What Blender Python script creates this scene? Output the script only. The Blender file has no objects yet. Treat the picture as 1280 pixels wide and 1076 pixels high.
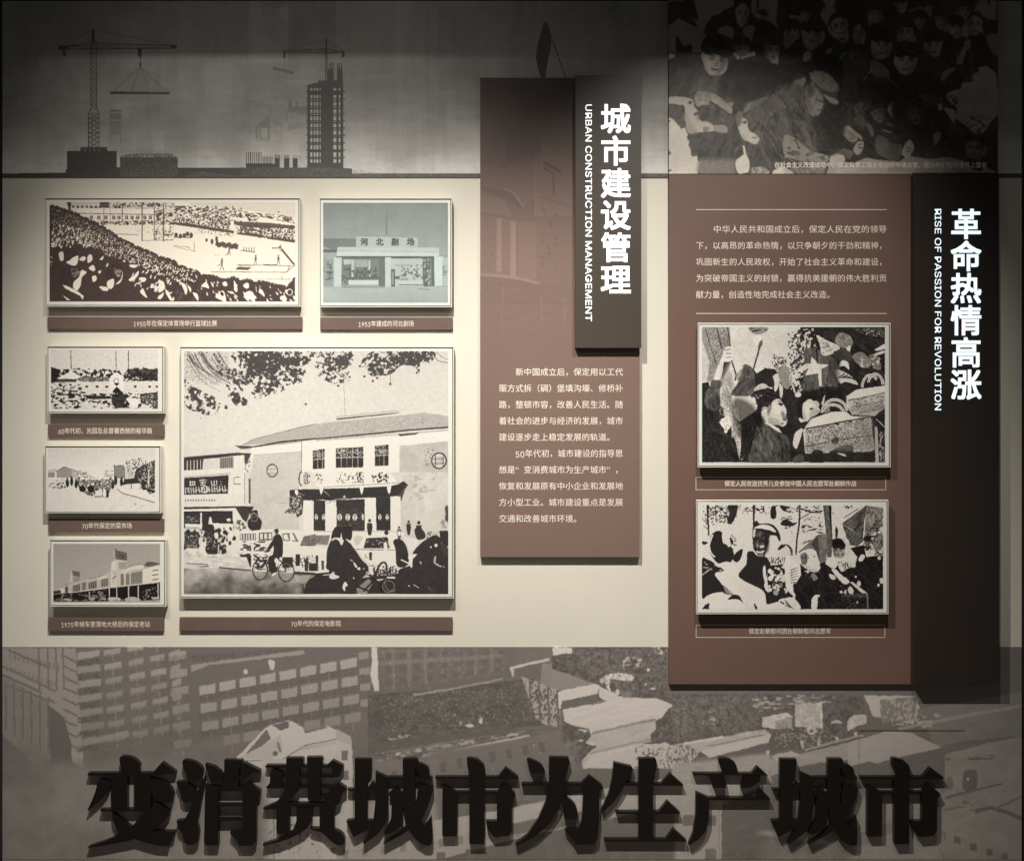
import bpy, bmesh, math, os
import numpy as np
from mathutils import Vector, Matrix

sc = bpy.context.scene
COL = sc.collection
K = 0.0025            # metres of wall per picture pixel (the display is about 3.2 m wide)
D = 3.6               # camera distance from the wall
Z0 = 0.45             # floor to the lower edge of the view
CX, CY = 640, 538
def X(px): return (px - CX) * K
def Z(py): return (1076 - py) * K + Z0

# ---- camera
cam = bpy.data.objects.new('camera', bpy.data.cameras.new('camera'))
COL.objects.link(cam); sc.camera = cam
cam.location = (0, -D, Z(CY)); cam.rotation_euler = (math.pi / 2, 0, 0)
cam.data.sensor_width = 36; cam.data.lens = 36 * D / (1280 * K); cam.data.clip_start = .05; cam.data.clip_end = 60

# ---- dim room light
w = bpy.data.worlds.new('World'); sc.world = w; w.use_nodes = True
bg = w.node_tree.nodes['Background']; bg.inputs[0].default_value = (1.0, 1.0, .98, 1); bg.inputs[1].default_value = .092

# ---- track spotlights on the ceiling in front of the wall
def spot(name, px, py, dist, tx, ty, power, angle, blend, col, r=.014):
    l = bpy.data.lights.new(name, 'SPOT'); l.energy = power; l.spot_size = math.radians(angle); l.spot_blend = blend
    l.color = col; l.shadow_soft_size = r
    o = bpy.data.objects.new(name, l); COL.objects.link(o)
    o.location = (X(px), -dist, Z(py))
    d = Vector((X(tx), 0, Z(ty))) - o.location
    o.rotation_euler = d.to_track_quat('-Z', 'Y').to_euler()
    return o
WARM = (1.0, .978, .935)
SPOTS = [('track_spotlight_lamp', 97, -198, 1.683, 220, 570, 98, 40.1, 1.0, WARM),
         ('track_spotlight_lamp', 250, -198, 1.683, 348, 300, 34, 58.3, 1.0, WARM),
         ('track_spotlight_lamp', 470, -198, 1.683, 549, 1330, 378, 85.1, 1.0, WARM),
         ('track_spotlight_lamp', 900, -198, 1.683, 900, 478, 143, 50.1, .88, WARM),
         ('track_spotlight_lamp', 420, -198, 3.4, 430, 300, 50, 40, 1.0, WARM)]  # last one is an added fill spot, lifting the top band and the shadows
for a in SPOTS: spot(*a)
sc.view_settings.view_transform = 'Standard'; sc.view_settings.look = 'None'
sc.view_settings.exposure = 0; sc.view_settings.gamma = 1
# ---------------------------------------------------------------- flat prints, drawn stroke by stroke into arrays
def vnoise(h, w, cell, seed, ax=1.0):
    """smooth value noise 0..1, cell in pixels (ax stretches it along x)"""
    r = np.random.RandomState(seed % 100000)
    cy, cx = max(cell, 1.0), max(cell * ax, 1.0)
    if .6 < ax < 1.7:                      # turn the lattice so that it leaves no upright edges
        ca, sa = math.cos(.6 + seed), math.sin(.6 + seed)
        Y, X = np.mgrid[0:h, 0:w].astype(np.float32)
        u = (X * ca + Y * sa) / cx; v = (-X * sa + Y * ca) / cy
        u -= u.min(); v -= v.min()
        g = r.rand(int(v.max()) + 3, int(u.max()) + 3).astype(np.float32)
        i, j = u.astype(int), v.astype(int); fu, fv = u - i, v - j
        fu = fu * fu * (3 - 2 * fu); fv = fv * fv * (3 - 2 * fv)
        return (g[j, i] * (1 - fu) + g[j, i + 1] * fu) * (1 - fv) + (g[j + 1, i] * (1 - fu) + g[j + 1, i + 1] * fu) * fv
    gh, gw = int(h / cy) + 3, int(w / cx) + 3
    g = r.rand(gh, gw).astype(np.float32)
    y = np.arange(h) / cy; x = np.arange(w) / cx
    y0 = y.astype(int); x0 = x.astype(int)
    fy = (y - y0).astype(np.float32); fx = (x - x0).astype(np.float32)
    fy = (fy * fy * (3 - 2 * fy))[:, None]; fx = (fx * fx * (3 - 2 * fx))[None, :]
    a = g[y0][:, x0]; b = g[y0][:, x0 + 1]; c = g[y0 + 1][:, x0]; d = g[y0 + 1][:, x0 + 1]
    return (a * (1 - fx) + b * fx) * (1 - fy) + (c * (1 - fx) + d * fx) * fy

def fbm(h, w, cell, seed, octv=3, ax=1.0):
    s = 0; t = 0; a = 1.0
    for k in range(octv):
        s = s + a * vnoise(h, w, cell / 2 ** k, seed + 17 * k, ax); t += a; a *= .55
    return s / t

def pts(s):
    if isinstance(s, str):
        v = [float(t) for t in s.replace(',', ' ').split()]
        return np.array(v, float).reshape(-1, 2)
    return np.array(s, float).reshape(-1, 2)

def smooth(p, n=5, closed=True):
    m = len(p); out = []
    for i in range(m if closed else m - 1):
        if closed: a, b, c, d = p[(i - 1) % m], p[i], p[(i + 1) % m], p[(i + 2) % m]
        else: a, b, c, d = p[max(i - 1, 0)], p[i], p[i + 1], p[min(i + 2, m - 1)]
        for k in range(n):
            t = k / n
            out.append(.5 * ((2 * b) + (c - a) * t + (2 * a - 5 * b + 4 * c - d) * t * t + (3 * b - a - 3 * c + d) * t ** 3))
    if not closed: out.append(p[-1])
    return np.array(out)

class Art:
    def __init__(s, x0, y0, x1, y1, S, bg, seed=1):
        s.x0, s.y0, s.S = x0, y0, S
        s.w = int(round((x1 - x0) * S)); s.h = int(round((y1 - y0) * S))
        s.a = np.full((s.h, s.w), bg, np.float32); s.seed = seed
        s.view(0, 0, 1)
    def view(s, vx, vy, sc): s.vx, s.vy, s.sc = vx, vy, sc; return s
    def T(s, p):
        p = pts(p)
        return (p / s.sc + [s.vx - s.x0, s.vy - s.y0]) * s.S
    def mask(s, q):
        """even-odd scanline fill -> (slice, slice, mask)"""
        xa = max(int(q[:, 0].min()) - 1, 0); xb = min(int(q[:, 0].max()) + 2, s.w)
        ya = max(int(q[:, 1].min()) - 1, 0); yb = min(int(q[:, 1].max()) + 2, s.h)
        if xb <= xa or yb <= ya: return None
        m = np.zeros((yb - ya, xb - xa), bool)
        xs = np.arange(xa, xb) + .5
        n = len(q)
        for i in range(n):
            (ax, ay), (bx, by) = q[i], q[(i + 1) % n]
            if ay == by: continue
            if ay > by: ax, ay, bx, by = bx, by, ax, ay
            r0 = max(int(math.ceil(ay - .5)), ya); r1 = min(int(math.ceil(by - .5)), yb)
            if r1 <= r0: continue
            yy = np.arange(r0, r1) + .5
            xi = ax + (yy - ay) * (bx - ax) / (by - ay)
            m[r0 - ya:r1 - ya] ^= xs[None, :] < xi[:, None]
        return slice(ya, yb), slice(xa, xb), m
    def _put(s, q, t, al=1.0):
        r = s.mask(q)
        if r is None: return
        sy, sx, m = r
        v = s.a[sy, sx]
        if al >= 1: v[m] = t
        else: v[m] = v[m] * (1 - al) + t * al
    def P(s, t, p, al=1.0): s._put(s.T(p), t, al)
    def PF(s, t, p, f=2.0, al=1.0, curve=True):
        """soft-edged patch, f = feather in target px"""
        q = s.T(p)
        if curve: q = smooth(q)
        pad = int(f * s.S * 2) + 1
        full = np.zeros((s.h + 2 * pad, s.w + 2 * pad), bool)
        sh, sw, h0, w0 = s.h, s.w, s.h, s.w
        s.h, s.w = full.shape; r = s.mask(q + pad); s.h, s.w = h0, w0
        if r is None: return
        ya = max(r[0].start - pad, 0); yb = min(r[0].stop + pad, full.shape[0]); xa = max(r[1].start - pad, 0); xb = min(r[1].stop + pad, full.shape[1])
        full[r[0], r[1]] = r[2]; b = full[ya:yb, xa:xb].astype(np.float32); k = max(int(f * s.S * .6), 1)
        for _ in range(3):
            z = np.pad(b, ((k + 1, k), (0, 0))).cumsum(0); b = (z[2 * k + 1:] - z[:-2 * k - 1]) / (2 * k + 1)
            z = np.pad(b, ((0, 0), (k + 1, k))).cumsum(1); b = (z[:, 2 * k + 1:] - z[:, :-2 * k - 1]) / (2 * k + 1)
        y0, y1 = max(ya, pad), min(yb, pad + s.h); x0, x1 = max(xa, pad), min(xb, pad + s.w)
        if y1 <= y0 or x1 <= x0: return
        b = b[y0 - ya:y1 - ya, x0 - xa:x1 - xa] * al
        v = s.a[y0 - pad:y1 - pad, x0 - pad:x1 - pad]; v[:] = v * (1 - b) + t * b
    def folds(s, p, amp, cell, ang, seed, st=5.0, lim=1.0):
        """streaky light and dark folds (cloth, fur, hair) running at an angle"""
        r = s.mask(smooth(s.T(p)))
        if r is None: return
        sy, sx, m = r; h, w = m.shape; rr = np.random.RandomState(seed)
        Y, X_ = np.mgrid[0:h, 0:w].astype(np.float32); ca, sa = math.cos(math.radians(ang)), math.sin(math.radians(ang))
        warp = (fbm(h, w, cell * s.S * 4, seed + 1, 2) - .5) * cell * s.S * 4
        u = (X_ * ca + Y * sa) / (cell * s.S * st); v = (-X_ * sa + Y * ca + warp) / (cell * s.S)
        u -= u.min(); v -= v.min(); g = rr.rand(int(v.max()) + 3, int(u.max()) + 3).astype(np.float32)
        i, j = u.astype(int), v.astype(int); fu, fv = u - i, v - j; fu = fu * fu * (3 - 2 * fu); fv = fv * fv * (3 - 2 * fv)
        n = (g[j, i] * (1 - fu) + g[j, i + 1] * fu) * (1 - fv) + (g[j + 1, i] * (1 - fu) + g[j + 1, i + 1] * fu) * fv
        a = s.a[sy, sx]; k = m & (a < lim); a[k] += ((n - .45) * amp)[k]
    def face(s, cx, cy, w, h, t=.6, tilt=0, side=1, cap=0, dark=.16, ex=0):
        """small portrait: modelled head, brows, eyes, nose, mouth; cap 0 none, 1 peaked cap, 2 fur hat; side = shaded side, ex = turn"""
        c, d = math.cos(math.radians(tilt)), math.sin(math.radians(tilt)); px = w / 2; py = h / 2
        q = lambda L: [(cx + u * px * c - v * py * d, cy + u * px * d + v * py * c) for u, v in L]
        f = .35 * max(w, h) / s.sc / 12
        if cap == 0: s.PF(dark, q([(-1.15, -.1), (-1.1, -.9), (-.5, -1.45), (.5, -1.45), (1.1, -.9), (1.15, -.1), (.8, .2), (-.8, .2)]), f)
        s.PF(t, q([(-.95, -.6), (0, -1.05), (.95, -.6), (.98, 0), (.8, .5), (.4, .95), (0, 1.05), (-.4, .95), (-.8, .5), (-.98, 0)]), f)
        s.PF(t * .62, q([(side * .5, -.8), (side * 1.0, -.5), (side * .98, .1), (side * .6, .8), (side * .3, .95), (side * .55, .2), (side * .4, -.3)]), f * 1.3, .8)
        s.PF(t * 1.12, q([(-side * .55, -.1), (-side * .1, -.2), (-side * .2, .3), (-side * .6, .35)]), f * 1.6, .7)
        lw = max(w / s.sc * .07, .45)
        for e in (-1, 1):
            s.L(t * .35, lw * 1.1, q([(e * .68 + ex, -.27), (e * .42 + ex, -.36), (e * .18 + ex, -.27)]), .85, True)
            s.PF(t * .3, q([(e * .62 + ex, -.12), (e * .4 + ex, -.2), (e * .2 + ex, -.1), (e * .4 + ex, -.02)]), f * .5, .95)
        s.PF(t * .55, q([(.05 + ex, -.1), (.2 * side + ex, .25), (.22 + ex, .34), (-.2 + ex, .34), (-.05 + ex, .28)]), f * .6, .7)
        s.L(t * .35, lw * 1.1, q([(-.32 + ex, .58), (ex, .62), (.34 + ex, .55)]), .85, True); s.PF(t * .7, q([(-.25 + ex, .68), (.25 + ex, .68), (ex, .78)]), f * .5, .6)
        if cap == 1:
            s.PF(dark, q([(-1.2, -.5), (-1.25, -1.1), (-.6, -1.6), (.6, -1.6), (1.25, -1.1), (1.2, -.5), (.6, -.62), (-.6, -.62)]), f); s.PF(dark * .6, q([(-1.0, -.52), (0, -.72), (1.0, -.52), (.8, -.36), (0, -.48), (-.8, -.36)]), f * .6)
            s.L(dark + .14, lw * .8, q([(-1.1, -.72), (0, -.9), (1.1, -.72)]), .6, True)
        if cap == 2:
            s.PF(dark + .03, q([(-1.35, .3), (-1.4, -.7), (-.8, -1.7), (.8, -1.7), (1.4, -.7), (1.35, .3), (1.0, .1), (.9, -.5), (-.9, -.5), (-1.0, .1)]), f); s.folds(q([(-1.35, .3), (-1.4, -.7), (-.8, -1.7), (.8, -1.7), (1.4, -.7), (1.35, .3), (.9, -.5), (-.9, -.5)]), .16, .5, 80, int(cx), 3)
    def C(s, t, p, al=1.0): s._put(smooth(s.T(p)), t, al)
    def E(s, t, cx, cy, rx, ry, ang=0, al=1.0, n=18):
        c, d = math.cos(math.radians(ang)), math.sin(math.radians(ang))
        p = [(cx + rx * math.cos(k * 2 * math.pi / n) * c - ry * math.sin(k * 2 * math.pi / n) * d,
              cy + rx * math.cos(k * 2 * math.pi / n) * d + ry * math.sin(k * 2 * math.pi / n) * c) for k in range(n)]
        s._put(s.T(p), t, al)
    def O(s, t, w, cx, cy, rx, ry, a0=0, a1=360, ang=0, al=1.0):
        c, d = math.cos(math.radians(ang)), math.sin(math.radians(ang)); n = 24
        p = []
        for k in range(n + 1):
            q = math.radians(a0 + (a1 - a0) * k / n)
            u, v = rx * math.cos(q), ry * math.sin(q)
            p.append((cx + u * c - v * d, cy + u * d + v * c))
        s.L(t, w, p, al=al)
    def L(s, t, w, p, al=1.0, curve=False, w2=None):
        """polyline of width w target px (tapering to w2)"""
        q = s.T(p)
        if curve: q = smooth(q, 6, False)
        n = len(q); w2 = w if w2 is None else w2
        for i in range(n - 1):
            a, b = q[i], q[i + 1]; d = b - a; L_ = math.hypot(*d)
            if L_ < 1e-6: continue
            nn = np.array([-d[1], d[0]]) / L_
            wa = (w + (w2 - w) * i / (n - 1)) * s.S / 2; wb = (w + (w2 - w) * (i + 1) / (n - 1)) * s.S / 2
            e = d / L_ * min(wa, 1.0) * .4
            s._put(np.array([a - e + nn * wa, b + e + nn * wb, b + e - nn * wb, a - e - nn * wa]), t, al)
    def R(s, t, x0, y0, x1, y1, al=1.0): s.P(t, [x0, y0, x1, y0, x1, y1, x0, y1], al)
    def win(s, t, quad, nx, ny, fx=.6, fy=.6, al=1.0, jit=0, seed=3):
        """grid of windows in a quad given as TL TR BR BL"""
        q = pts(quad); r = np.random.RandomState(seed)
        f = lambda u, v: (q[0] * (1 - u) + q[1] * u) * (1 - v) + (q[3] * (1 - u) + q[2] * u) * v
        for j in range(ny):
            for i in range(nx):
                u0 = (i + (1 - fx) / 2) / nx; u1 = (i + (1 + fx) / 2) / nx
                v0 = (j + (1 - fy) / 2) / ny; v1 = (j + (1 + fy) / 2) / ny
                tt = t + (r.rand() - .5) * jit
                s.P(tt, [f(u0, v0), f(u1, v0), f(u1, v1), f(u0, v1)], al)
    def spk(s, p, t, dens, cell, seed, ax=1.0, al=1.0, curve=False, octv=2, grad=None):
        """speckle: noise threshold inside a polygon; cell in target px"""
        q = s.T(p)
        if curve: q = smooth(q)
        r = s.mask(q)
        if r is None: return
        sy, sx, m = r; h, w = m.shape
        nz = fbm(h, w, cell * s.S, seed, octv, ax)
        inside = nz[m][::3] if m.any() else nz
        lo = np.quantile(inside, np.linspace(0, 1, 41))
        if dens < .85:                     # ragged, thinning edge instead of a ruled one
            k = int(min(cell * s.S * 2.2, min(h, w) / 5))
            if k > 0:
                b = m.astype(np.float32)
                for _ in range(2):
                    p = np.pad(b, ((k + 1, k), (0, 0))); c = p.cumsum(0); b = (c[2 * k + 1:] - c[:-2 * k - 1]) / (2 * k + 1)
                    p = np.pad(b, ((0, 0), (k + 1, k))); c = p.cumsum(1); b = (c[:, 2 * k + 1:] - c[:, :-2 * k - 1]) / (2 * k + 1)
                nz = nz - (1 - b) * .22
        v = s.a[sy, sx]
        d0, d1 = grad if grad else (dens, dens)
        dd = (d0 + (d1 - d0) * np.linspace(0, 1, h))[:, None]
        sel = m & (nz > np.interp(1 - dd, np.linspace(0, 1, 41), lo))
        v[sel] = v[sel] * (1 - al) + t * al
    def shade(s, p, amp, cell, seed, ax=1.0, curve=False):
        q = s.T(p)
        if curve: q = smooth(q)
        r = s.mask(q)
        if r is None: return
        sy, sx, m = r; h, w = m.shape
        nz = fbm(h, w, cell * s.S, seed, 3, ax) - .5
        v = s.a[sy, sx]; v[m] += (nz * amp)[m]
    def grad(s, p, t0, t1, al=1.0, horiz=False):
        r = s.mask(s.T(p))
        if r is None: return
        sy, sx, m = r; h, w = m.shape
        g = np.linspace(t0, t1, w)[None, :].repeat(h, 0) if horiz else np.linspace(t0, t1, h)[:, None].repeat(w, 1)
        v = s.a[sy, sx]; v[m] = v[m] * (1 - al) + g[m] * al
    def blobs(s, p, t, n, r0, r1, seed, asp=1.0, ang=0, angj=40, tj=0.0, al=1.0):
        """random oval blobs inside polygon, radius r0 (top) .. r1 (bottom), target px"""
        q = s.T(p); r = s.mask(q)
        if r is None: return
        sy, sx, m = r; ys, xs = np.nonzero(m); R_ = np.random.RandomState(seed)
        if len(ys) == 0: return
        lo, hi = ys.min(), max(ys.max(), ys.min() + 1)
        for k in R_.randint(0, len(ys), n):
            f = (ys[k] - lo) / (hi - lo)
            if R_.rand() > 1 / (1 + f * max(0, (r1 / max(r0, .01)) ** 1.3 - 1)): continue
            rr = (r0 + (r1 - r0) * f) * s.S * (.6 + .8 * R_.rand())
            cx, cy = xs[k] + sx.start, ys[k] + sy.start
            an = math.radians(ang + (R_.rand() * 2 - 1) * angj)
            c, d = math.cos(an), math.sin(an); ra, rb = rr * math.sqrt(asp), rr / math.sqrt(asp)
            K = 9; ph = R_.rand(K) * .5 + .75
            pp = [(cx + ra * ph[i] * math.cos(i * 2 * math.pi / K) * c - rb * ph[i] * math.sin(i * 2 * math.pi / K) * d,
                   cy + ra * ph[i] * math.cos(i * 2 * math.pi / K) * d + rb * ph[i] * math.sin(i * 2 * math.pi / K) * c) for i in range(K)]
            s._put(np.array(pp), t + (R_.rand() - .5) * tj, al)
    def text(s, t, string, cx, cy, size, pitch, bold=.03):
        x = cx - pitch * (len(string) - 1) / 2
        for ch in string:
            tris, w = glyph_tris(ch)
            for k in range(5):
                ox, oy = [(0, 0), (bold, 0), (-bold, 0), (0, bold), (0, -bold)][k]
                for tr in tris:
                    s.P(t, [(x + (u - w / 2 + ox) * size, cy - (v - .37 + oy) * size) for u, v in tr])
            x += pitch
    def done(s, warp=.5, cell=2.2, blur=1, grain=.05, poster=None, seed=9):
        h, w = s.h, s.w
        if warp:
            dy = (fbm(h, w, cell * s.S, seed, 2) - .5) * 2 * warp * s.S
            dx = (fbm(h, w, cell * s.S, seed + 5, 2) - .5) * 2 * warp * s.S
            yy = np.clip((np.arange(h)[:, None] + dy).round().astype(int), 0, h - 1)
            xx = np.clip((np.arange(w)[None, :] + dx).round().astype(int), 0, w - 1)
            s.a = s.a[yy, xx]
        for _ in range(blur):
            p = np.pad(s.a, 1, mode='edge')
            s.a = (p[1:-1, 1:-1] * 2 + p[:-2, 1:-1] + p[2:, 1:-1] + p[1:-1, :-2] + p[1:-1, 2:]) / 6
        if grain:
            s.a = s.a + (fbm(h, w, .8 * s.S, seed + 3, 2) - .5) * grain * 2
        return np.clip(s.a, 0, 1)
def pic_stadium():
    a = Art(62.5, 253, 369.5, 377.5, 3.2, .93)
    A = lambda: a.view(58, 246, 7.475); B = lambda: a.view(218, 246, 7.475)
    B(); a.P(.84, "150,40 1140,40 1140,200 700,130 300,90 150,90")
    A(); a.P(.86, "30,40 1200,40 1200,260 640,260 230,130 30,90")
    a.P(.78, "230,52 540,52 540,70 230,88"); a.P(.96, "300,105 1000,110 1030,130 1030,165 300,158")
    a.P(.9, "300,165 1000,170 1000,240 420,240"); a.L(.35, .5, "300,104 1000,112"); a.L(.3, .8, "300,158 1010,170")
    for x in range(245, 560, 42): a.R(.2, x, 88, x + 22, 104)
    a.P(.3, "500,52 592,52 592,105 530,105 505,80"); a.P(.22, "195,52 235,52 232,130 215,130")
    a.spk("610,52 1200,60 1200,110 860,95 620,110", .25, .5, 1.2, 4, 1.6)
    for x in (410, 480, 545, 620, 670, 740, 790, 845, 910, 960): a.R(.3, x, 180, x + 28, 214); a.R(.8, x + 6, 186, x + 18, 208, .6)
    a.spk("400,226 1200,226 1200,268 520,268", .22, .52, 1.2, 6, 1.4); a.spk("1000,110 1200,120 1200,240 1020,230", .25, .42, 1.3, 8, 1.8)
    a.spk("640,270 1200,262 1200,400 900,360", .3, .08, 1.0, 9, 2.5)
    a.R(.96, 640, 275, 1000, 420, .5)
    for x, y0, y1, w in ((600, 52, 250, .5), (712, 60, 240, .7), (540, 60, 260, .6), (897, 55, 415, 1.3), (1012, 100, 400, .9), (1098, 60, 420, 1.2)): a.L(.28, w, [x, y0, x, y1])
    a.L(.3, .6, "640,350 860,358"); a.L(.3, .6, "900,412 1190,408"); a.spk("980,290 1200,310 1200,412 1010,412", .22, .3, 1.6, 12, .7)
    # far stands
    B()
    a.spk("0,90 150,85 560,110 760,150 1130,190 1130,275 700,240 520,230 0,180", .25, .5, 1.0, 21, 2.2)
    a.P(.3, "10,88 110,92 110,108 10,104"); a.P(.27, "0,240 200,262 420,300 560,322 560,345 380,322 200,292 0,262")
    a.spk("0,190 520,190 540,330 0,262", .25, .55, 1.1, 23, 1.2); a.P(.3, "560,232 900,248 1130,275 1130,300 700,288 560,262")
    a.spk("560,250 1130,280 1130,435 850,395 580,350", .25, .56, 1.2, 24, 1.4); a.P(.28, "590,335 840,362 840,386 600,355"); a.P(.3, "668,300 775,305 770,325 668,318")
    a.P(.27, "860,375 1130,405 1130,434 870,395"); a.P(.95, "530,190 690,205 690,230 530,215"); a.P(.95, "760,235 800,190 1130,255 1130,270")
    for x, y in ((388, 92), (485, 98), (550, 98), (627, 114), (975, 143), (200, 92), (310, 90)): a.E(.25, x, y, 7, 8)
    for x, y in ((20, 360), (60, 370), (95, 365), (125, 350), (160, 360)): a.E(.25, x, y, 16, 22); 
    a.L(.3, 1.2, "0,380 170,384"); a.spk("210,300 560,320 560,380 210,350", .3, .22, 1, 31, .8)
    for x in range(400, 600, 17): a.E(.27, x, 445 + (x - 400) * .12 + 8 * math.sin(x), 12, 26, 20)
    a.E(.25, 305, 408, 12, 16); a.E(.25, 355, 422, 13, 26); a.E(.25, 398, 400, 12, 28); a.P(.27, "500,460 600,488 600,494 510,478")
    a.L(.3, .5, "0,460 140,475 150,490"); a.L(.3, .4, "0,470 190,510"); a.L(.35, .4, "190,430 190,520")
    for x in range(650, 770, 24): a.L(.3, .7, [x, 475, x + 4, 510])
    a.L(.27, 1, "625,505 755,520")
    def man(x, y, s):
        a.E(.3, x, y - 42 * s, 7 * s, 9 * s); a.P(.35, [x - 9 * s, y - 32 * s, x + 10 * s, y - 32 * s, x + 9 * s, y, x - 7 * s, y]); a.L(.3, .7, [x - 2, y, x - 14 * s, y + 45 * s]); a.L(.3, .7, [x + 2, y, x + 16 * s, y + 42 * s])
    man(447, 640, 1.2); a.P(.9, "452,612 468,618 468,655 455,655"); a.L(.3, .7, "435,640 405,645"); man(762, 598, 1.0); man(975, 598, 1.0); man(515, 512, .8)
    a.L(.3, .7, "480,555 515,520"); a.L(.3, .7, "345,706 440,706 1050,710"); a.L(.35, .6, "590,640 1130,650"); a.L(.3, 1, "600,645 740,645"); a.L(.3, 1, "830,638 960,640")
    a.P(.3, "600,660 725,662 690,688 570,684"); a.L(.4, .5, "640,772 1120,775"); a.L(.28, 1.6, "990,470 1125,640"); a.L(.28, .8, "1000,500 1110,630"); a.L(.28, 1, "915,482 975,484 1000,455"); a.L(.3, .6, "980,490 1000,510"); a.L(.3, .8, "1080,640 1060,710"); a.L(.3, .6, "1120,650 1050,705")
    a.L(.35, .5, "1005,740 1012,780"); a.spk("380,540 440,545 440,556 380,556", .35, .3, 1, 3, 3)
    # near crowd on the slope
    q = "50,85 90,95 160,118 230,140 300,165 390,212 480,255 560,300 630,345 700,398 800,445 900,490 990,525 1050,560 1196,600"
    qa = (pts(q) / 7.475 + [58, 246]); qb = (pts("40,640 100,660 160,685 200,690 260,735 330,742 380,742 430,772 480,778 520,765 560,755 600,775 640,790 700,785 760,800 800,792 850,800 900,812 960,830 1010,835 1060,850 1100,800 1130,760 1130,990") / 7.475 + [218, 246])
    poly = np.vstack([qa, qb, [[61, 378]], [[61, 256]]])
    a.view(0, 0, 1); a.P(.2, poly)
    rr = np.random.RandomState(5)
    edge = np.vstack([qa, qb[:-1]])
    for i in range(len(edge) - 1):
        d = np.hypot(*(edge[i + 1] - edge[i]))
        for k in range(int(d / 1.6)):
            p = edge[i] + (edge[i + 1] - edge[i]) * rr.rand(); a.E(.22, p[0], p[1] - .3, 1.0 + .6 * rr.rand(), 1.3)
    A()
    up = "60,110 230,160 390,235 560,320 700,415 900,510 1196,625 1196,700 1000,640 800,600 600,560 420,470 200,450 50,480"
    a.blobs(up, .78, 1500, .35, .75, 11, 1.7, -50, 40, .3); a.blobs("380,300 620,380 900,540 1196,650 1196,760 700,600 450,500 340,400", .9, 420, .6, .9, 12, 1.8, -45, 40, .15)
    a.blobs("60,250 420,330 420,470 200,480 60,520", .85, 130, 1.0, 1.4, 13, 1.8, -60, 40, .2); a.blobs("760,580 1196,700 1196,960 1000,900 800,780", .9, 75, .9, 1.6, 14, 2.4, -50, 35, .1)
    a.blobs(up, .17, 500, .35, .6, 18, 1.4, -40, 50)
    B()
    a.blobs("0,680 200,720 420,800 620,800 1125,870 1125,985 0,985", .9, 170, .7, 1.5, 15, 2.6, 60, 30, .1)
    a.blobs("0,660 200,700 200,800 0,800", .9, 50, .8, 1.1, 16, 2.2, -55, 30, .1)
    a.P(.19, "0,800 60,830 230,880 380,985 0,985", .85); a.blobs("0,660 1125,830 1125,985 0,985", .18, 160, .5, 1.2, 19, 2, 60, 30)
    A()
    a.P(.19, "30,480 130,470 150,650 140,960 30,960"); a.P(.2, "380,620 640,600 760,760 900,880 860,975 350,975 330,800")
    a.C(.92, "215,600 255,570 296,550 300,600 285,640 240,645 180,610 200,605"); a.C(.17, "165,560 175,500 230,480 290,500 300,545 250,570 215,600 170,610")
    a.C(.9, "390,560 420,540 435,580 420,610 390,620"); a.C(.88, "310,590 345,560 375,575 350,605"); a.C(.86, "120,530 160,520 165,590 135,600"); a.C(.86, "60,430 90,440 70,460 45,450")
    a.C(.17, "120,760 150,680 230,650 320,670 330,720 260,800 200,840 140,820"); a.spk("220,670 330,680 330,740 250,760", .6, .5, 1, 7, 1.5)
    a.C(.92, "330,690 380,710 335,760 325,830 290,880 255,850 260,800 310,750"); a.P(.92, "155,825 215,845 300,890 350,930 345,970 320,930 240,890 180,860"); a.P(.88, "150,920 230,970 200,970")
    a.C(.92, "400,670 440,640 460,680 440,700"); a.C(.92, "430,750 465,740 475,780 440,800"); a.C(.92, "485,705 515,690 505,725"); a.C(.9, "500,840 570,850 580,880 530,880")
    a.C(.17, "560,740 590,650 660,620 700,640 720,700 680,770 600,800"); a.C(.92, "570,800 630,770 635,830 610,865 580,860"); a.C(.85, "650,820 700,770 715,700 715,760 690,810"); a.spk("630,670 710,680 700,760 640,740", .75, .5, .9, 9, .5)
    a.C(.92, "500,590 540,555 530,590"); a.C(.92, "560,650 580,620 575,655"); a.C(.92, "770,780 820,740 865,695 860,740 810,790"); a.C(.92, "870,760 930,760 930,790 900,800"); a.C(.92, "880,880 905,860 925,900 945,950 890,910"); a.O(.9, 1.2, 860, 840, 28, 30, 180, 380)
    a.C(.92, "1060,790 1100,800 1110,860 1060,900 1050,860"); a.C(.92, "1040,945 1100,900 1075,960"); a.P(.92, "1110,860 1150,900 1185,975 1160,975 1120,910"); a.C(.92, "1130,800 1160,770 1140,820")
    a.C(.92, "780,640 850,640 850,660 800,665"); a.spk("20,560 60,560 60,650 20,640", .85, .3, 1, 4)
    B()
    a.C(.93, "60,800 110,830 125,880 110,920 90,870"); a.C(.93, "125,830 160,860 155,900"); a.C(.93, "175,900 220,915 225,975 195,940"); a.C(.9, "250,840 300,800 330,860 290,850")
    a.C(.93, "385,935 450,880 475,910 485,985 430,965"); a.C(.17, "430,905 450,890 465,920 450,930"); a.C(.93, "450,810 480,795 500,830 470,840"); a.C(.93, "560,780 590,850 590,890 565,880"); a.C(.93, "645,830 690,805 700,850 670,860")
    a.C(.93, "680,890 735,895 755,985 700,960 650,940"); a.C(.93, "990,940 1030,925 1055,960 1040,985 1000,970"); a.O(.93, 1, 1080, 895, 26, 28); a.C(.93, "790,890 820,870 850,940")
    return a.done(.35, 1.4, 1, .06)

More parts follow.
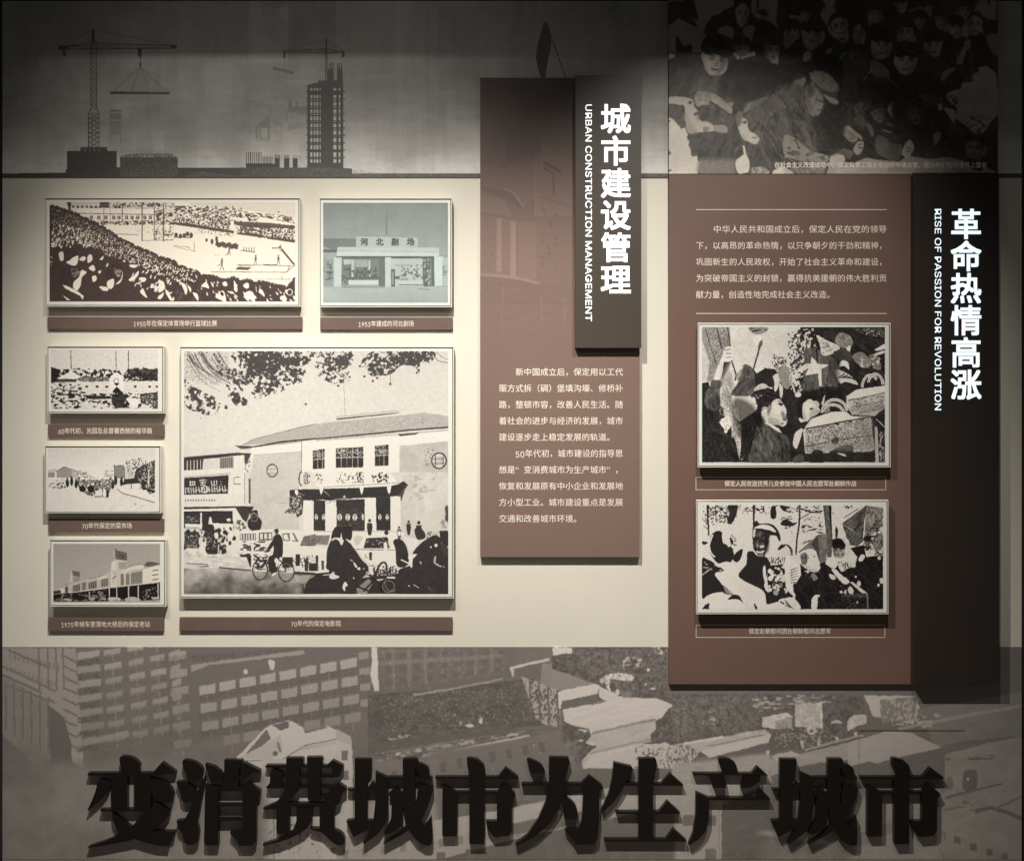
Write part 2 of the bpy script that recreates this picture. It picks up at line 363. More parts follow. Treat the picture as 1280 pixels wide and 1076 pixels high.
def pic_gate():
    a = Art(404.2, 253.8, 560.2, 378.4, 3.2, .62); a.view(380, 230, 5.38)
    a.grad("120,120 980,120 980,480 120,480", .56, .66); a.P(.5, "130,370 350,370 350,425 230,425 230,460 130,420"); a.P(.42, "130,440 230,445 230,462 130,462"); a.P(.66, "150,465 230,465 220,505 150,505"); a.L(.4, .6, "130,372 345,372")
    a.P(.74, "352,352 770,360 768,428 352,424"); a.L(.55, .5, "352,352 770,360 768,428")
    a.text(.36, "河北剧场", 562, 392, 52, 104, .05)
    a.L(.5, 1.2, "556,200 556,345", w2=2.2); a.P(.82, "228,425 908,430 910,487 218,487"); a.P(.78, "228,425 908,430 905,455 228,450"); a.L(.6, .5, "228,452 905,460"); a.P(.36, "218,487 885,489 885,500 218,502")
    a.P(.8, "200,495 255,495 250,695 200,695"); a.P(.8, "545,495 588,495 585,695 548,695"); a.P(.84, "875,490 935,490 932,695 880,690"); a.P(.42, "855,495 876,495 878,688 858,688"); a.P(.44, "505,498 545,498 545,692 505,690")
    a.spk("130,520 198,520 198,650 130,655", .42, .45, 2, 3, 1); a.P(.5, "255,500 505,500 505,640 255,640"); a.P(.76, "265,510 318,510 318,540 270,545"); a.P(.78, "320,512 340,512 340,625 320,625"); a.P(.78, "435,515 448,515 448,625 435,625")
    a.P(.66, "345,512 430,512 430,560 345,560"); a.spk("255,560 505,560 505,645 255,650", .38, .5, 2, 4, 1.6); a.P(.42, "255,628 505,628 505,645 255,645"); a.P(.82, "300,650 500,650 500,680 300,680"); a.spk("255,645 300,645 300,695 255,695", .4, .5, 1.5, 6)
    a.P(.76, "590,505 800,505 800,690 590,690"); a.spk("640,560 800,540 800,650 640,650", .45, .42, 2, 7, 1); a.P(.6, "610,545 720,545 720,552 610,552"); a.P(.38, "585,575 612,575 612,695 588,695"); a.P(.42, "600,622 645,622 645,640 600,640"); a.P(.6, "590,590 604,590 604,680 592,680")
    a.P(.4, "800,500 850,500 855,710 815,715 800,640"); a.spk("800,500 852,500 855,710 815,715", .68, .4, 1.6, 8); a.P(.8, "640,655 800,655 800,675 640,675"); a.L(.42, 1, "640,678 800,680")
    a.P(.74, "935,495 970,495 970,690 935,690"); a.spk("930,545 970,545 970,620 930,620", .5, .5, 1.5, 10)
    a.P(.72, "130,700 970,692 970,800 130,800"); a.grad("130,690 970,690 970,800 130,800", .72, .64, .6); a.L(.5, .7, "255,697 545,697"); a.L(.5, .7, "770,705 850,712"); a.L(.55, .5, "890,690 968,690")
    a.shade("120,120 980,120 980,800 120,800", .05, 12, 3)
    return a.done(.25, 1.5, 1, .03)

def pic_street():
    a = Art(64.2, 436.4, 197.6, 511, 3.4, .86); a.view(40, 420, 4.139)
    a.L(.4, 1, "203,75 205,170"); a.L(.4, 1, "437,75 437,175"); a.L(.4, 1.2, "501,75 501,170")
    a.spk("100,160 150,175 250,165 330,165 410,175 460,180 520,165 600,162 655,170 655,240 100,240", .2, .62, 2.4, 3, 1.4); a.P(.18, "100,160 140,175 135,245 100,245"); a.P(.2, "500,170 655,172 655,200 600,225 550,215 500,200", .8)
    a.P(.9, "130,220 205,180 265,215 235,222"); a.P(.3, "130,222 235,222 230,238 130,240"); a.P(.9, "290,175 312,168 322,185 305,192"); a.P(.9, "380,185 395,175 400,195 380,200")
    a.P(.86, "110,240 400,235 655,232 655,290 110,300"); a.P(.35, "240,215 400,212 400,232 250,235"); a.spk("240,213 400,210 400,234 250,236", .8, .3, 1, 5, .5)
    a.P(.92, "405,210 440,185 475,212 475,290 405,290"); a.P(.17, "420,285 440,262 470,290 468,296 422,296"); a.O(.4, .8, 438, 232, 12, 12); a.P(.16, "425,245 455,245 440,258")
    for x in (285, 340, 390, 535, 610, 648): a.E(.2, x, 262, 8, 6)
    a.spk("100,245 260,245 260,320 100,330", .28, .45, 2, 7, 2); a.spk("100,290 655,285 655,376 100,376", .2, .42, 2.2, 8, 1.8)
    a.P(.22, "260,305 410,312 410,325 300,328"); a.P(.9, "480,320 550,322 550,375 520,375 500,340"); a.P(.16, "415,300 500,300 480,350 510,372 430,372 412,340", .85); a.P(.17, "560,300 655,290 655,376 625,376 630,330 600,360 565,345", .8)
    a.spk("100,320 400,330 400,376 100,376", .85, .4, 2, 9, 1.8); a.spk("560,300 655,300 655,376 560,376", .85, .25, 1.5, 19, .5); a.P(.18, "220,360 250,365 240,376 218,376")
    a.spk("470,200 655,205 655,240 470,240", .25, .35, 1.6, 6, 2)
    return a.done(.5, 1.5, 1, .08)

def pic_market():
    a = Art(60.5, 559.4, 194.8, 639.6, 3.4, .88); a.view(40, 420, 4.139)
    a.grad("80,578 645,578 645,740 80,740", .84, .93)
    a.P(.6, "85,705 120,705 120,730 85,730"); a.P(.78, "85,690 130,685 130,705 85,705"); a.P(.62, "130,700 168,674 208,692 208,732 130,732"); a.L(.35, .7, "130,698 168,674 240,700"); a.P(.75, "208,692 240,700 240,735 208,735"); a.L(.4, .5, "240,700 330,735", curve=False)
    a.spk("230,690 300,700 320,740 240,740", .55, .35, 1.4, 2); a.spk("370,690 425,685 425,740 370,740", .6, .35, 1.4, 3)
    a.P(.55, "428,672 478,670 478,735 430,735"); a.L(.35, .7, "425,670 480,668"); a.L(.3, .7, "428,660 428,740"); a.P(.84, "480,675 530,690 560,745 480,745"); a.L(.3, .8, "480,680 482,760")
    a.P(.25, "540,690 590,660 637,640 637,790 575,800 560,760 500,765 470,770 480,740 530,735"); a.spk("540,650 637,640 637,800 560,800", .8, .3, 1.6, 4, .5); a.spk("480,640 600,620 600,720 500,740", .35, .28, 1.1, 5); a.P(.85, "602,690 610,690 610,780 602,780"); a.L(.25, 1.2, "575,760 545,680 560,640", w2=.5); a.L(.3, .7, "545,680 520,655"); a.L(.3, .8, "517,760 515,810")
    a.P(.9, "445,790 637,800 637,850 520,825"); a.L(.35, .9, "445,790 470,812 540,832 637,862", curve=True); a.spk("560,775 637,785 637,830 560,805", .4, .35, 1.4, 6, 2); a.P(.2, "595,795 637,795 637,808 600,806")
    a.spk("90,760 180,755 180,790 90,790", .4, .45, 1.4, 8, 1.5); a.spk("120,740 190,735 190,765 120,760", .75, .4, 1, 18, 3)
    for x, y in ((185, 760), (207, 752), (230, 765), (245, 755), (420, 770), (408, 760), (435, 750), (465, 755)): a.E(.22, x, y, 8, 22); a.E(.25, x, y - 22, 5, 6)
    a.P(.5, "240,745 420,740 410,790 390,835 330,830 290,820 250,800"); a.blobs("235,735 420,735 400,800 330,830 250,800", .25, 120, .6, 1.1, 4, 1.3, 0, 60); a.blobs("240,740 420,740 400,800 330,830 250,800", .92, 150, .6, 1.1, 5, 1.4, 0, 60)
    a.C(.2, "245,780 270,775 280,800 255,805"); a.C(.2, "290,780 320,775 320,805 295,805"); a.P(.2, "385,795 400,800 398,835 387,835"); a.P(.92, "370,792 385,792 385,832 368,832"); a.P(.9, "330,800 365,795 365,828 328,828"); a.L(.25, .7, "325,832 368,830"); a.L(.3, .7, "285,805 290,822 320,822")
    a.shade("85,790 445,800 637,870 637,905 85,905", .05, 10, 3); a.E(.3, 537, 868, 4, 3); a.E(.4, 570, 880, 3, 2)
    return a.done(.35, 1.3, 1, .06)

def pic_station():
    a = Art(67.2, 679.2, 200.4, 752.4, 3.4, .7); a.view(40, 640, 6.328)
    a.grad("165,240 1020,240 1020,520 165,620", .66, .72); a.P(.8, "165,625 230,600 300,570 400,540 520,505 640,460 1020,440 1020,560 700,600 170,660", .6)
    a.P(.8, "640,380 680,372 760,385 765,400 740,450 720,580 640,590 640,470"); a.P(.45, "655,282 680,300 752,320 755,382 680,372 655,350"); a.P(.75, "640,350 655,275 660,352"); a.spk("680,300 752,320 755,382 680,372", .3, .4, 1, 2, .5)
    a.P(.86, "630,395 665,385 670,590 625,592"); a.spk("635,460 668,455 668,560 635,560", .5, .35, 1.2, 3); a.P(.66, "685,395 765,392 740,440 690,450"); a.P(.5, "705,490 728,485 728,575 705,580")
    a.P(.45, "318,460 380,470 382,512 325,500"); a.P(.8, "305,500 320,450 325,500 325,545 300,560"); a.P(.62, "325,512 382,515 380,545 330,550")
    a.C(.86, "725,450 780,425 860,410 890,425 870,448 800,452 735,475"); a.L(.4, .6, "722,455 780,428 860,412 890,420", curve=True)
    a.P(.4, "885,420 915,390 960,392 1018,405 1010,412 920,430"); a.P(.88, "880,450 1018,415 1018,555 880,570")
    a.P(.5, "738,490 875,462 872,560 738,575"); a.win(.62, "738,490 875,462 872,560 738,575", 12, 1, .35, 1)
    for x in (735, 775, 880, 905): a.P(.88, [x, 470, x + 8, 468, x + 8, 572, x, 572])
    for y in (460, 495, 532): a.L(.3, 1, [955, y + 3, 1000, y - 5])
    a.P(.42, "550,530 605,520 605,585 550,592"); a.win(.7, "550,530 605,520 605,585 550,592", 4, 1, .3, 1); a.P(.85, "520,525 560,505 600,492 600,518 530,535"); a.L(.4, .5, "520,512 585,485", curve=False)
    a.P(.4, "450,555 515,540 515,600 450,608"); a.P(.2, "475,555 492,552 492,598 475,600"); a.L(.4, .6, "450,525 510,512"); a.P(.45, "395,560 432,552 432,612 395,618"); a.P(.38, "325,580 385,565 385,622 325,630"); a.win(.75, "325,580 515,540 515,600 325,630", 14, 1, .25, 1)
    a.P(.35, "265,590 288,585 288,635 265,638"); a.P(.85, "222,605 258,598 258,635 222,640"); a.L(.4, .6, "258,575 290,568"); a.P(.25, "172,625 225,615 235,640 172,645")
    a.P(.16, "172,650 420,625 620,598 1015,552 1015,690 850,700 172,708"); a.L(.85, 1, "300,637 620,597 1018,552")
    for x, y0, y1 in ((452, 628, 690), (610, 600, 690), (668, 597, 690), (762, 585, 685), (838, 578, 690), (995, 560, 680)): a.P(.82, [x, y0, x + 9, y0, x + 10, y1, x + 1, y1])
    a.spk("172,650 600,605 600,708 172,708", .5, .3, 1.8, 5, 2); a.C(.8, "605,680 640,672 700,680 690,702 615,700"); a.C(.75, "740,682 800,668 860,690 840,705 750,702"); a.C(.7, "250,690 280,680 320,690 300,705"); a.C(.7, "460,680 495,670 500,690 470,700"); a.C(.7, "545,685 580,675 585,695"); a.P(.8, "950,675 1010,668 1010,685 950,688")
    a.spk("860,600 990,590 990,690 870,695", .6, .25, 1.5, 8); a.spk("172,690 1015,690 1015,708 172,708", .6, .3, 1.2, 9, 3)
    return a.done(.3, 1.3, 1, .04)

def pic_cinema():
    a = Art(230.2, 438.8, 560.4, 742.2, 3.2, .86)
    v1 = lambda: a.view(225, 430, 6.724); v2 = lambda: a.view(395, 430, 6.724); v3 = lambda: a.view(225, 590, 6.724); v4 = lambda: a.view(395, 590, 6.724)
    a.view(0, 0, 1); a.grad("225,430 565,430 565,560 225,560", .82, .87)
    v1(); a.spk("35,60 420,60 400,330 240,350 150,330 35,290", .5, .25, .9, 41, .6)
    rr = np.random.RandomState(2)
    for k in range(26):
        x0 = 40 + rr.rand() * 330; y0 = 60 + rr.rand() * 60; l = 120 + rr.rand() * 200
        a.L(.28, .8, [x0, y0, x0 + l * .35, y0 + l * .55, x0 + l * .9, y0 + l * .9], curve=True, w2=.25)
    for q, d, sd in (("470,60 900,60 870,200 730,250 600,200", .9, 1), ("420,60 950,60 1010,110 860,260 700,300 560,260 470,160", .62, 2), ("560,200 820,230 860,330 880,390 740,430 650,480 560,350 440,320 470,250", .6, 3),
                    ("390,390 440,370 540,430 570,510 470,515 420,460", .75, 4), ("860,180 960,130 1080,270 1000,330 880,350 830,300", .65, 5), ("950,60 1143,60 1143,110 1050,180 960,200 880,180", .6, 6),
                    ("340,180 560,250 600,360 480,400 360,330", .5, 7), ("35,300 120,360 330,470 320,560 270,600 130,570 40,500", .6, 8), ("35,60 320,60 350,260 300,260 290,120", .4, 9), ("360,515 400,510 400,545 365,540", .7, 10)):
        a.spk(q, .26, min(d, .8), 3.0, 50 + sd, 1.2, curve=True, octv=3)
    v2(); 
    for q, d, sd in (("0,60 330,60 320,120 260,210 100,190 60,120 0,110", .55, 1), ("0,140 130,180 250,200 300,290 210,330 110,340 60,290 0,260", .5, 2), ("145,110 250,90 290,130 260,200 200,215 150,170", .8, 3),
                    ("360,180 480,60 720,60 720,170 640,250 500,270 440,250 430,180", .62, 4), ("455,180 540,170 560,230 500,265 460,240", .85, 5), ("620,100 740,60 980,60 1000,110 940,170 880,150 870,250 830,190 720,180 640,240 620,160", .82, 6), ("740,60 950,60 840,180 740,160", 1, 7)):
        a.spk(q, .26, min(d, .8), 2.7, 70 + sd, 1.1, curve=True, octv=3)
    for s_ in ("0,150 120,190 200,260 260,290", "40,60 90,140 150,200", "300,60 200,140 140,200", "640,60 560,140 480,180 380,190", "640,70 620,180 630,250", "980,70 860,140 800,180"): a.L(.27, 1.5, s_, curve=True, w2=.6)
    for x, y in ((188, 350), (583, 257), (515, 285), (408, 272), (480, 310), (627, 335), (370, 185), (850, 240)): a.E(.25, x, y, 10, 9)
    a.L(.4, .5, "627,255 628,330"); a.L(.35, .8, "980,80 1030,140 1110,155", curve=True); a.L(.4, .6, "1010,60 1060,110 1110,130", curve=True)
    v1(); a.E(.3, 1060, 505, 10, 9); a.E(.4, 565, 735, 4, 4); a.E(.4, 175, 622, 5, 4)
    # roof
    v2(); a.L(.55, .5, "235,350 248,600")
    a.P(.7, "0,672 170,650 700,600 900,575 1115,605 1115,700 700,735 0,800"); a.spk("0,672 900,580 1115,605 1115,700 0,790", .78, .3, 2, 81, 1.5, .6); a.spk("0,672 900,580 1115,605 1115,700 0,790", .55, .06, 1, 82)
    v1(); a.P(.7, "520,850 620,800 830,745 1000,695 1143,672 1143,800 620,845"); a.L(.35, .5, "520,852 620,800 830,745 1143,670")
    v2(); a.P(.85, "175,612 680,560 700,580 175,632"); a.P(.25, "175,625 690,575 688,582 178,637"); a.L(.4, .5, "175,612 680,560 705,582")
    a.P(.25, "0,792 260,768 500,745 800,715 1115,692 1115,706 800,728 500,758 260,780 0,803"); a.P(.3, "690,758 870,745 830,765 710,775"); a.L(.5, .6, "0,812 1115,722")
    v1(); a.P(.25, "460,852 620,858 850,815 1143,788 1143,800 850,832 620,870 510,878"); a.L(.4, .6, "510,885 1020,820")
    # facade
    v2(); a.P(.93, "0,815 700,775 1115,730 1115,840 700,850 700,1076 0,1076"); a.P(.75, "705,855 1110,815 1110,1076 705,1076")
    a.shade("705,855 1110,815 1110,1076 705,1076", .12, 12, 3)
    v1(); a.P(.93, "600,870 1020,825 1143,815 1143,1076 600,1076"); a.P(.8, "620,930 1020,905 1020,1076 600,1076"); a.L(.45, .8, "1025,815 1022,1076"); a.L(.6, .5, "620,932 1020,905")
    v3(); a.P(.8, "590,0 1020,0 1000,120 1000,480 590,480"); a.L(.6, .5, "810,255 900,258"); a.shade("600,0 1000,0 1000,480 600,480", .06, 14, 5)
    v4(); a.P(.82, "620,0 1110,0 1110,560 620,560"); a.shade("620,0 1110,0 1110,560 620,560", .12, 14, 6); a.P(.93, "0,0 620,0 700,100 715,560 0,560")
    a.spk("780,20 1000,20 1000,240 760,240", .66, .35, 3, 7, 2, .7)
    # windows
    def window(x0, y0, x1, y1, nx):
        a.P(.2, [x0, y0 + 6, x1, y0 - 6, x1, y1, x0, y1 + 4]); ym = y0 + (y1 - y0) * .52
        for i in range(nx + 1): a.L(.85, .6, [x0 + (x1 - x0) * i / nx, y0, x0 + (x1 - x0) * i / nx, y1])
        a.L(.85, .9, [x0, ym, x1, ym - 6]); a.L(.8, .5, [x0, (y0 + ym) / 2, x1, (y0 + ym) / 2 - 5])
        a.spk([x0, y0, x1, y0, x1, ym, x0, ym], .75, .35, 1.1, int(x0) % 90 + 3)
    v2(); window(0, 885, 75, 1045, 3); window(168, 870, 400, 1035, 5); window(495, 850, 612, 1020, 3)
    v1(); window(1117, 890, 1200, 1045, 2)
    v2(); a.O(.25, 1.6, 1035, 980, 62, 65); a.O(.9, 1, 1035, 980, 48, 50); a.L(.3, .8, "975,965 1095,960"); a.L(.3, .8, "975,1005 1095,1000"); a.L(.3, .8, "1005,930 1005,1030"); a.L(.3, .8, "1070,930 1070,1030"); a.spk("900,880 1000,870 960,1060 920,1050", .5, .25, 1.6, 17)
    v1(); a.O(.4, 1.2, 776, 1060, 46, 52); a.L(.4, .7, "735,1050 815,1045"); v3(); a.O(.4, 1.2, 778, -10, 46, 52); a.L(.4, .7, "735,12 820,10")
    # reliefs under the windows
    v4(); a.spk("0,10 60,5 60,100 0,100", .35, .35, 1.6, 91); a.spk("170,0 400,0 400,95 170,95", .4, .25, 1.6, 92); a.spk("340,0 405,0 405,95 350,90", .22, .5, 1.6, 93, .6); a.spk("465,0 612,0 612,90 480,90", .2, .5, 1.8, 94); a.L(.35, .5, "0,130 700,90")
    v3(); a.O(.25, 1.5, 1030, 55, 28, 60, 100, 260); a.spk("1040,0 1100,0 1090,110 1040,110", .3, .45, 1.5, 95, .6)
    # canopy
    v4(); a.P(.2, "0,145 60,140 400,130 620,118 700,100 735,75 775,105 740,160 720,240 690,200 620,205 500,215 400,215 160,235 100,240 60,230 0,235")
    v3(); a.P(.2, "925,150 990,145 1143,142 1143,240 1040,235 1030,350 990,380 975,350 930,345 880,340 920,300"); a.spk("925,200 1035,190 1030,360 880,345", .8, .4, .9, 33)
    v4(); 
    for x in (45, 385, 615): a.P(.93, [x - 20, 120, x + 20, 118, x + 12, 165, x, 190, x - 10, 165])
    v3(); a.P(.93, "965,150 990,148 998,180 985,200 968,180"); a.L(.7, .6, "1000,175 1050,195")
    v4(); a.L(.7, .8, "60,148 115,200"); a.P(.8, "225,215 240,190 255,215"); a.L(.75, .6, "165,225 270,222"); a.L(.75, .6, "300,220 375,218"); a.L(.75, .6, "555,212 605,210"); a.P(.3, "690,190 760,110 720,240 700,230")
    # doors
    a.P(.22, "172,235 412,225 412,492 175,492"); a.P(.2, "505,215 628,205 628,490 510,490"); a.P(.2, "0,235 80,238 80,492 0,492"); v3(); a.P(.22, "1125,240 1200,240 1200,492 1125,492")
    v4(); a.P(.93, "80,235 165,240 175,300 175,500 85,500"); a.P(.92, "415,235 490,230 505,300 508,500 415,500"); a.P(.92, "630,205 712,205 715,500 635,500"); a.spk("85,235 170,235 170,260 85,265", .5, .4, 1.5, 21)
    v3(); a.P(.93, "1040,235 1105,240 1120,300 1125,500 1040,500")
    v4()
    for x in (200, 268, 328, 395): a.E(.9, x, 378, 20 if x < 390 else 9, 28)
    for x in (5, 65, 538, 600): a.E(.9, x, 378, 14, 26)
    for x in (200, 268, 328, 538, 600, 5, 65): a.R(.3, x - 8, 362, x + 8, 372); a.R(.3, x - 3, 380, x + 3, 402)
    a.spk("172,300 412,300 412,492 175,492", .45, .12, 1, 22)
    a.P(.95, "0,492 740,492 740,540 0,540"); a.L(.6, .5, "0,498 740,498")
    # left shop
    v1(); a.P(.9, "35,960 540,915 600,1076 35,1076"); a.P(.22, "35,955 200,935 500,915 600,918 600,930 490,935 330,955 200,965 190,1055 35,1060"); a.P(.85, "200,965 330,955 330,1045 200,1055"); a.P(.4, "335,960 450,945 450,1040 335,1045"); a.win(.6, "335,960 450,945 450,1040 335,1045", 7, 1, .4, 1)
    a.win(.75, "50,980 190,970 190,1055 50,1060", 5, 1, .35, 1); a.P(.28, "540,920 595,920 570,1000 550,990"); a.P(.9, "455,940 540,930 545,1076 455,1076"); a.L(.4, .6, "35,952 500,912"); a.spk("540,920 600,920 580,1076 545,1076", .3, .4, 1.4, 12)
    v3(); a.P(.9, "35,0 545,0 545,260 540,290 35,295"); a.P(.88, "35,20 400,0 430,0 430,15 35,45"); a.L(.5, .6, "35,45 430,10"); a.P(.2, "38,50 410,25 405,180 38,190")
    [a.L(.88, 1.1, s_) for s_ in ("80,85 130,82", "90,72 90,112", "110,74 108,112", "125,76 125,110", "82,110 130,108", "165,70 225,66", "195,58 192,105", "170,88 222,84", "175,108 215,102", "265,72 268,108 300,108", "290,70 288,100", "310,70 312,108", "345,78 346,84", "345,98 346,104")]; [a.L(.88, 1.0, [48 + 22 * k, 128 - k, 50 + 22 * k + (k * 7) % 9, 180 - k]) for k in range(16)]; [a.L(.88, .9, [48 + 46 * k, 140 + (k * 5) % 12, 82 + 46 * k, 138 + (k * 5) % 12]) for k in range(8)]; [a.L(.88, .9, [60 + 50 * k, 162, 88 + 50 * k, 160]) for k in range(7)]; a.O(.88, 1.4, 212, 145, 26, 28)
    for x in range(45, 290, 22): a.R(.35, x, 228, x + 9, 245)
    a.L(.35, .8, "510,42 455,45 455,100 512,100"); a.P(.35, "580,55 595,55 595,260 580,262"); a.L(.5, .6, "545,0 545,260")
    a.P(.2, "35,292 300,290 520,285 625,290 600,330 560,400 520,380 470,300 35,312"); a.P(.92, "35,312 455,305 450,325 35,330")
    a.P(.2, "35,330 450,325 455,480 250,470 35,468"); a.spk("50,370 160,370 160,420 50,420", .6, .4, 1, 62, 2); a.P(.92, "172,340 186,340 188,468 172,468"); a.P(.93, "45,432 175,438 175,466 45,464"); a.P(.93, "240,440 250,375 265,380 275,430 350,425 450,435 450,495 300,492 280,440"); a.P(.2, "330,410 360,395 400,400 430,430 330,432"); a.E(.9, 412, 400, 18, 14)
    a.P(.9, "445,320 480,310 540,400 575,480 560,500 470,500 445,400"); a.spk("450,400 560,400 560,500 470,500", .35, .5, 2, 63); a.P(.25, "470,300 560,300 590,345 560,420 530,400")
    a.C(.2, "600,330 650,320 660,370 690,420 670,490 620,495 580,470 570,420 590,380"); a.O(.7, .6, 625, 380, 30, 34); a.O(.6, .5, 620, 360, 22, 20)
    # crowd left
    a.P(.9, "35,500 500,495 500,660 35,660"); a.blobs("40,490 440,470 500,600 480,660 240,690 40,650", .2, 90, 1.5, 2.8, 31, 1.6, 90, 20); a.P(.2, "40,500 160,500 160,640 40,640", .9); a.C(.2, "215,470 250,440 290,480 320,560 320,680 230,685 225,560")
    for x, y in ((70, 500), (125, 510), (205, 470), (250, 455), (330, 490), (380, 505), (455, 555)): a.E(.2, x, y, 18, 20)
    a.spk("40,500 440,490 480,660 40,660", .82, .12, 1.5, 64); a.P(.95, "160,625 215,622 218,690 195,700 165,680"); a.P(.9, "430,620 495,625 490,700 460,680 440,712 425,700"); a.C(.93, "410,510 440,505 450,540 425,580 400,560"); a.C(.93, "290,515 320,510 320,550 300,560")
    a.P(.88, "35,655 240,690 500,690 500,712 320,705 35,712"); a.shade("35,655 500,690 500,720 35,720", .3, 4, 7)
    # railings, bus and ground
    a.P(.92, "495,500 760,480 1143,500 1143,830 610,830 500,700"); a.P(.3, "505,520 640,515 640,572 505,572"); a.win(.9, "505,520 640,515 640,572 505,572", 6, 1, .5, .9); a.P(.3, "665,508 775,505 780,570 665,575"); a.win(.88, "668,510 775,508 778,566 668,570", 3, 1, .7, .8)
    a.P(.45, "860,515 960,510 1000,585 870,575"); a.win(.92, "862,520 958,515 985,580 870,572", 2, 1, .7, .8); a.P(.45, "1040,540 1143,520 1143,620 1010,620"); a.shade("1040,540 1143,520 1143,620 1010,620", .3, 2, 8)
    a.spk("510,575 760,575 760,700 510,700", .25, .5, 1.8, 66, 3); a.P(.92, "500,655 720,672 720,690 500,680"); a.P(.2, "500,690 600,695 600,800 560,790"); a.P(.92, "600,575 622,575 620,830 600,830"); a.P(.92, "925,510 945,512 945,760 930,760")
    a.spk("620,690 760,690 760,820 620,820", .22, .6, 1.5, 67, 2); a.P(.22, "860,715 950,715 950,800 860,800"); a.spk("860,715 1143,690 1143,830 860,830", .2, .3, 1.6, 68, .5); a.P(.2, "975,690 1010,690 1010,800 975,800"); a.P(.92, "945,630 1143,625 1143,690 945,690"); a.P(.25, "1050,730 1080,730 1080,830 1050,830"); a.P(.2, "1085,765 1143,765 1143,830 1085,830"); a.P(.9, "950,790 1030,785 1030,820 950,820")
    a.L(.4, .6, "60,720 320,712"); a.L(.4, .6, "60,770 320,780"); a.L(.3, .8, "65,720 65,775"); a.P(.85, "35,712 560,712 600,820 35,800"); a.shade("35,712 560,712 600,820 35,800", .25, 3, 9, 2.5); a.L(.9, 1.2, "325,610 325,800"); a.L(.25, .9, "60,768 240,775"); a.L(.28, 1.2, "130,798 240,790"); a.L(.22, 1.6, "330,800 480,815 600,825")
    a.P(.62, "35,790 330,808 600,830 1143,860 1143,1025 35,1025"); a.grad("35,800 1143,860 1143,1025 35,1025", .72, .3, .75); a.shade("35,790 330,808 1143,860 1143,1025 35,1025", .5, 12, 10, 1.6); a.P(.85, "35,780 160,795 330,812 35,808"); a.L(.7, .8, "50,910 210,925")
    a.P(.22, "955,835 1143,845 1143,865 955,855"); a.P(.78, "960,870 1100,868 1040,940 980,920", .6)
    v4(); a.P(.3, "0,830 200,830 200,1022 0,1022"); 
    # right half: cars, railings
    a.P(.93, "300,560 700,545 690,660 680,790 460,775 320,640"); a.P(.93, "0,620 100,640 100,830 0,780"); a.P(.5, "0,530 120,530 100,610 0,605"); a.shade("0,530 120,530 100,610 0,605", .3, 2, 11)
    a.P(.22, "400,640 425,555 600,545 640,640"); a.spk("400,640 425,555 600,545 640,640", .6, .2, 1.4, 71, 2); a.P(.8, "310,560 345,528 400,545 370,600 340,620"); a.P(.93, "320,640 690,652 682,790 470,775"); a.L(.3, .7, "320,648 690,655"); a.P(.2, "450,672 472,672 470,740 448,735"); a.L(.3, .8, "415,690 420,715 435,718")
    a.P(.92, "570,620 600,620 598,780 575,780"); a.E(.93, 585, 610, 16, 22); a.P(.9, "735,540 870,565 820,660 790,680 770,600"); a.P(.9, "605,575 650,580 660,640 620,640")
    # people at the back right
    def p2(x, y, s, t=.22):
        a.E(t, x, y, 12 * s, 14 * s); a.P(t, [x - 20 * s, y + 18 * s, x + 20 * s, y + 18 * s, x + 24 * s, y + 60 * s, x + 12 * s, y + 130 * s, x - 10 * s, y + 130 * s, x - 22 * s, y + 60 * s])
    p2(452, 408, 1); a.P(.93, "440,530 480,530 480,545 440,545"); p2(780, 418, .85); p2(865, 425, 1.1); a.C(.22, "830,480 880,470 920,520 910,560 850,560"); p2(700, 465, .8, .35); a.C(.95, "690,500 715,500 712,530 690,530"); a.E(.22, 593, 508, 18, 20)
    a.C(.2, "650,580 700,560 750,600 775,680 780,760 740,800 680,780 670,650"); a.L(.93, 1.6, "715,735 800,775"); a.C(.3, "1085,300 1110,285 1112,410 1085,400 1090,350"); a.spk("1040,400 1112,390 1112,480 1040,470", .6, .5, 2, 72)
    a.C(.2, "820,670 880,600 960,545 1010,530 1050,560 1060,620 1112,660 1112,1022 680,1022 690,900 700,820 800,780 815,720"); a.C(.2, "1040,500 1075,495 1112,500 1112,620 1060,600")
    a.C(.25, "1050,600 1112,640 1112,700 1070,680"); a.E(.9, 1010, 615, 14, 14); a.E(.85, 967, 630, 8, 8); a.C(.7, "990,760 1000,705 1012,715 1010,760 1060,790 1040,795"); a.C(.7, "870,755 885,750 888,780"); a.C(.92, "780,700 850,688 830,715 790,745"); a.L(.8, 1, "820,945 865,972"); a.E(.85, 783, 955, 7, 6); a.E(.7, 1075, 795, 6, 6); a.L(.4, 1, "940,960 985,1010", curve=False)
    a.P(.93, "780,740 805,690 812,790 800,810"); a.spk("930,500 1050,500 1000,540 930,560", .3, .4, 1.3, 73)
    # cyclist in front
    a.P(.2, "0,850 120,830 300,900 700,850 700,1022 0,1022"); a.C(.2, "90,760 95,660 130,570 160,545 250,555 320,640 390,740 440,790 430,850 380,900 330,1022 220,1022 160,880 90,810")
    a.C(.19, "130,545 150,480 180,455 230,460 280,450 305,490 300,560 260,575 150,570"); a.C(.9, "165,555 205,550 212,505 222,560 235,575 215,615 195,580"); a.C(.9, "250,560 285,575 320,610 330,625 290,600"); a.C(.88, "130,580 150,552 190,550 150,570")
    a.C(.93, "315,755 335,770 350,800 330,795"); a.C(.93, "345,810 370,800 372,825"); a.L(.85, 1, "290,735 312,748"); a.E(.9, 318, 890, 6, 6)
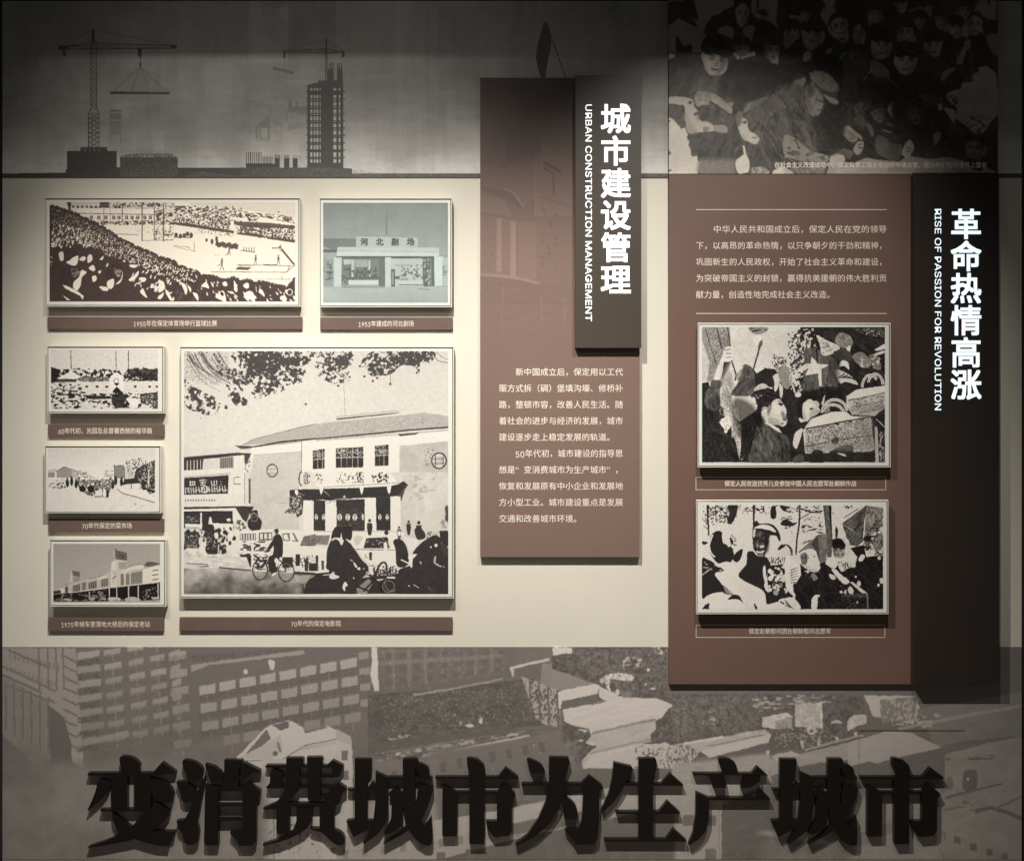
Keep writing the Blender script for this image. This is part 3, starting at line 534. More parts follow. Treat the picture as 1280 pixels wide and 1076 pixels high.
    a.C(.9, "225,960 245,920 270,950 250,965 245,1000 230,985"); a.L(.2, 2.2, "0,905 110,870"); a.C(.92, "0,895 60,890 50,915 0,915"); a.C(.88, "110,880 150,835 160,860 200,880 150,900"); a.L(.85, 1.2, "60,865 120,860"); a.P(.92, "38,735 78,735 78,830 40,830"); a.P(.3, "46,745 70,745 68,820 50,820"); a.P(.92, "0,830 110,820 110,840 0,850"); a.P(.25, "0,700 20,700 20,830 0,830")
    a.spk("400,780 690,790 680,880 400,880", .2, .62, 1.8, 74); a.spk("380,780 690,790 690,870 400,860", .9, .22, 1.6, 75, 2); a.P(.9, "440,790 480,790 480,870 462,860"); a.P(.92, "600,880 670,878 665,895 600,893"); a.P(.8, "510,900 570,895 560,910 515,915")
    a.P(.55, "340,980 440,895 480,930 430,1022 350,1022"); a.L(.15, 2, "345,960 450,1000"); a.L(.15, 2.4, "470,880 540,940 560,1022"); a.L(.15, 2, "400,1000 480,920"); a.O(.5, 1, 610, 960, 50, 50); a.O(.12, 2, 610, 960, 60, 60, 120, 330); a.O(.2, 2.4, 550, 850, 40, 95, 150, 330, 15); a.O(.6, .7, 640, 930, 60, 70, 60, 260)
    v3(); a.C(.2, "1040,1020 1060,940 1120,880 1200,860 1200,1022"); a.O(.75, .7, 1140, 960, 90, 82, 170, 260)
    # cyclist left
    a.O(.15, 1.3, 675, 822, 62, 84); a.O(.6, .5, 675, 822, 48, 68); a.O(.15, 1.3, 895, 835, 65, 84); a.O(.6, .5, 895, 835, 50, 68); a.L(.2, 1.2, "675,825 720,740 740,830 895,835"); a.L(.2, 1.2, "720,740 850,745 895,835"); a.L(.2, 1.4, "690,720 740,760"); a.L(.2, 1.4, "740,835 830,745")
    a.C(.19, "785,545 830,520 862,560 868,640 862,710 840,720 830,780 815,840 770,850 745,800 745,720 780,690 790,640"); a.C(.2, "790,490 825,475 828,510 800,520 790,515"); a.P(.2, "790,555 760,600 728,655 738,668 775,635 800,600"); a.C(.88, "745,680 785,650 780,695 755,700"); a.C(.9, "795,740 810,720 835,750 815,800 805,770"); a.C(.85, "780,500 800,500 800,535 790,530"); a.P(.93, "780,850 820,838 800,862 770,880")
    a.view(0, 0, 1); a.shade("230,438 561,438 561,743 230,743", .05, 4, 89)
    return a.done(.32, 1.3, 1, .05)

def pic_farewell():
    a = Art(876.3, 409.6, 1104, 578, 3.4, .9)
    V = lambda: a.view(850, 390, 4.482); L1 = lambda: a.view(870, 400, 5.664); R1 = lambda: a.view(985, 400, 5.662)
    L1(); a.P(.86, "36,50 720,50 720,600 36,600"); a.P(.6, "36,50 230,50 240,200 190,210 130,430 90,440 60,430 36,300"); a.spk("60,50 230,50 230,200 100,440 80,300", .3, .35, 1.3, 3, .12); a.spk("60,50 230,50 180,300 100,440", .8, .3, 1, 4, .12); a.P(.8, "36,150 90,300 70,440 36,440"); a.L(.3, 1, "60,70 140,330"); a.L(.25, 1.4, "140,60 175,210"); a.L(.25, 1.2, "215,55 235,190")
    a.P(.18, "36,450 80,440 90,480 160,600 300,720 420,640 440,520 700,560 720,1005 36,1005"); a.P(.2, "400,350 480,340 560,380 580,440 700,480 720,700 420,600 380,420")
    a.C(.88, "190,230 200,195 235,190 255,215 245,290 215,305 190,370 170,435 120,430 130,380 160,300"); a.L(.35, .8, "200,215 240,210"); a.L(.35, .8, "205,240 242,240"); a.L(.35, .7, "205,268 240,265"); a.P(.25, "190,300 240,300 190,400 170,430")
    a.C(.36, "110,430 180,435 160,500 165,590 140,640 90,635 50,590 55,530 90,470"); a.shade("110,430 180,435 165,590 90,635 50,590", .22, 3, 5); a.P(.18, "36,450 80,445 60,520 50,600 36,640")
    a.C(.38, "330,320 400,360 400,520 300,540 250,535 240,510 290,440"); a.shade("330,320 400,360 380,520 250,535", .2, 2, 6); a.P(.75, "215,330 250,400 265,490 235,500 205,400"); a.L(.2, 1.6, "245,290 275,390 270,430"); a.P(.6, "270,400 330,325 290,440")
    a.C(.8, "165,500 205,480 230,500 250,560 255,660 290,730 312,760 305,950 290,950 270,850 245,830 240,760 200,700 180,600"); a.shade("165,500 230,490 312,760 300,950 245,830", .3, 4, 7, .4); a.spk("165,500 240,500 260,680 200,680", .4, .25, 1.5, 9, .4); a.C(.92, "160,720 210,685 255,700 230,770 200,780"); a.P(.93, "195,780 215,785 208,805 190,795"); a.spk("150,590 190,590 190,700 150,680", .5, .3, 1.5, 11)
    a.L(.25, 2.2, "455,140 430,240 395,360", w2=1.6); a.C(.6, "365,55 490,55 495,80 440,105 390,95"); a.spk("365,55 490,55 495,80 440,105 390,95", .25, .35, 1.6, 12, 1.8); a.C(.9, "400,120 440,110 465,130 450,170 400,165"); a.C(.4, "440,160 462,145 455,190 430,200")
    a.spk("530,240 640,280 640,360 560,380 530,320", .35, .55, 1.6, 13); a.C(.6, "570,360 640,340 670,430 640,490 600,460"); a.spk("640,80 720,80 720,400 640,360", .3, .5, 2, 14); a.C(.88, "640,270 700,230 670,340 640,330"); a.P(.9, "400,350 430,340 480,345 420,380")
    a.C(.2, "430,390 470,350 540,350 570,390 555,440 480,480 420,440"); a.C(.8, "400,490 455,450 500,470 470,495 420,510"); a.P(.93, "480,475 535,478 530,490"); a.C(.86, "535,400 570,385 575,470 545,510 545,440"); a.C(.85, "580,450 605,480 600,550 585,540")
    a.C(.2, "380,540 420,500 500,490 570,520 560,560 520,600 500,640 470,640 440,620 420,560"); a.spk("380,530 460,530 460,560 380,560", .6, .4, 1, 15, 3)
    a.C(.86, "510,640 530,580 580,560 610,600 632,640 628,680 636,720 610,755 570,740 525,730 500,680"); a.C(.86, "455,640 470,615 500,625 505,680 520,720 500,725 460,720"); a.O(.3, .8, 478, 645, 20, 22, 180, 400); a.P(.2, "575,590 600,595 598,608 580,605"); a.P(.3, "605,700 625,698 622,712 608,712"); a.C(.7, "500,700 540,720 560,740 520,740"); a.C(.55, "600,640 625,690 600,690"); a.L(.2, .8, "570,572 605,580"); a.P(.25, "500,620 530,560 520,640 500,680")
    a.C(.34, "440,725 500,740 580,790 640,830 660,890 650,1005 375,1005 385,900 410,800"); a.shade("440,725 580,790 660,890 650,1005 375,1005 400,820", .22, 3, 16); a.P(.9, "450,722 500,725 580,770 598,800 560,785 500,745"); a.L(.2, .9, "430,745 540,790 600,870", curve=True); a.L(.2, .8, "590,870 600,990"); a.L(.2, .8, "480,820 440,990"); a.E(.5, 655, 885, 10, 10)
    a.L(.4, .7, "110,770 240,830"); a.L(.35, .5, "110,760 150,810"); a.spk("350,690 430,690 400,880 350,880", .45, .2, 1.6, 17); a.spk("290,940 340,950 340,1000 290,1000", .6, .25, 1.4, 18); a.spk("36,640 300,800 280,1000 36,1000", .28, .1, 1.5, 19)
    a.C(.85, "690,800 708,790 712,900 690,900"); a.spk("640,780 720,750 720,1000 660,1000", .5, .12, 1.5, 20)
    R1(); a.P(.2, "60,50 672,50 672,1005 0,1005 0,480 60,380"); a.P(.88, "0,50 75,50 80,130 50,230 20,260 0,480")
    a.spk("20,80 180,60 200,220 100,300 90,500 20,540 0,440 30,250", .85, .52, 3, 21, .8); a.spk("0,90 100,60 110,300 30,420 0,400", .25, .45, 2.2, 22)
    a.P(.4, "110,200 180,200 330,280 350,340 340,480 90,500 100,330"); a.shade("110,200 350,300 340,480 90,500", .15, 3, 23); a.L(.2, 2, "190,200 210,480"); a.L(.25, 1.2, "300,240 260,470")
    a.P(.92, "155,262 185,290 200,312 280,320 225,350 228,472 208,470 200,380 110,395 135,345 100,320 150,310"); a.C(.88, "70,340 130,310 140,340 60,370"); a.C(.88, "25,390 75,380 70,410 30,415"); a.E(.92, 60, 530, 22, 20); a.C(.85, "10,440 30,460 40,510 20,480")
    a.C(.84, "190,110 250,140 350,190 330,230 235,255 215,180"); a.spk("190,110 250,140 350,190 330,230 235,255", .6, .3, 2, 24, 1.6); a.C(.55, "320,140 360,90 430,120 445,180 400,205 345,190"); a.shade("320,140 360,90 445,180 400,205", .3, 3, 25)
    a.C(.24, "240,80 310,85 320,130 260,140"); a.C(.3, "310,230 400,205 440,250 430,300 380,330 330,290"); a.C(.92, "350,330 370,290 410,300 420,355 390,330"); a.C(.9, "400,205 430,180 425,225")
    a.C(.55, "440,260 510,230 570,290 560,340 500,330"); a.C(.5, "560,250 620,260 645,350 590,340"); a.spk("440,260 645,260 645,350 500,340", .85, .25, 2, 26); a.C(.9, "600,210 640,175 672,170 672,205 620,220"); a.C(.88, "595,245 660,220 670,235 610,255"); a.spk("430,55 672,60 672,130 560,130", .75, .3, 1.6, 27, .3); a.P(.2, "500,110 672,130 672,170 600,210 520,230 440,200")
    a.C(.85, "330,350 420,390 485,460 400,440 360,450 335,410"); [a.L(.3, 1.4, [335 + 18 * k, 390 - 2 * k + 25, 390 + 20 * k, 380 + 12 * k]) for k in range(5)]
    a.C(.16, "195,530 210,490 280,472 350,485 372,540 340,570 260,560 220,580"); a.C(.85, "225,590 250,530 240,600"); a.C(.16, "60,590 100,520 160,500 200,520 190,570 130,560 90,600 85,680 60,660")
    a.C(.88, "95,600 140,560 175,580 195,610 215,640 190,670 150,690 120,720 95,680"); a.P(.2, "140,625 162,622 160,632 142,636"); a.L(.25, .7, "185,655 205,640"); a.C(.85, "65,695 95,700 112,715 80,725"); a.C(.8, "180,570 210,590 200,620 180,600"); a.C(.6, "240,620 280,620 280,650 245,655"); a.spk("290,580 400,590 400,650 330,640", .5, .2, 1.6, 28)
    a.P(.84, "400,540 470,495 672,465 672,620 600,680 440,670 400,600"); a.spk("410,560 672,510 672,640 440,670", .5, .36, .9, 29, 2.5); a.L(.3, .8, "415,570 540,545 672,515", curve=True); a.L(.4, .7, "430,620 560,595 672,570", curve=True); a.L(.35, .8, "480,665 600,640 672,610", curve=True)
    a.P(.92, "410,545 480,492 672,467 672,508 540,540 420,565"); 
    for w, t in ((3.4, .9), (.6, .4)): a.O(t, w, 570, 480, 58, 88, 180, 320); a.O(t, w, 605, 475, 55, 90, 200, 350)
    a.P(.84, "95,780 150,700 300,650 400,650 440,680 570,685 600,920 560,930 110,945"); a.spk("110,770 560,700 600,920 440,935 110,945", .45, .42, .9, 30, 1.2); a.P(.92, "120,765 170,700 300,650 400,652 440,680 530,690 400,720 200,755"); a.L(.25, 1.6, "110,770 250,745 400,715 560,690", curve=True); a.L(.3, 1.2, "110,895 250,868 400,840 590,818", curve=True); a.spk("110,765 570,685 570,700 110,785", .2, .3, 1, 35, 3)
    for w, t in ((3.6, .9), (.6, .4)): a.O(t, w, 320, 660, 88, 95, 195, 350); a.O(t, w, 305, 670, 80, 70, 190, 345)
    a.C(.86, "40,800 95,770 60,890 45,910 25,880"); a.C(.75, "250,900 300,850 345,840 340,880 300,920 260,930"); a.C(.3, "295,850 340,830 345,870 310,880"); a.C(.2, "160,930 200,915 240,940 240,1005 140,1005"); a.C(.22, "280,940 370,890 440,885 450,930 390,960"); a.C(.85, "340,940 390,950 400,965 350,950"); a.C(.35, "30,980 60,950 100,960 90,1005 20,1005"); a.P(.75, "600,750 620,760 630,1005 605,1005"); a.spk("620,790 672,790 672,1000 630,1000", .7, .45, 2.5, 32, .5); a.L(.8, 1, "610,700 672,760", curve=False); a.P(.85, "560,690 575,720 590,760 575,700")
    L1(); a.PF(.68, "505,690 560,700 600,745 540,735", 1.2, .8); a.PF(.95, "540,600 580,600 590,660 550,660", 1.5, .7); a.PF(.6, "590,640 632,690 636,720 600,700", .9, .6); a.PF(.72, "500,620 520,600 520,680 500,700", 1, .7); a.L(.15, 1.1, "570,596 588,590 604,598", curve=True); a.E(.12, 592, 604, 9, 6); a.L(.2, 1, "602,702 618,706 630,698", curve=True)
    a.PF(.1, "420,640 480,720 440,760 400,700", 2, .8); a.PF(.42, "480,760 560,850 520,980 440,940", 4, .5); a.PF(.22, "600,850 660,900 640,1005 580,1000", 3, .6); a.PF(.6, "200,330 240,300 190,420 160,430", 1.2, .6); a.PF(.22, "100,560 160,560 140,640 90,630", 2, .6); a.PF(.25, "320,430 400,430 380,520 300,530", 3, .5); a.PF(.5, "150,440 240,420 240,600 180,600", 2.5, .4)
    a.spk("40,640 340,680 330,1005 40,1005", .3, .07, .9, 62); a.spk("700,480 560,760 640,800 720,700", .34, .1, 1.2, 63); a.PF(.14, "250,560 420,640 380,900 280,800", 3, .6)
    R1(); a.PF(.7, "150,620 200,640 180,680 140,690", 1, .6); a.PF(.95, "110,620 150,600 150,650 120,660", 1.2, .6); a.E(.12, 152, 629, 10, 6); a.PF(.72, "100,640 120,700 110,715 92,680", 1, .6); a.PF(.62, "110,900 560,850 590,920 440,930", 3, .5); a.PF(.5, "480,700 590,690 600,900 560,900", 2.5, .35); a.PF(.6, "500,600 670,590 620,670 500,665", 2.5, .4); a.PF(.3, "90,430 200,450 180,500 90,500", 2, .5); a.PF(.26, "280,290 350,300 345,470 300,480", 3, .5)
    L1(); a.folds("375,800 440,725 580,790 660,890 650,1005 375,1005", .2, 1.5, 75, 70, 6); a.folds("60,440 180,430 165,590 90,640 50,590", .2, 1.2, 70, 71, 5); a.folds("240,510 330,320 400,360 400,520 300,540", .2, 1.4, 120, 72, 5); a.folds("380,540 420,500 570,520 500,640 440,620", .22, .6, 20, 73, 6); a.folds("36,660 160,640 340,740 340,1005 36,1005", .1, 2, 70, 74, 6); a.folds("165,500 240,490 312,760 300,950 245,830", .3, 1, 80, 75, 6)
    R1(); a.folds("90,200 350,280 340,480 90,500", .16, 1.4, 75, 76, 6); a.folds("190,110 350,190 235,255", .25, 1.1, 20, 77, 5); a.folds("320,140 445,120 445,190 345,200", .25, 1, 60, 78, 5); a.folds("440,200 672,130 672,440 500,380", .14, 1.6, 30, 79, 6); a.folds("195,530 280,472 372,540 260,560", .12, .8, 10, 80, 6)
    for k in range(13): a.L(.42, .55, [112 + 0 * k, 785 + k * 12, 350, 745 + k * 12, 585, 705 + k * 15], .45, True)
    for k in range(30): a.L(.5, .5, [118 + k * 16, 780 - k * 2.2, 122 + k * 16, 935 - k * .6], .35)
    for k in range(9): a.L(.42, .5, [418, 575 + k * 11, 560, 550 + k * 11, 670, 522 + k * 12], .45, True)
    V(); a.shade("118,88 1138,88 1138,842 118,842", .10, 2.4, 64); a.shade("118,88 1138,88 1138,842 118,842", .08, 9, 65)
    return a.done(.45, 1.3, 1, .05)

def pic_laugh():
    a = Art(876.2, 630.6, 1101.6, 760.4, 3.6, .88)
    L1 = lambda: a.view(870, 620, 7.175); R1 = lambda: a.view(980, 620, 7.177)
    L1(); a.P(.2, "85,75 108,75 105,200 112,350 100,350 90,200"); a.spk("45,75 350,75 340,220 240,240 100,260 45,260", .22, .28, 1.4, 3, 1.6); a.C(.2, "275,80 360,75 350,160 310,240 270,230 290,150"); a.spk("240,75 400,75 330,250 250,250", .25, .4, 1.5, 4, .8)
    for q in ("108,140 170,80", "105,180 220,120 280,180", "100,250 50,200", "110,300 60,260", "170,80 260,110", "500,130 400,125", "690,90 740,75"): a.L(.25, 1.2, q, w2=.4)
    a.P(.22, "500,75 522,75 512,260 498,260"); a.spk("390,75 700,75 700,200 560,160 400,150", .22, .2, 1.6, 5, 1.8); a.C(.2, "660,100 700,90 705,190 660,190"); a.C(.2, "740,80 800,90 790,130 760,120"); a.C(.2, "745,240 790,200 860,240 860,262 770,260"); a.spk("740,170 860,170 860,330 760,300", .22, .3, 1.4, 6, 1.8)
    # left woman from behind
    a.C(.2, "110,420 130,340 190,305 230,330 250,420 300,440 330,520 290,600 220,600 170,580 115,500"); a.C(.2, "45,570 90,560 150,590 170,620 230,640 250,660 160,690 200,740 250,860 150,870 45,900"); a.C(.88, "225,330 240,330 245,420 228,400"); a.C(.88, "255,330 300,400 290,450 262,420"); a.C(.2, "290,360 325,400 310,430"); a.L(.88, 2, "140,340 110,430 125,500 160,540", curve=True)
    a.C(.2, "320,560 330,520 405,465 395,540 360,585"); a.C(.9, "190,610 260,580 330,600 370,640 375,700 430,760 560,810 600,870 620,960 540,1000 420,900 330,860 240,800 160,690 240,660"); a.C(.9, "60,910 150,860 260,855 360,890 400,950 420,1003 45,1003"); a.P(.88, "350,600 440,540 400,660 372,680"); a.P(.2, "45,1000 75,965 110,945 108,1003"); a.C(.2, "275,915 330,875 380,890 410,950 380,920 330,915"); a.P(.2, "505,950 520,960 545,1003 520,1003")
    a.L(.2, 1.2, "240,860 340,880"); a.C(.2, "45,400 100,410 60,430"); a.spk("45,570 160,580 160,680 45,690", .85, .12, 1.3, 8, 2.5); a.L(.85, 1, "130,640 45,700"); a.L(.22, .7, "200,440 330,470"); a.spk("150,590 260,600 250,700 150,690", .85, .2, 1, 9, 3)
    for k in range(7): a.L(.2, 1.1, [190 + k * 8, 780 + k * 12, 250 + k * 12, 800 + k * 10], w2=.3)
    a.spk("300,330 360,380 350,460 300,440", .2, .3, 1.2, 10)
    # laughing man with cap
    a.C(.2, "495,330 500,260 530,215 560,240 640,240 700,270 740,340 745,390 720,390 705,350 640,345 560,300 510,300"); a.C(.9, "505,285 560,255 620,250 680,280 705,320 640,300 560,285"); a.C(.26, "500,300 540,295 640,330 645,380 620,480 600,540 560,545 530,500 500,450"); a.spk("500,300 640,330 600,540 530,500", .5, .25, 1.3, 11, 1.6); a.P(.86, "502,295 525,290 515,360 500,370"); a.C(.88, "640,370 700,355 730,400 700,450 640,480 650,420")
    a.C(.85, "560,440 595,435 595,455 565,458"); a.C(.8, "528,430 548,428 545,450"); a.C(.85, "530,480 560,490 600,480 590,500 560,505 535,500"); a.C(.16, "505,460 560,470 610,465 580,478 520,478"); a.L(.14, 1.4, "508,378 545,372"); a.L(.14, 1.4, "570,385 620,392"); a.P(.14, "510,395 540,395 540,408 512,408"); a.P(.14, "578,400 610,402 608,414 580,412"); a.C(.55, "545,520 590,510 590,535 560,540")
    a.C(.2, "450,500 500,490 540,530 620,540 660,580 640,640 620,700 600,800 640,860 720,900 780,920 700,950 625,960 600,850 500,790 400,740 372,690 440,600"); a.C(.2, "640,860 860,760 860,890 700,930"); a.P(.2, "620,620 800,600 830,760 790,860 640,880")
    a.C(.9, "590,630 610,620 615,700 610,780 590,700"); a.blobs("630,620 800,600 810,860 640,880", .9, 46, 1.3, 2.2, 12, 1.3, 70, 40, .1); a.E(.92, 655, 728, 22, 24); a.E(.92, 725, 725, 16, 16); a.E(.85, 770, 730, 18, 34); a.E(.92, 650, 665, 20, 22); a.E(.92, 705, 855, 22, 24); a.O(.2, .8, 705, 852, 12, 12); a.O(.8, .8, 688, 792, 18, 16); a.O(.8, .8, 738, 790, 12, 14); a.L(.7, .8, "680,752 760,752 760,800 700,840")
    a.C(.2, "720,470 750,430 790,430 780,450 740,475"); a.O(.22, 1.2, 790, 500, 60, 70, 250, 380); a.C(.86, "740,480 800,450 840,500 820,560 740,560"); a.P(.88, "620,540 760,560 860,560 860,700 800,690 760,600 660,600"); a.spk("640,540 800,540 800,640 640,640", .2, .4, 1.8, 13, .5)
    a.P(.88, "800,700 860,680 860,850 820,800 800,760")
    for k in range(6): a.L(.2, 1, [800, 690 + 22 * k, 860, 700 + 26 * k], w2=.3)
    a.C(.9, "730,930 790,905 860,940 860,1003 820,985"); a.P(.9, "540,985 640,960 740,930 860,1003 540,1003"); a.L(.2, 1.6, "745,935 840,1003"); a.L(.2, 1.2, "780,920 860,980")
    R1(); a.L(.22, 2, "130,75 122,250 100,400 95,520"); a.spk("0,80 330,80 330,160 200,140 0,150", .22, .3, 1.5, 14, 2); a.spk("0,200 110,230 60,270 0,260", .2, .6, 1.8, 15, 2); a.spk("130,240 340,240 340,330 150,320", .25, .35, 1.4, 16, 3); a.L(.22, 1.6, "150,110 240,140 330,130", curve=True); a.L(.25, 1, "130,200 230,140"); a.L(.3, .7, "0,110 60,105 115,140", curve=True); a.spk("150,160 330,160 330,240 150,240", .25, .12, 1.2, 17, 2)
    a.P(.32, "335,80 405,80 410,200 420,360 410,540 370,540 360,300"); a.spk("335,80 405,80 420,540 370,540", .65, .3, 1.2, 18, .15); a.P(.15, "385,80 408,80 414,300 405,320 395,200")
    a.P(.5, "110,500 200,420 290,340 370,330 365,580 310,600 270,480"); a.shade("110,500 290,340 370,330 365,580 310,600", .25, 3, 19); a.P(.3, "230,420 290,340 300,480 310,590 280,500"); a.spk("110,410 240,380 180,440 120,450", .3, .4, 1.2, 20, 3)
    a.P(.36, "505,240 720,80 700,250 690,400 640,445 570,430 540,350"); a.shade("505,240 720,80 690,400 600,440 540,350", .25, 4, 21); a.L(.65, 1, "510,245 620,320"); a.P(.55, "720,80 860,100 870,260 780,330 700,380"); a.shade("720,80 870,100 870,260 700,380", .35, 4, 22); a.L(.2, 1, "720,80 695,250 685,400"); a.L(.25, 1.2, "860,100 870,180 800,250 740,310", curve=True); a.spk("720,90 870,100 870,330 730,360", .28, .22, 1.8, 23); a.spk("490,80 600,80 590,120 500,100", .22, .5, 1.6, 24); a.L(.25, .8, "520,190 650,110"); a.C(.2, "448,270 468,300 460,370 446,360"); a.spk("410,80 440,150 420,160", .3, .3, 1, 25)
    # dark mass of coats
    a.P(.16, "580,460 700,430 720,540 870,520 872,1003 80,1003 90,780 140,700 130,600 180,640 310,600 400,560 620,620 640,540")
    a.C(.88, "135,500 180,475 230,465 265,490 285,560 310,620 300,660 250,675 200,650 160,620 140,580"); a.C(.3, "138,520 180,500 192,540 180,600 150,605 138,560"); a.spk("138,500 195,490 190,610 140,610", .75, .35, 1.1, 26, 1.6); a.L(.3, .9, "205,540 210,555"); a.E(.3, 258, 535, 6, 6); a.C(.9, "180,660 215,660 200,685"); a.C(.55, "230,690 260,690 290,730 250,750"); a.spk("140,600 320,660 300,760 160,720", .6, .1, 1.3, 27)
    a.C(.9, "0,530 60,560 120,600 135,680 110,740 60,800 90,890 40,860 0,780"); a.P(.9, "0,550 100,590 130,660 120,720 60,780 0,740")
    for k in range(6): a.L(.2, 1, [45, 660 + 22 * k, 110, 630 + 26 * k], w2=.3)
    a.L(.22, 1.2, "10,430 45,470 50,520", curve=True); a.P(.85, "70,540 125,535 130,555 75,555"); a.C(.88, "0,910 60,900 110,940 130,1003 0,1003"); [a.L(.2, 1.2, [0, 930 + 20 * k, 60 + 10 * k, 990 + 6 * k], w2=.4) for k in range(3)]
    a.C(.9, "240,900 285,880 280,1003 235,1003 232,940"); a.E(.88, 295, 885, 12, 12)
    a.C(.2, "415,400 440,375 500,375 555,400 550,430 480,430 430,440"); a.C(.85, "500,365 545,370 572,420 575,550 545,560 540,450"); a.C(.75, "415,440 460,430 525,440 535,500 520,540 470,545 425,500"); a.spk("420,430 525,435 520,540 430,520", .2, .42, 1.4, 28, 1.5); a.C(.15, "435,512 480,518 528,505 500,530 450,532"); a.C(.9, "455,520 500,522 500,530 460,530"); a.L(.15, 1.4, "435,465 470,460"); a.L(.15, 1.4, "490,465 525,470")
    a.C(.9, "355,590 400,550 460,555 470,600 440,640 400,630"); a.C(.88, "470,600 540,570 610,590 625,625 560,640 500,670"); a.spk("470,570 625,590 560,660 490,660", .2, .3, 1.2, 29, .6); a.C(.9, "410,650 450,650 500,700 560,740 565,770 520,780 460,720"); a.C(.86, "390,690 430,700 450,730 420,740 395,720"); a.P(.86, "575,765 600,760 730,860 725,880 690,870")
    a.C(.85, "555,830 575,800 605,830 600,870 575,870"); a.E(.88, 497, 852, 14, 12); a.C(.8, "520,850 540,830 545,870 525,865"); a.E(.88, 655, 775, 18, 26); a.E(.9, 627, 715, 9, 10); a.E(.88, 638, 945, 9, 9); a.P(.32, "480,880 580,870 720,860 735,900 560,895"); a.spk("480,870 720,860 740,1003 480,1003", .4, .15, 1.6, 30); a.P(.5, "722,870 740,870 740,1000 728,1000")
    a.C(.9, "650,560 680,515 710,530 690,570 665,580"); a.C(.88, "820,545 840,530 850,555 835,565"); a.E(.88, 858, 750, 18, 26); a.E(.88, 830, 790, 12, 14); a.P(.88, "705,430 740,440 820,510 800,520 730,470")
    a.C(.55, "790,350 830,330 872,350 872,520 820,515 780,440 775,390"); a.spk("780,300 872,300 872,520 790,520", .25, .4, 1.6, 31, 1.4); a.spk("780,260 872,230 872,360 790,350", .3, .3, 1.4, 32, 2); a.C(.2, "725,355 780,345 790,360 740,370"); a.spk("690,370 780,360 780,500 700,480", .2, .55, 1.8, 33); a.C(.8, "830,450 868,450 865,500 835,505"); a.spk("160,740 860,640 860,1003 160,1003", .5, .02, 1, 34)
    L1(); a.PF(.12, "600,330 645,350 640,470 620,500", 1, .5); a.PF(.5, "520,400 545,395 545,440 525,440", .8, .5); a.PF(.8, "300,700 420,780 560,850 500,950 400,880", 6, .25)
    R1(); a.PF(.72, "150,600 240,640 300,655 250,675 190,650", 1.2, .5); a.PF(.55, "430,500 520,500 510,545 450,545", .8, .5); a.shade("0,75 872,75 872,1003 0,1003", .06, 3, 66); a.folds("80,760 320,620 640,560 872,540 872,1003 80,1003", .1, 1.8, 60, 67, 6, .4); a.folds("505,240 720,80 690,400 570,430", .2, 1.2, -50, 68, 6); a.folds("700,90 870,100 870,300 700,380", .2, 1.4, 60, 69, 6)
    a.face(470, 485, 92, 112, .62, 6, -1, 1, .12); a.face(166, 556, 60, 104, .5, -6, 1, -1, .2); a.face(833, 420, 74, 118, .56, 4, 1, -1, .2); a.face(730, 410, 56, 70, .5, 0, 1, 1, .15)
    return a.done(.45, 1.2, 1, .06)
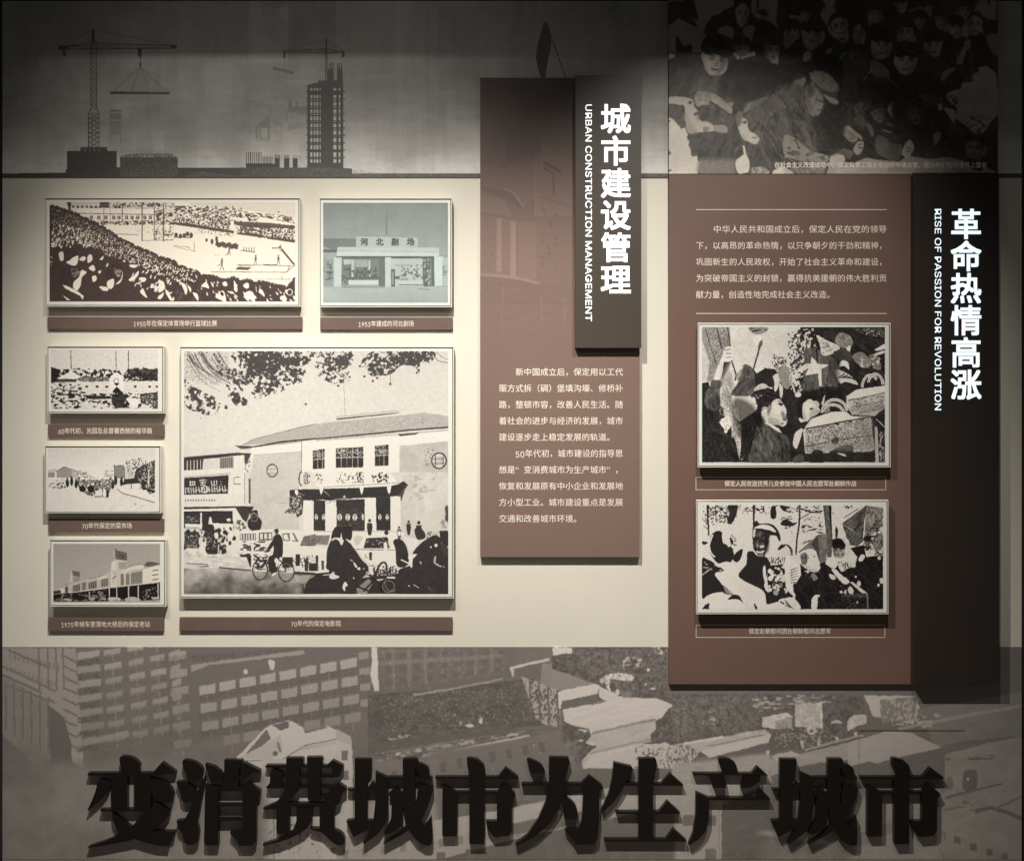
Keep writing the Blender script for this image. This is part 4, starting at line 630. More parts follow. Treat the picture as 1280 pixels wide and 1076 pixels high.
def pic_crowd():
    a = Art(836.2, 0, 1247.4, 217.4, 2.6, .36)
    V = lambda: a.view(820, 0, 2.783)
    A = lambda: a.view(830, 0, 8); B = lambda: a.view(980, 0, 8); C = lambda: a.view(1110, 0, 7.53); D = lambda: a.view(830, 110, 8); E_ = lambda: a.view(980, 110, 8); F = lambda: a.view(1110, 110, 7.53)
    V(); a.P(.2, "40,0 1195,0 1195,605 40,605")
    A(); a.P(.5, "40,0 420,0 420,520 40,520"); a.C(.2, "40,30 200,20 210,110 180,180 130,190 60,250 40,240"); a.C(.18, "200,0 300,0 340,190 280,180 330,270 200,220 170,180"); a.P(.52, "120,210 170,195 330,275 400,300 400,520 290,520 280,440 190,450 130,370 60,520 60,300"); a.C(.17, "125,360 160,400 200,460 275,445 270,525 130,525")
    a.P(.54, "300,0 700,0 700,60 600,100 560,130 480,160 420,240 400,340 400,260 430,180 340,180"); a.P(.5, "880,0 1140,0 1120,200 1150,300 1000,200 900,170 870,100"); a.C(.18, "930,120 1000,90 1045,150 1000,160"); a.L(.2, 3, "935,0 935,90"); a.spk("880,130 1060,130 1060,200 900,190", .4, .3, 3, 3, 2)
    a.C(.16, "400,340 420,260 480,180 560,140 680,140 740,180 720,290 620,260 540,300 450,340"); a.C(.16, "690,100 720,40 780,15 850,40 875,120 850,230 800,290 740,270 700,220"); a.C(.52, "700,110 740,50 800,50 840,90 830,170 800,260 770,270 730,200"); a.E(.28, 770, 145, 12, 8); a.L(.3, 1, "770,205 800,200"); a.C(.5, "540,300 620,260 690,290 690,380 620,370 560,350"); a.C(.48, "790,290 860,250 910,280 880,420 850,380 800,360"); a.C(.17, "870,480 900,330 940,220 1000,190 1100,250 1180,330 1180,380 1100,370 1020,390 1000,500 930,520")
    a.C(.16, "375,510 380,420 430,360 520,335 620,360 680,420 690,500 640,560 520,520 430,500"); a.C(.17, "700,400 740,365 800,370 860,420 850,500 780,515 720,500"); a.C(.78, "370,560 400,510 480,505 520,560 600,580 640,580 640,660 600,730 550,760 500,740 440,710 400,660"); a.P(.2, "500,540 570,530 650,550 640,575 600,570 590,590 510,590"); a.P(.25, "520,640 570,660 560,668 530,655"); a.C(.4, "490,690 550,685 560,720 520,735"); a.C(.25, "505,690 550,690 545,702"); a.C(.5, "480,510 560,520 520,560"); a.C(.5, "440,640 480,640 470,690")
    a.C(.74, "690,530 730,530 760,560 740,600"); a.C(.76, "770,560 800,530 905,515 900,560 850,590 780,595"); a.E(.3, 795, 548, 8, 6); a.C(.72, "1060,570 1100,560 1140,550 1138,640 1090,635 1060,600"); a.C(.45, "1010,400 1100,375 1150,400 1140,530 1060,540 1000,500"); a.P(.25, "1050,545 1120,545 1120,560 1060,560"); a.spk("1000,380 1160,380 1150,560 1000,540", .3, .3, 2, 4); a.C(.7, "50,540 100,540 110,600 60,640")
    a.C(.27, "120,700 200,650 380,640 480,740 620,760 700,860 720,960 200,960 110,850"); a.C(.22, "640,580 750,600 900,560 1060,620 1140,650 1280,700 1280,800 1000,900 720,960 650,700"); a.shade("120,640 1280,600 1280,960 120,960", .12, 8, 5); a.P(.2, "40,600 150,550 350,520 400,640 150,690 60,800 40,960"); a.C(.3, "930,720 1270,700 1280,790 1000,800")
    B(); a.PF(.16, "0,-40 1280,-40 1280,960 0,960", 4, curve=False); a.C(.5, "370,130 420,60 500,70 510,130 440,220 430,300 380,200"); a.P(.5, "380,0 510,0 510,60 420,60"); a.C(.46, "50,160 120,150 180,190 160,230 80,200"); a.C(.42, "20,270 120,300 160,360 100,420 20,500 0,400"); a.C(.16, "180,280 240,170 330,160 420,240 430,340 300,300 190,290"); a.C(.5, "180,290 300,290 400,320 400,400 350,450 290,500 230,490 190,400"); a.E(.25, 240, 335, 22, 10); a.E(.25, 310, 340, 22, 10); a.L(.3, 1.2, "255,400 300,400"); a.L(.3, .8, "270,350 265,380")
    a.C(.56, "190,600 210,520 270,520 270,600 230,615"); a.C(.17, "480,150 560,130 640,170 680,280 640,330 600,240 540,210 480,220"); a.C(.52, "440,300 470,220 560,210 620,240 645,330 640,400 590,430 540,400 470,350"); a.E(.25, 495, 260, 22, 10); a.E(.25, 575, 265, 20, 10); a.C(.22, "535,340 570,350 610,400 570,410"); a.L(.3, 1, "530,280 515,320"); a.C(.46, "740,260 790,270 815,340 800,440 770,440 700,380"); a.C(.17, "380,440 500,420 600,450 560,540 480,540 430,510"); a.C(.45, "540,600 590,530 620,540 570,640"); a.C(.5, "415,525 470,480 470,520 440,540")
    a.C(.46, "840,200 860,110 920,80 990,120 990,190 900,190 860,270"); a.C(.18, "870,250 930,190 1080,200 1100,300 1080,370 900,350"); a.C(.52, "880,380 900,345 1060,370 1080,420 1060,540 1000,590 900,580 870,480"); a.C(.2, "885,550 930,535 1000,550 960,560"); a.C(.5, "900,570 940,555 990,565 970,592"); a.C(.48, "1100,30 1160,0 1230,0 1220,100 1160,130"); a.C(.46, "1140,240 1200,210 1280,230 1280,410 1140,400")
    a.C(.26, "560,700 590,560 680,500 780,530 850,600 860,700 800,850 700,960 570,960"); a.shade("560,500 860,500 860,960 560,960", .12, 6, 6); a.C(.44, "870,600 950,620 1040,700 1050,790 980,850 900,770 860,680"); a.C(.6, "790,800 850,720 870,650 880,720 830,760 800,830"); a.C(.3, "840,780 1050,780 1180,900 1180,960 850,960"); a.C(.5, "1090,950 1150,910 1220,940 1220,960")
    a.C(.6, "90,760 160,735 230,800 200,860 190,960 0,960 0,880 90,840"); a.C(.62, "250,715 400,720 480,780 540,850 550,920 440,880 380,900 300,800 250,790"); a.P(.7, "230,820 260,810 440,960 210,960"); a.L(.2, 1.4, "240,600 240,800 200,850 190,940"); a.L(.25, 1.2, "290,830 440,950"); a.P(.24, "0,600 180,600 240,700 90,740 0,760"); a.shade("250,715 550,920 300,800", .2, 4, 7)
    C(); a.C(.46, "60,30 130,0 180,0 160,110 100,110"); a.C(.46, "90,400 100,260 160,205 230,220 260,300 260,400 200,380 150,400"); a.C(.42, "260,180 300,160 350,190 320,260 290,280"); a.C(.44, "190,110 240,80 340,70 400,150 330,100 250,100"); a.P(.4, "350,50 410,50 410,170 370,130"); a.C(.17, "340,310 370,230 430,200 490,240 540,300 440,310"); a.C(.46, "340,400 360,330 420,310 500,320 510,430 460,440 400,460 350,470"); a.C(.54, "400,500 440,460 490,460 490,520 440,535 410,520"); a.E(.2, 430, 475, 18, 10); a.L(.25, 1, "430,520 480,520")
    a.C(.42, "460,170 540,130 600,150 550,290 520,290"); a.C(.46, "640,80 700,50 755,100 740,180 700,220 650,150"); a.C(.5, "560,270 590,220 660,210 700,250 760,160 850,155 900,230 890,310 780,320 740,370 700,460 640,590 700,600 720,520 780,430 780,380 690,350 640,370 580,320"); a.P(.46, "820,60 870,0 1020,0 1020,190 940,180 880,140 800,150"); a.L(.2, 3, "950,0 950,40"); a.C(.16, "900,190 950,190 1035,200 1035,320 960,330 900,300"); a.C(.44, "910,340 1030,330 1030,520 970,480 930,400"); a.C(.16, "720,560 740,480 780,430 780,330 850,300 920,350 940,430 980,500 960,600 860,640 740,640"); a.C(.16, "530,350 600,330 650,370 690,420 640,480 620,580 520,590 500,480"); a.P(.16, "680,345 700,335 750,370 740,385")
    a.C(.18, "40,440 150,400 290,430 300,510 200,500 60,480"); a.C(.5, "50,450 220,440 240,460 60,470"); a.C(.62, "55,560 80,500 240,490 275,550 270,600 220,690 150,705 100,670 60,600"); a.P(.22, "80,520 130,520 130,550 90,550"); a.P(.22, "170,520 220,520 220,550 175,550"); a.C(.3, "130,630 180,630 180,680 140,680"); a.L(.25, 1, "150,560 145,600")
    a.C(.5, "480,780 520,680 600,640 630,650 560,720 530,800 490,830"); a.P(.6, "820,640 930,620 1020,690 1035,900 540,900 640,850 700,780 800,770 800,700"); a.C(.17, "520,800 580,700 680,680 700,780 650,860 540,860"); a.C(.2, "640,620 850,640 800,700 700,690")
    a.P(.8, "50,960 120,860 170,880 170,960", .4)
    D(); a.PF(.25, "-40,40 300,10 700,60 1000,90 1350,60 1350,1000 -40,1000", 5, curve=False); a.PF(.18, "620,0 1280,0 1280,100 1000,100 850,130 720,120", 3); a.C(.76, "50,95 200,90 290,120 300,180 340,240 350,310 440,340 500,380 500,430 440,440 400,490 320,490 240,440 210,340 200,200 90,160 50,180"); a.C(.3, "50,160 120,180 200,180 210,300 220,380 180,400 120,340 80,300 50,280"); a.P(.18, "230,150 260,125 280,140 265,155"); a.C(.3, "300,250 345,240 340,270 300,275"); a.C(.5, "390,410 440,405 430,440 400,440")
    a.C(.62, "305,110 320,50 380,30 480,50 560,90 620,150 680,210 660,260 560,210 540,170 460,130 450,200 380,200 330,180"); a.shade("305,110 400,30 680,210 640,260 400,200", .18, 4, 8); a.C(.26, "350,190 450,170 540,180 660,260 690,300 680,400 640,440 620,360 480,340 360,320"); a.C(.6, "500,380 600,370 640,420 620,450 540,440 500,420"); a.P(.6, "640,150 720,130 670,200")
    a.P(.88, "45,290 90,310 170,410 210,395 240,470 275,490 240,570 280,640 320,700 365,750 340,860 45,860"); a.P(.88, "315,620 340,610 335,740 310,740"); a.C(.3, "45,630 75,650 60,670 45,670"); a.E(.3, 60, 825, 24, 10); a.E(.3, 50, 330, 12, 10)
    a.C(.22, "240,470 450,440 640,460 760,520 800,620 740,690 340,680 280,690 260,560"); a.PF(.46, "340,720 720,720 720,900 340,900", 3, curve=False); a.spk("340,690 720,690 720,860 340,860", .58, .35, 1.2, 9, .5, .6); a.shade("240,450 800,450 800,700 280,700", .08, 4, 10)
    a.C(.82, "715,290 740,235 780,240 790,300 830,320 850,420 910,460 955,510 920,565 870,550 790,510 750,420 720,340"); a.E(.35, 805, 345, 16, 16); a.C(.2, "690,240 740,200 800,210 780,235 740,235 710,270"); a.C(.48, "790,230 850,150 920,130 1010,90 1040,110 900,190 800,250"); a.P(.55, "845,145 870,170 850,190"); a.C(.36, "1020,120 1150,20 1280,0 1280,240 1180,180 1050,150")
    a.P(.9, "785,575 805,575 825,670 800,670"); a.C(.9, "715,740 760,690 820,665 855,740 850,830 820,850 740,850"); a.C(.7, "870,840 880,800 960,790 1040,820 1040,860 870,860"); a.spk("870,790 1040,790 1040,860 870,860", .35, .4, 2, 11, .4); a.P(.88, "1080,860 1100,820 1180,780 1280,830 1280,860"); a.C(.3, "830,260 1000,200 1130,320 1150,520 1000,500 900,440 850,350"); a.shade("830,200 1280,200 1280,780 860,700", .12, 6, 12); a.spk("1120,450 1280,450 1280,650 1150,640", .5, .3, 3, 13, 2)
    E_(); a.PF(.17, "560,-60 1400,-60 1400,800 560,740 520,300", 5, curve=False); a.PF(.3, "-60,0 200,0 300,300 330,560 300,640 -60,520", 4); a.shade("0,0 300,300 300,640 0,500", .2, 6, 14); a.C(.66, "215,30 240,0 330,0 390,90 380,200 320,280 300,290 250,230 220,140"); a.C(.5, "370,50 480,90 540,130 530,170 490,160 420,100"); a.P(.3, "330,0 560,0 540,50 520,110 400,60"); a.C(.64, "400,60 540,130 535,165 500,165 420,100"); a.E(.55, 400, 220, 18, 14)
    a.P(.2, "300,240 620,200 600,700 330,620"); a.shade("300,200 600,200 600,640 330,620", .1, 8, 15); a.C(.56, "0,480 120,510 220,600 330,650 440,680 430,740 320,790 200,740 60,700 0,680"); a.spk("0,480 120,510 330,650 440,680 430,780 0,720", .35, .35, 3, 16, 2); a.C(.8, "455,720 480,670 550,655 605,690 605,740 560,790 480,790"); a.P(.38, "430,610 640,610 700,640 660,720 600,680 500,650"); a.P(.7, "420,860 450,790 700,750 820,700 950,720 1100,730 1280,780 1280,860"); a.shade("420,860 450,790 820,700 1280,780 1280,860", .15, 4, 17, 2)
    a.C(.66, "590,440 600,390 640,375 700,420 760,470 785,510 770,520 730,490 740,520 700,540 660,540 610,490"); a.C(.7, "700,590 740,540 790,540 790,620 740,670 700,640"); a.L(.25, 1, "660,500 700,520"); a.L(.25, 1.2, "745,570 780,560"); a.L(.25, 1.2, "745,600 785,600"); a.E(.74, 1103, 215, 65, 82); a.C(.46, "880,160 940,170 1000,240 1000,300 940,290 890,240"); a.C(.44, "1080,90 1150,40 1220,50 1210,100 1110,110"); a.C(.42, "820,350 880,380 900,470 870,480"); a.C(.3, "700,300 780,270 820,340 800,400 720,360")
    a.C(.36, "930,480 1000,490 1100,560 1180,580 1180,660 1100,720 960,680 910,600"); a.L(.5, 2.5, "980,420 1080,450"); a.L(.5, 2, "1030,350 1100,390"); a.C(.64, "1180,640 1200,560 1260,530 1280,580 1280,700 1220,700"); a.P(.75, "0,790 60,820 120,860 0,860"); a.P(.45, "60,800 420,790 410,860 130,860"); a.spk("60,800 420,790 410,860 130,860", .6, .3, 2, 18)
    F(); a.PF(.16, "60,-60 540,-60 540,500 120,640", 4); a.C(.24, "280,80 350,60 450,90 470,150 380,170 290,130"); a.P(.58, "550,50 680,0 1035,0 1035,250 960,330 900,420 820,430 700,330 640,290 560,200 620,180 560,110"); a.C(.17, "540,110 600,150 650,190 640,240 580,200 540,150"); a.C(.62, "530,200 560,190 630,220 620,330 580,280"); a.C(.62, "470,160 500,145 515,200 480,210"); a.spk("640,260 960,260 900,430 800,440 700,340", .3, .35, 3, 19); a.spk("540,60 700,60 700,200 560,200", .2, .3, 2.5, 20); a.P(.16, "640,330 720,340 800,470 1035,400 1035,690 960,680 700,640 540,560"); a.C(.34, "740,560 800,510 930,560 900,640 800,690 730,640"); a.shade("740,500 930,500 930,690 740,690", .2, 4, 21)
    a.C(.5, "420,450 450,420 500,420 490,480 440,540"); a.C(.46, "220,150 250,145 240,190 280,280 240,300 225,250"); a.P(.62, "190,640 370,670 560,650 720,690 800,770 1000,800 0,800 0,750"); a.shade("0,740 370,660 720,690 800,800 0,800", .15, 5, 22, 2); a.P(.6, "900,740 1020,790 1010,800 880,795"); a.P(.16, "700,650 1035,690 1035,790 900,740 860,790 800,750"); a.C(.66, "130,620 160,530 210,490 245,550 220,620 180,660"); a.L(.25, 1.4, "170,560 220,575"); a.L(.25, 1.2, "170,600 220,600"); a.P(.34, "0,500 130,540 130,640 100,690 0,690")
    D(); a.PF(.5, "215,230 260,330 340,440 300,480 230,420", 2, .45); a.PF(.55, "720,300 760,420 830,520 780,500", 2, .4); a.PF(.62, "60,500 200,560 300,720 60,800", 6, .25)
    A(); a.PF(.5, "380,560 430,560 480,700 520,750 420,690", 1.6, .5); a.PF(.36, "300,640 420,720 560,900 300,960", 5, .4); a.PF(.1, "560,780 700,800 760,950 600,950", 5, .5)
    E_(); a.PF(.44, "330,80 390,100 370,210 320,270 300,180", 1.6, .6); a.PF(.26, "0,200 160,260 200,480 40,420", 4, .5); a.PF(.42, "0,120 120,140 100,220 0,200", 3, .4); a.PF(.45, "650,430 720,470 700,520 640,500", 1.4, .4)
    C(); a.PF(.4, "200,480 270,560 200,690 180,600", 1.5, .5); a.PF(.3, "460,330 510,400 470,470", 1.5, .4); B(); a.PF(.34, "330,300 400,360 340,460 290,490", 1.6, .5); a.PF(.34, "590,230 640,330 600,420", 1.6, .5); a.PF(.36, "1000,380 1080,430 1050,560 980,580", 2, .5)
    V()
    for (x, y, w, h, t_, tl, sd, cp, e_) in ((300, 52, 46, 78, .56, 4, 1, 0, .1), (404, 178, 50, 66, .60, 5, -1, 2, .2), (545, 122, 60, 68, .52, 2, 1, 1, 0), (640, 95, 56, 70, .52, -16, 1, 0, 0), (475, 112, 44, 56, .46, 0, -1, 1, 0), (702, 118, 34, 66, .46, 8, 1, 0, 0), (763, 52, 44, 54, .48, 0, 1, 2, 0), (786, 160, 62, 78, .53, 2, 1, 1, 0), (868, 118, 54, 74, .50, 0, -1, 2, 0),
                    (868, 214, 74, 86, .64, 3, 1, 1, .05), (968, 160, 54, 72, .52, -4, -1, 1, -.1), (990, 72, 40, 56, .46, 0, 1, 2, 0), (1045, 100, 46, 60, .50, 0, 1, 1, 0), (1110, 88, 48, 66, .52, 4, -1, 0, 0), (1075, 38, 40, 54, .46, 0, 1, 2, 0), (915, 70, 34, 48, .44, 0, 1, 1, 0), (850, 15, 34, 44, .46, 0, -1, 1, 0), (520, 50, 36, 50, .46, 0, 1, 1, 0),
                    (205, 212, 82, 96, .78, 10, 1, 1, .12), (300, 175, 48, 50, .6, 0, -1, 2, 0), (772, 398, 44, 60, .44, -20, 1, 2, 0), (905, 400, 50, 64, .34, -6, 1, 2, 0), (710, 380, 40, 50, .36, 10, 1, 0, 0), (1105, 520, 56, 60, .40, 6, 1, 0, 0)):
        a.face(x, y, w, h, t_, tl, sd, cp, .15, e_)
    a.folds("60,270 300,230 480,260 560,330 420,400 330,600 160,600 130,480 60,330", .16, 2.2, -60, 81, 6, .45); a.folds("330,380 520,290 640,420 650,600 420,600 350,470", .20, 2.0, 55, 82, 7, .5); a.folds("380,300 520,300 540,560 470,560 400,420", .16, 1.6, 80, 83, 6, .5)
    a.folds("560,380 760,330 860,500 700,560 580,540", .12, 2, 30, 84, 6, .4); a.folds("640,190 740,190 760,360 660,400 620,300", .14, 1.6, 75, 85, 6, .4); a.folds("740,250 900,260 1000,340 960,430 820,360", .12, 2, 40, 86, 6, .45); a.folds("900,330 1100,400 1180,590 900,560 820,470", .10, 2.2, 60, 87, 6, .4)
    a.folds("1020,180 1100,170 1180,260 1000,300", .12, 1.5, 70, 88, 5, .4); a.folds("170,60 260,50 420,120 420,200 180,180", .12, 1.8, 30, 89, 5, .4); a.folds("130,310 220,330 280,400 250,440 150,380", .2, 1.1, 35, 90, 4, .7); a.folds("60,340 110,350 130,440 60,400", .16, 1.0, 60, 91, 4, .6)
    V(); a.PF(.13, "250,225 330,215 430,225 522,215 524,262 470,285 400,312 330,350 300,345 275,300", 1.6, .85); a.PF(.12, "530,210 640,200 650,320 640,380 560,410 600,360 632,350 636,300 600,258 535,250", 1.4, .85); a.PF(.12, "545,410 650,380 660,440 640,520 600,540 560,470", 2.5, .7); a.PF(.36, "330,360 430,320 500,300 515,330 440,370 350,400", 2.5, .6)
    a.PF(.62, "532,256 580,248 620,280 634,312 600,318 560,295 540,280", .9, .9); a.PF(.3, "548,296 590,322 612,336 600,345 560,320", .8, .8); a.PF(.7, "585,330 632,350 628,364 600,352", .6, .95); a.PF(.13, "520,262 534,256 538,300 526,296", .7, .9); a.PF(.6, "522,300 560,310 582,350 570,395 552,400 524,350", 1.0, .9); a.PF(.4, "522,330 540,360 552,400 530,380", 1.0, .7); a.L(.16, 1.2, "568,352 584,356", curve=False); a.L(.2, 1.1, "560,384 574,382"); a.E(.42, 536, 318, 7, 11)
    a.L(.12, 1.6, "430,330 470,400 480,470 500,520", .7, True); a.L(.42, 1.2, "400,350 450,420 470,500", .5, True); a.L(.12, 1.4, "340,420 400,470 430,540", .6, True); a.PF(.13, "270,320 300,345 300,420 280,440 268,380", 1.5, .6)
    D(); a.L(.3, 1.0, "236,150 262,138 282,146", curve=True); a.PF(.2, "240,150 270,140 280,152 256,160", .6); a.PF(.5, "330,260 356,300 340,330 320,300", 1.2, .6); a.L(.28, 1.1, "395,400 430,392 450,402", curve=True); a.L(.25, .9, "795,335 820,330 835,342", curve=True); a.PF(.24, "798,342 822,338 820,352 800,354", .5); a.L(.3, 1, "880,490 910,500 930,490", curve=True)
    B(); V(); a.L(.4, 1.1, "538,300 560,340 548,372", curve=True); a.PF(.3, "520,300 545,295 548,330 528,340", 1.2, .7); a.L(.25, 1.2, "555,345 575,352"); a.PF(.5, "545,250 600,255 630,300 600,320 560,290", 1.5, .5); a.folds("530,248 600,250 640,320 600,330 560,300", .16, 1, 30, 92, 4); a.L(.5, 1.2, "650,470 690,500"); a.L(.35, .8, "665,455 700,485")
    a.shade("40,0 1195,0 1195,605 40,605", .09, 5, 71); a.shade("40,0 1195,0 1195,605 40,605", .07, 16, 72)
    a.done(.5, 3.5, 2, 0)
    return a.done(.4, 1.5, 2, .05)

def pic_skyline():
    a = Art(3, 1.5, 1277, 222.4, 2.4, .6)
    a.view(0, 0, 1)
    a.grad("0,0 1280,0 1280,150 0,150", .50, .58); a.grad("0,149 1280,149 1280,217 0,217", .58, .88)
    for k, (x0, x1, y0, y1, t) in enumerate(((150, 240, 0, 90, .02), (310, 360, 10, 80, .04), (360, 420, 0, 90, -.02), (420, 500, 0, 70, .03), (548, 600, 8, 150, -.03), (548, 830, 8, 72, -.02), (455, 510, 75, 132, -.03), (600, 800, 0, 72, -.02), (200, 290, 90, 170, .03), (640, 715, 0, 217, -.02), (805, 830, 70, 217, .03))):
        r = a.mask(a.T([x0, y0, x1, y0, x1, y1, x0, y1])); a.a[r[0], r[1]][r[2]] += t
    a.shade("0,0 1280,0 1280,222 0,222", .10, 26, 4); a.shade("0,120 1280,120 1280,217 0,217", .12, 9, 5, 4); a.shade("0,0 1280,0 1280,222 0,222", .05, 60, 6, .12)
    rr = np.random.RandomState(8)
    for k in range(46):
        x, y = 130 + rr.rand() * 420, 90 + rr.rand() * 110; a.P(.66 + rr.rand() * .1, [x, y, x + 8 + rr.rand() * 26, y - 1, x + 8 + rr.rand() * 26, y + 3 + rr.rand() * 5, x, y + 5], .22)
    for x, y, r_, h_ in ((96, 95, 8, 9), (320, 18, 8, 15), (278, 105, 26, 22), (57, 85, 9, 12), (355, 15, 7, 8)): a.C(.72, [x - r_, y - h_, x + r_ * .6, y - h_, x + r_, y + h_, x - r_ * .5, y + h_ * .8], .18)
    rg = np.random.RandomState(21)
    for k in range(34):
        x = 150 + rg.rand() * 420; w_ = 10 + rg.rand() * 34; y = 78 + rg.rand() * 80; tt = .47 + rg.rand() * .26
        a.PF(tt, [x, y, x + w_, y - 2, x + w_, y + 50 + rg.rand() * 50, x, y + 50 + rg.rand() * 50], 1.2, .16, False)
        for j in range(int(w_ / 6)): a.L(tt + (.1 if k % 2 else -.1), .7, [x + 3 + j * 6, y + 5, x + 3 + j * 6, y + 40], .16)
    for k in range(60):
        x = 60 + rg.rand() * 760; y = 85 + rg.rand() * 115; a.L(.5 if k % 3 else .75, .6 + rg.rand(), [x, y, x + 14 + rg.rand() * 60, y + rg.randn() * 3], .16)
    for k in range(16):
        x = 440 + rg.rand() * 380; w_ = 8 + rg.rand() * 30; a.PF(.52 + rg.rand() * .16, [x, 0, x + w_, 0, x + w_, 120 + rg.rand() * 60, x, 120 + rg.rand() * 60], 1.5, .14, False)
    I = .24
    # ground strip and the low blocks
    a.P(I, "0,217 82,216 82,212 84,212 84,189 146,189 146,209 150,209 150,197 222,197 222,210 308,210 308,205 346,205 346,210 384,210 384,206 428,206 428,210 440,211 440,217 836,217 836,230 0,230")
    a.P(I, "1245,217 1280,217 1280,230 1245,230")
    a.view(0, 0, 4.678); a.P(I, "470,860 628,860 628,886 470,886"); [a.E(.7, 482 + 13 * k, 868, 2.5, 2.5) for k in range(12)]; [a.E(.7, 497 + 28 * k, 881, 5, 3) for k in range(4)]
    a.R(.75, 688, 925, 696, 938); a.R(.78, 688, 960, 700, 980); a.spk("820,895 1000,895 1040,925 700,925 700,910", .2, .55, .6, 6, .6); a.E(.8, 873, 915, 8, 4); a.spk("700,920 1040,920 1040,1040 1180,1000 1440,1040 700,1040", .42, .35, .45, 7)
    # tower crane left
    for x in (531, 566): a.L(I, .9, [x, 250, x, 640])
    for k in range(13): y = 255 + k * 30; a.L(I, .6, [531, y, 566, y + 30]); a.L(I, .6, [566, y, 531, y + 30]); a.L(I, .5, [531, y, 566, y])
    a.L(I, .9, "531,635 518,662 518,862"); a.L(I, .9, "566,635 580,662 580,862"); a.L(I, .6, "538,660 538,862"); a.L(I, .6, "561,660 561,862")
    for k in range(7): y = 665 + k * 28; a.L(I, .6, [518, y, 580, y + 28]); a.L(I, .6, [580, y, 518, y + 28]); a.L(I, .5, [518, y, 580, y])
    a.P(I, "537,250 537,178 544,165 551,178 556,250"); a.L(I, .9, "375,290 1030,283"); a.L(I, .9, "340,278 530,252 700,258 1030,268"); a.P(I, "340,270 400,268 400,285 380,290 383,330 366,330 366,295 340,292"); a.P(I, "418,262 455,262 455,274 418,276"); a.P(I, "1000,264 1033,268 1033,284 1000,284")
    for k in range(34): x = 400 + k * 18.2; a.L(I, .45, [x, 288, x + 9, 262]); a.L(I, .45, [x + 9, 262, x + 18, 287])
    a.L(I, .5, "544,175 900,245 1000,268", curve=False); a.L(I, .5, "544,175 400,250 345,275"); a.P(I, "805,285 830,285 828,335 806,330"); a.L(I, 1, "820,330 822,395"); a.P(I, "814,365 828,365 826,385 816,385")
    for q in ("820,395 665,535", "820,395 770,530", "822,395 872,530", "822,395 965,535"): a.L(I, .45, q)
    a.P(I, "643,535 992,540 992,553 643,553")
    for y, t in ((642, .42), (680, .46), (715, .52), (750, .56)): a.P(t, [641, y, 710, y, 710, y + 36, 641, y + 36], .9)
    for y in (655, 698): [a.R(.68, 650 + 16 * k, y, 658 + 16 * k, y + 12) for k in range(4)]
    a.L(.5, .8, "645,790 645,850"); a.L(.5, .8, "704,790 704,830")
    # tower block right
    a.view(300, 30, 5.378)
    for x in range(43, 150, 14): a.L(I, .9, [x, 856 + (x * 7) % 14, x, 945])
    a.R(I, 38, 938, 218, 1000)
    for x in range(155, 222, 10): a.L(I, .8, [x, 888 + (x * 3) % 12, x, 945])
    for x0 in (234, 297, 354):
        a.R(I, x0, 905, x0 + 34, 975); [a.L(I, .7, [x0 + 4 + 9 * k, 878 + (k * 7) % 9, x0 + 4 + 9 * k, 910]) for k in range(4)]
    a.L(I, .6, "404,885 402,912"); a.P(I, "452,410 490,405 490,398 525,398 525,383 590,380 590,305 630,300 632,380 652,380 652,310 688,305 694,410 694,972 752,975 752,1000 452,1000")
    for x in (602, 613, 627, 657, 668, 682): a.L(I, 1.0, [x, 262, x, 320], w2=1.6)
    for j in range(11):
        y0 = 430 + 48.2 * j; y1 = y0 + (22 if j in (0, 10) else 38)
        if j == 0: y0 = 432; y1 = 450
        for x0, x1 in ((473, 487), (495, 506), (513, 528), (535, 543), (629, 647), (663, 676), (694, 700)): a.R(.66 + .012 * j, x0, y0, x1, y1)
    for j in range(10): a.R(I, 446, 452 + 49 * j, 706, 460 + 49 * j)
    a.L(I, .8, "574,195 574,378"); a.L(I, .8, "588,195 588,378"); [a.L(I, .5, [574, 195 + 16 * k, 588, 211 + 16 * k]) for k in range(11)]; [a.L(I, .5, [588, 195 + 16 * k, 574, 211 + 16 * k]) for k in range(11)]
    a.P(I, "575,195 575,110 580,98 585,110 586,195"); a.L(I, .7, "285,182 590,168 705,190"); a.L(I, .7, "300,195 700,196"); [a.L(I, .4, [310 + 16 * k, 195, 318 + 16 * k, 176]) for k in range(24)]; [a.L(I, .4, [318 + 16 * k, 176, 326 + 16 * k, 195]) for k in range(24)]
    a.L(I, .4, "580,105 300,182"); a.L(I, .4, "582,108 700,188"); a.R(I, 292, 185, 306, 232); a.R(I, 683, 190, 703, 226); a.R(I, 640, 178, 655, 192); a.L(I, .6, "299,232 299,290"); a.P(.36, "222,290 362,320 360,340 220,308"); a.L(.5, .5, "240,305 350,328"); a.L(.5, .4, "299,255 270,300"); a.L(.5, .4, "299,255 325,312")
    # faint buildings
    a.P(.5, "108,690 198,614 200,685 218,690 200,700 200,780 186,780 186,700 150,700 150,780 138,780 138,700 118,700 118,770 105,770", .8); a.P(.58, "105,690 200,690 200,790 105,790", .5); a.win(.76, "140,700 186,700 186,760 140,760", 4, 4, .7, .7)
    a.L(.55, .6, "0,668 130,668"); a.spk("210,660 300,665 290,700 260,690 230,690", .48, .5, 1.2, 8); a.P(.45, "322,592 325,520 345,495 350,555 372,555 375,520 385,520 390,555 452,555 452,592", .85); a.P(.52, "305,575 452,585 452,690 320,720 320,660 300,640", .5); a.win(.66, "320,595 440,595 440,665 320,680", 6, 1, .5, .9, .8); a.R(.47, 385, 590, 452, 612, .6)
    a.spk("0,960 450,960 750,975 960,1005 960,1045 0,1045", .42, .3, .45, 9)
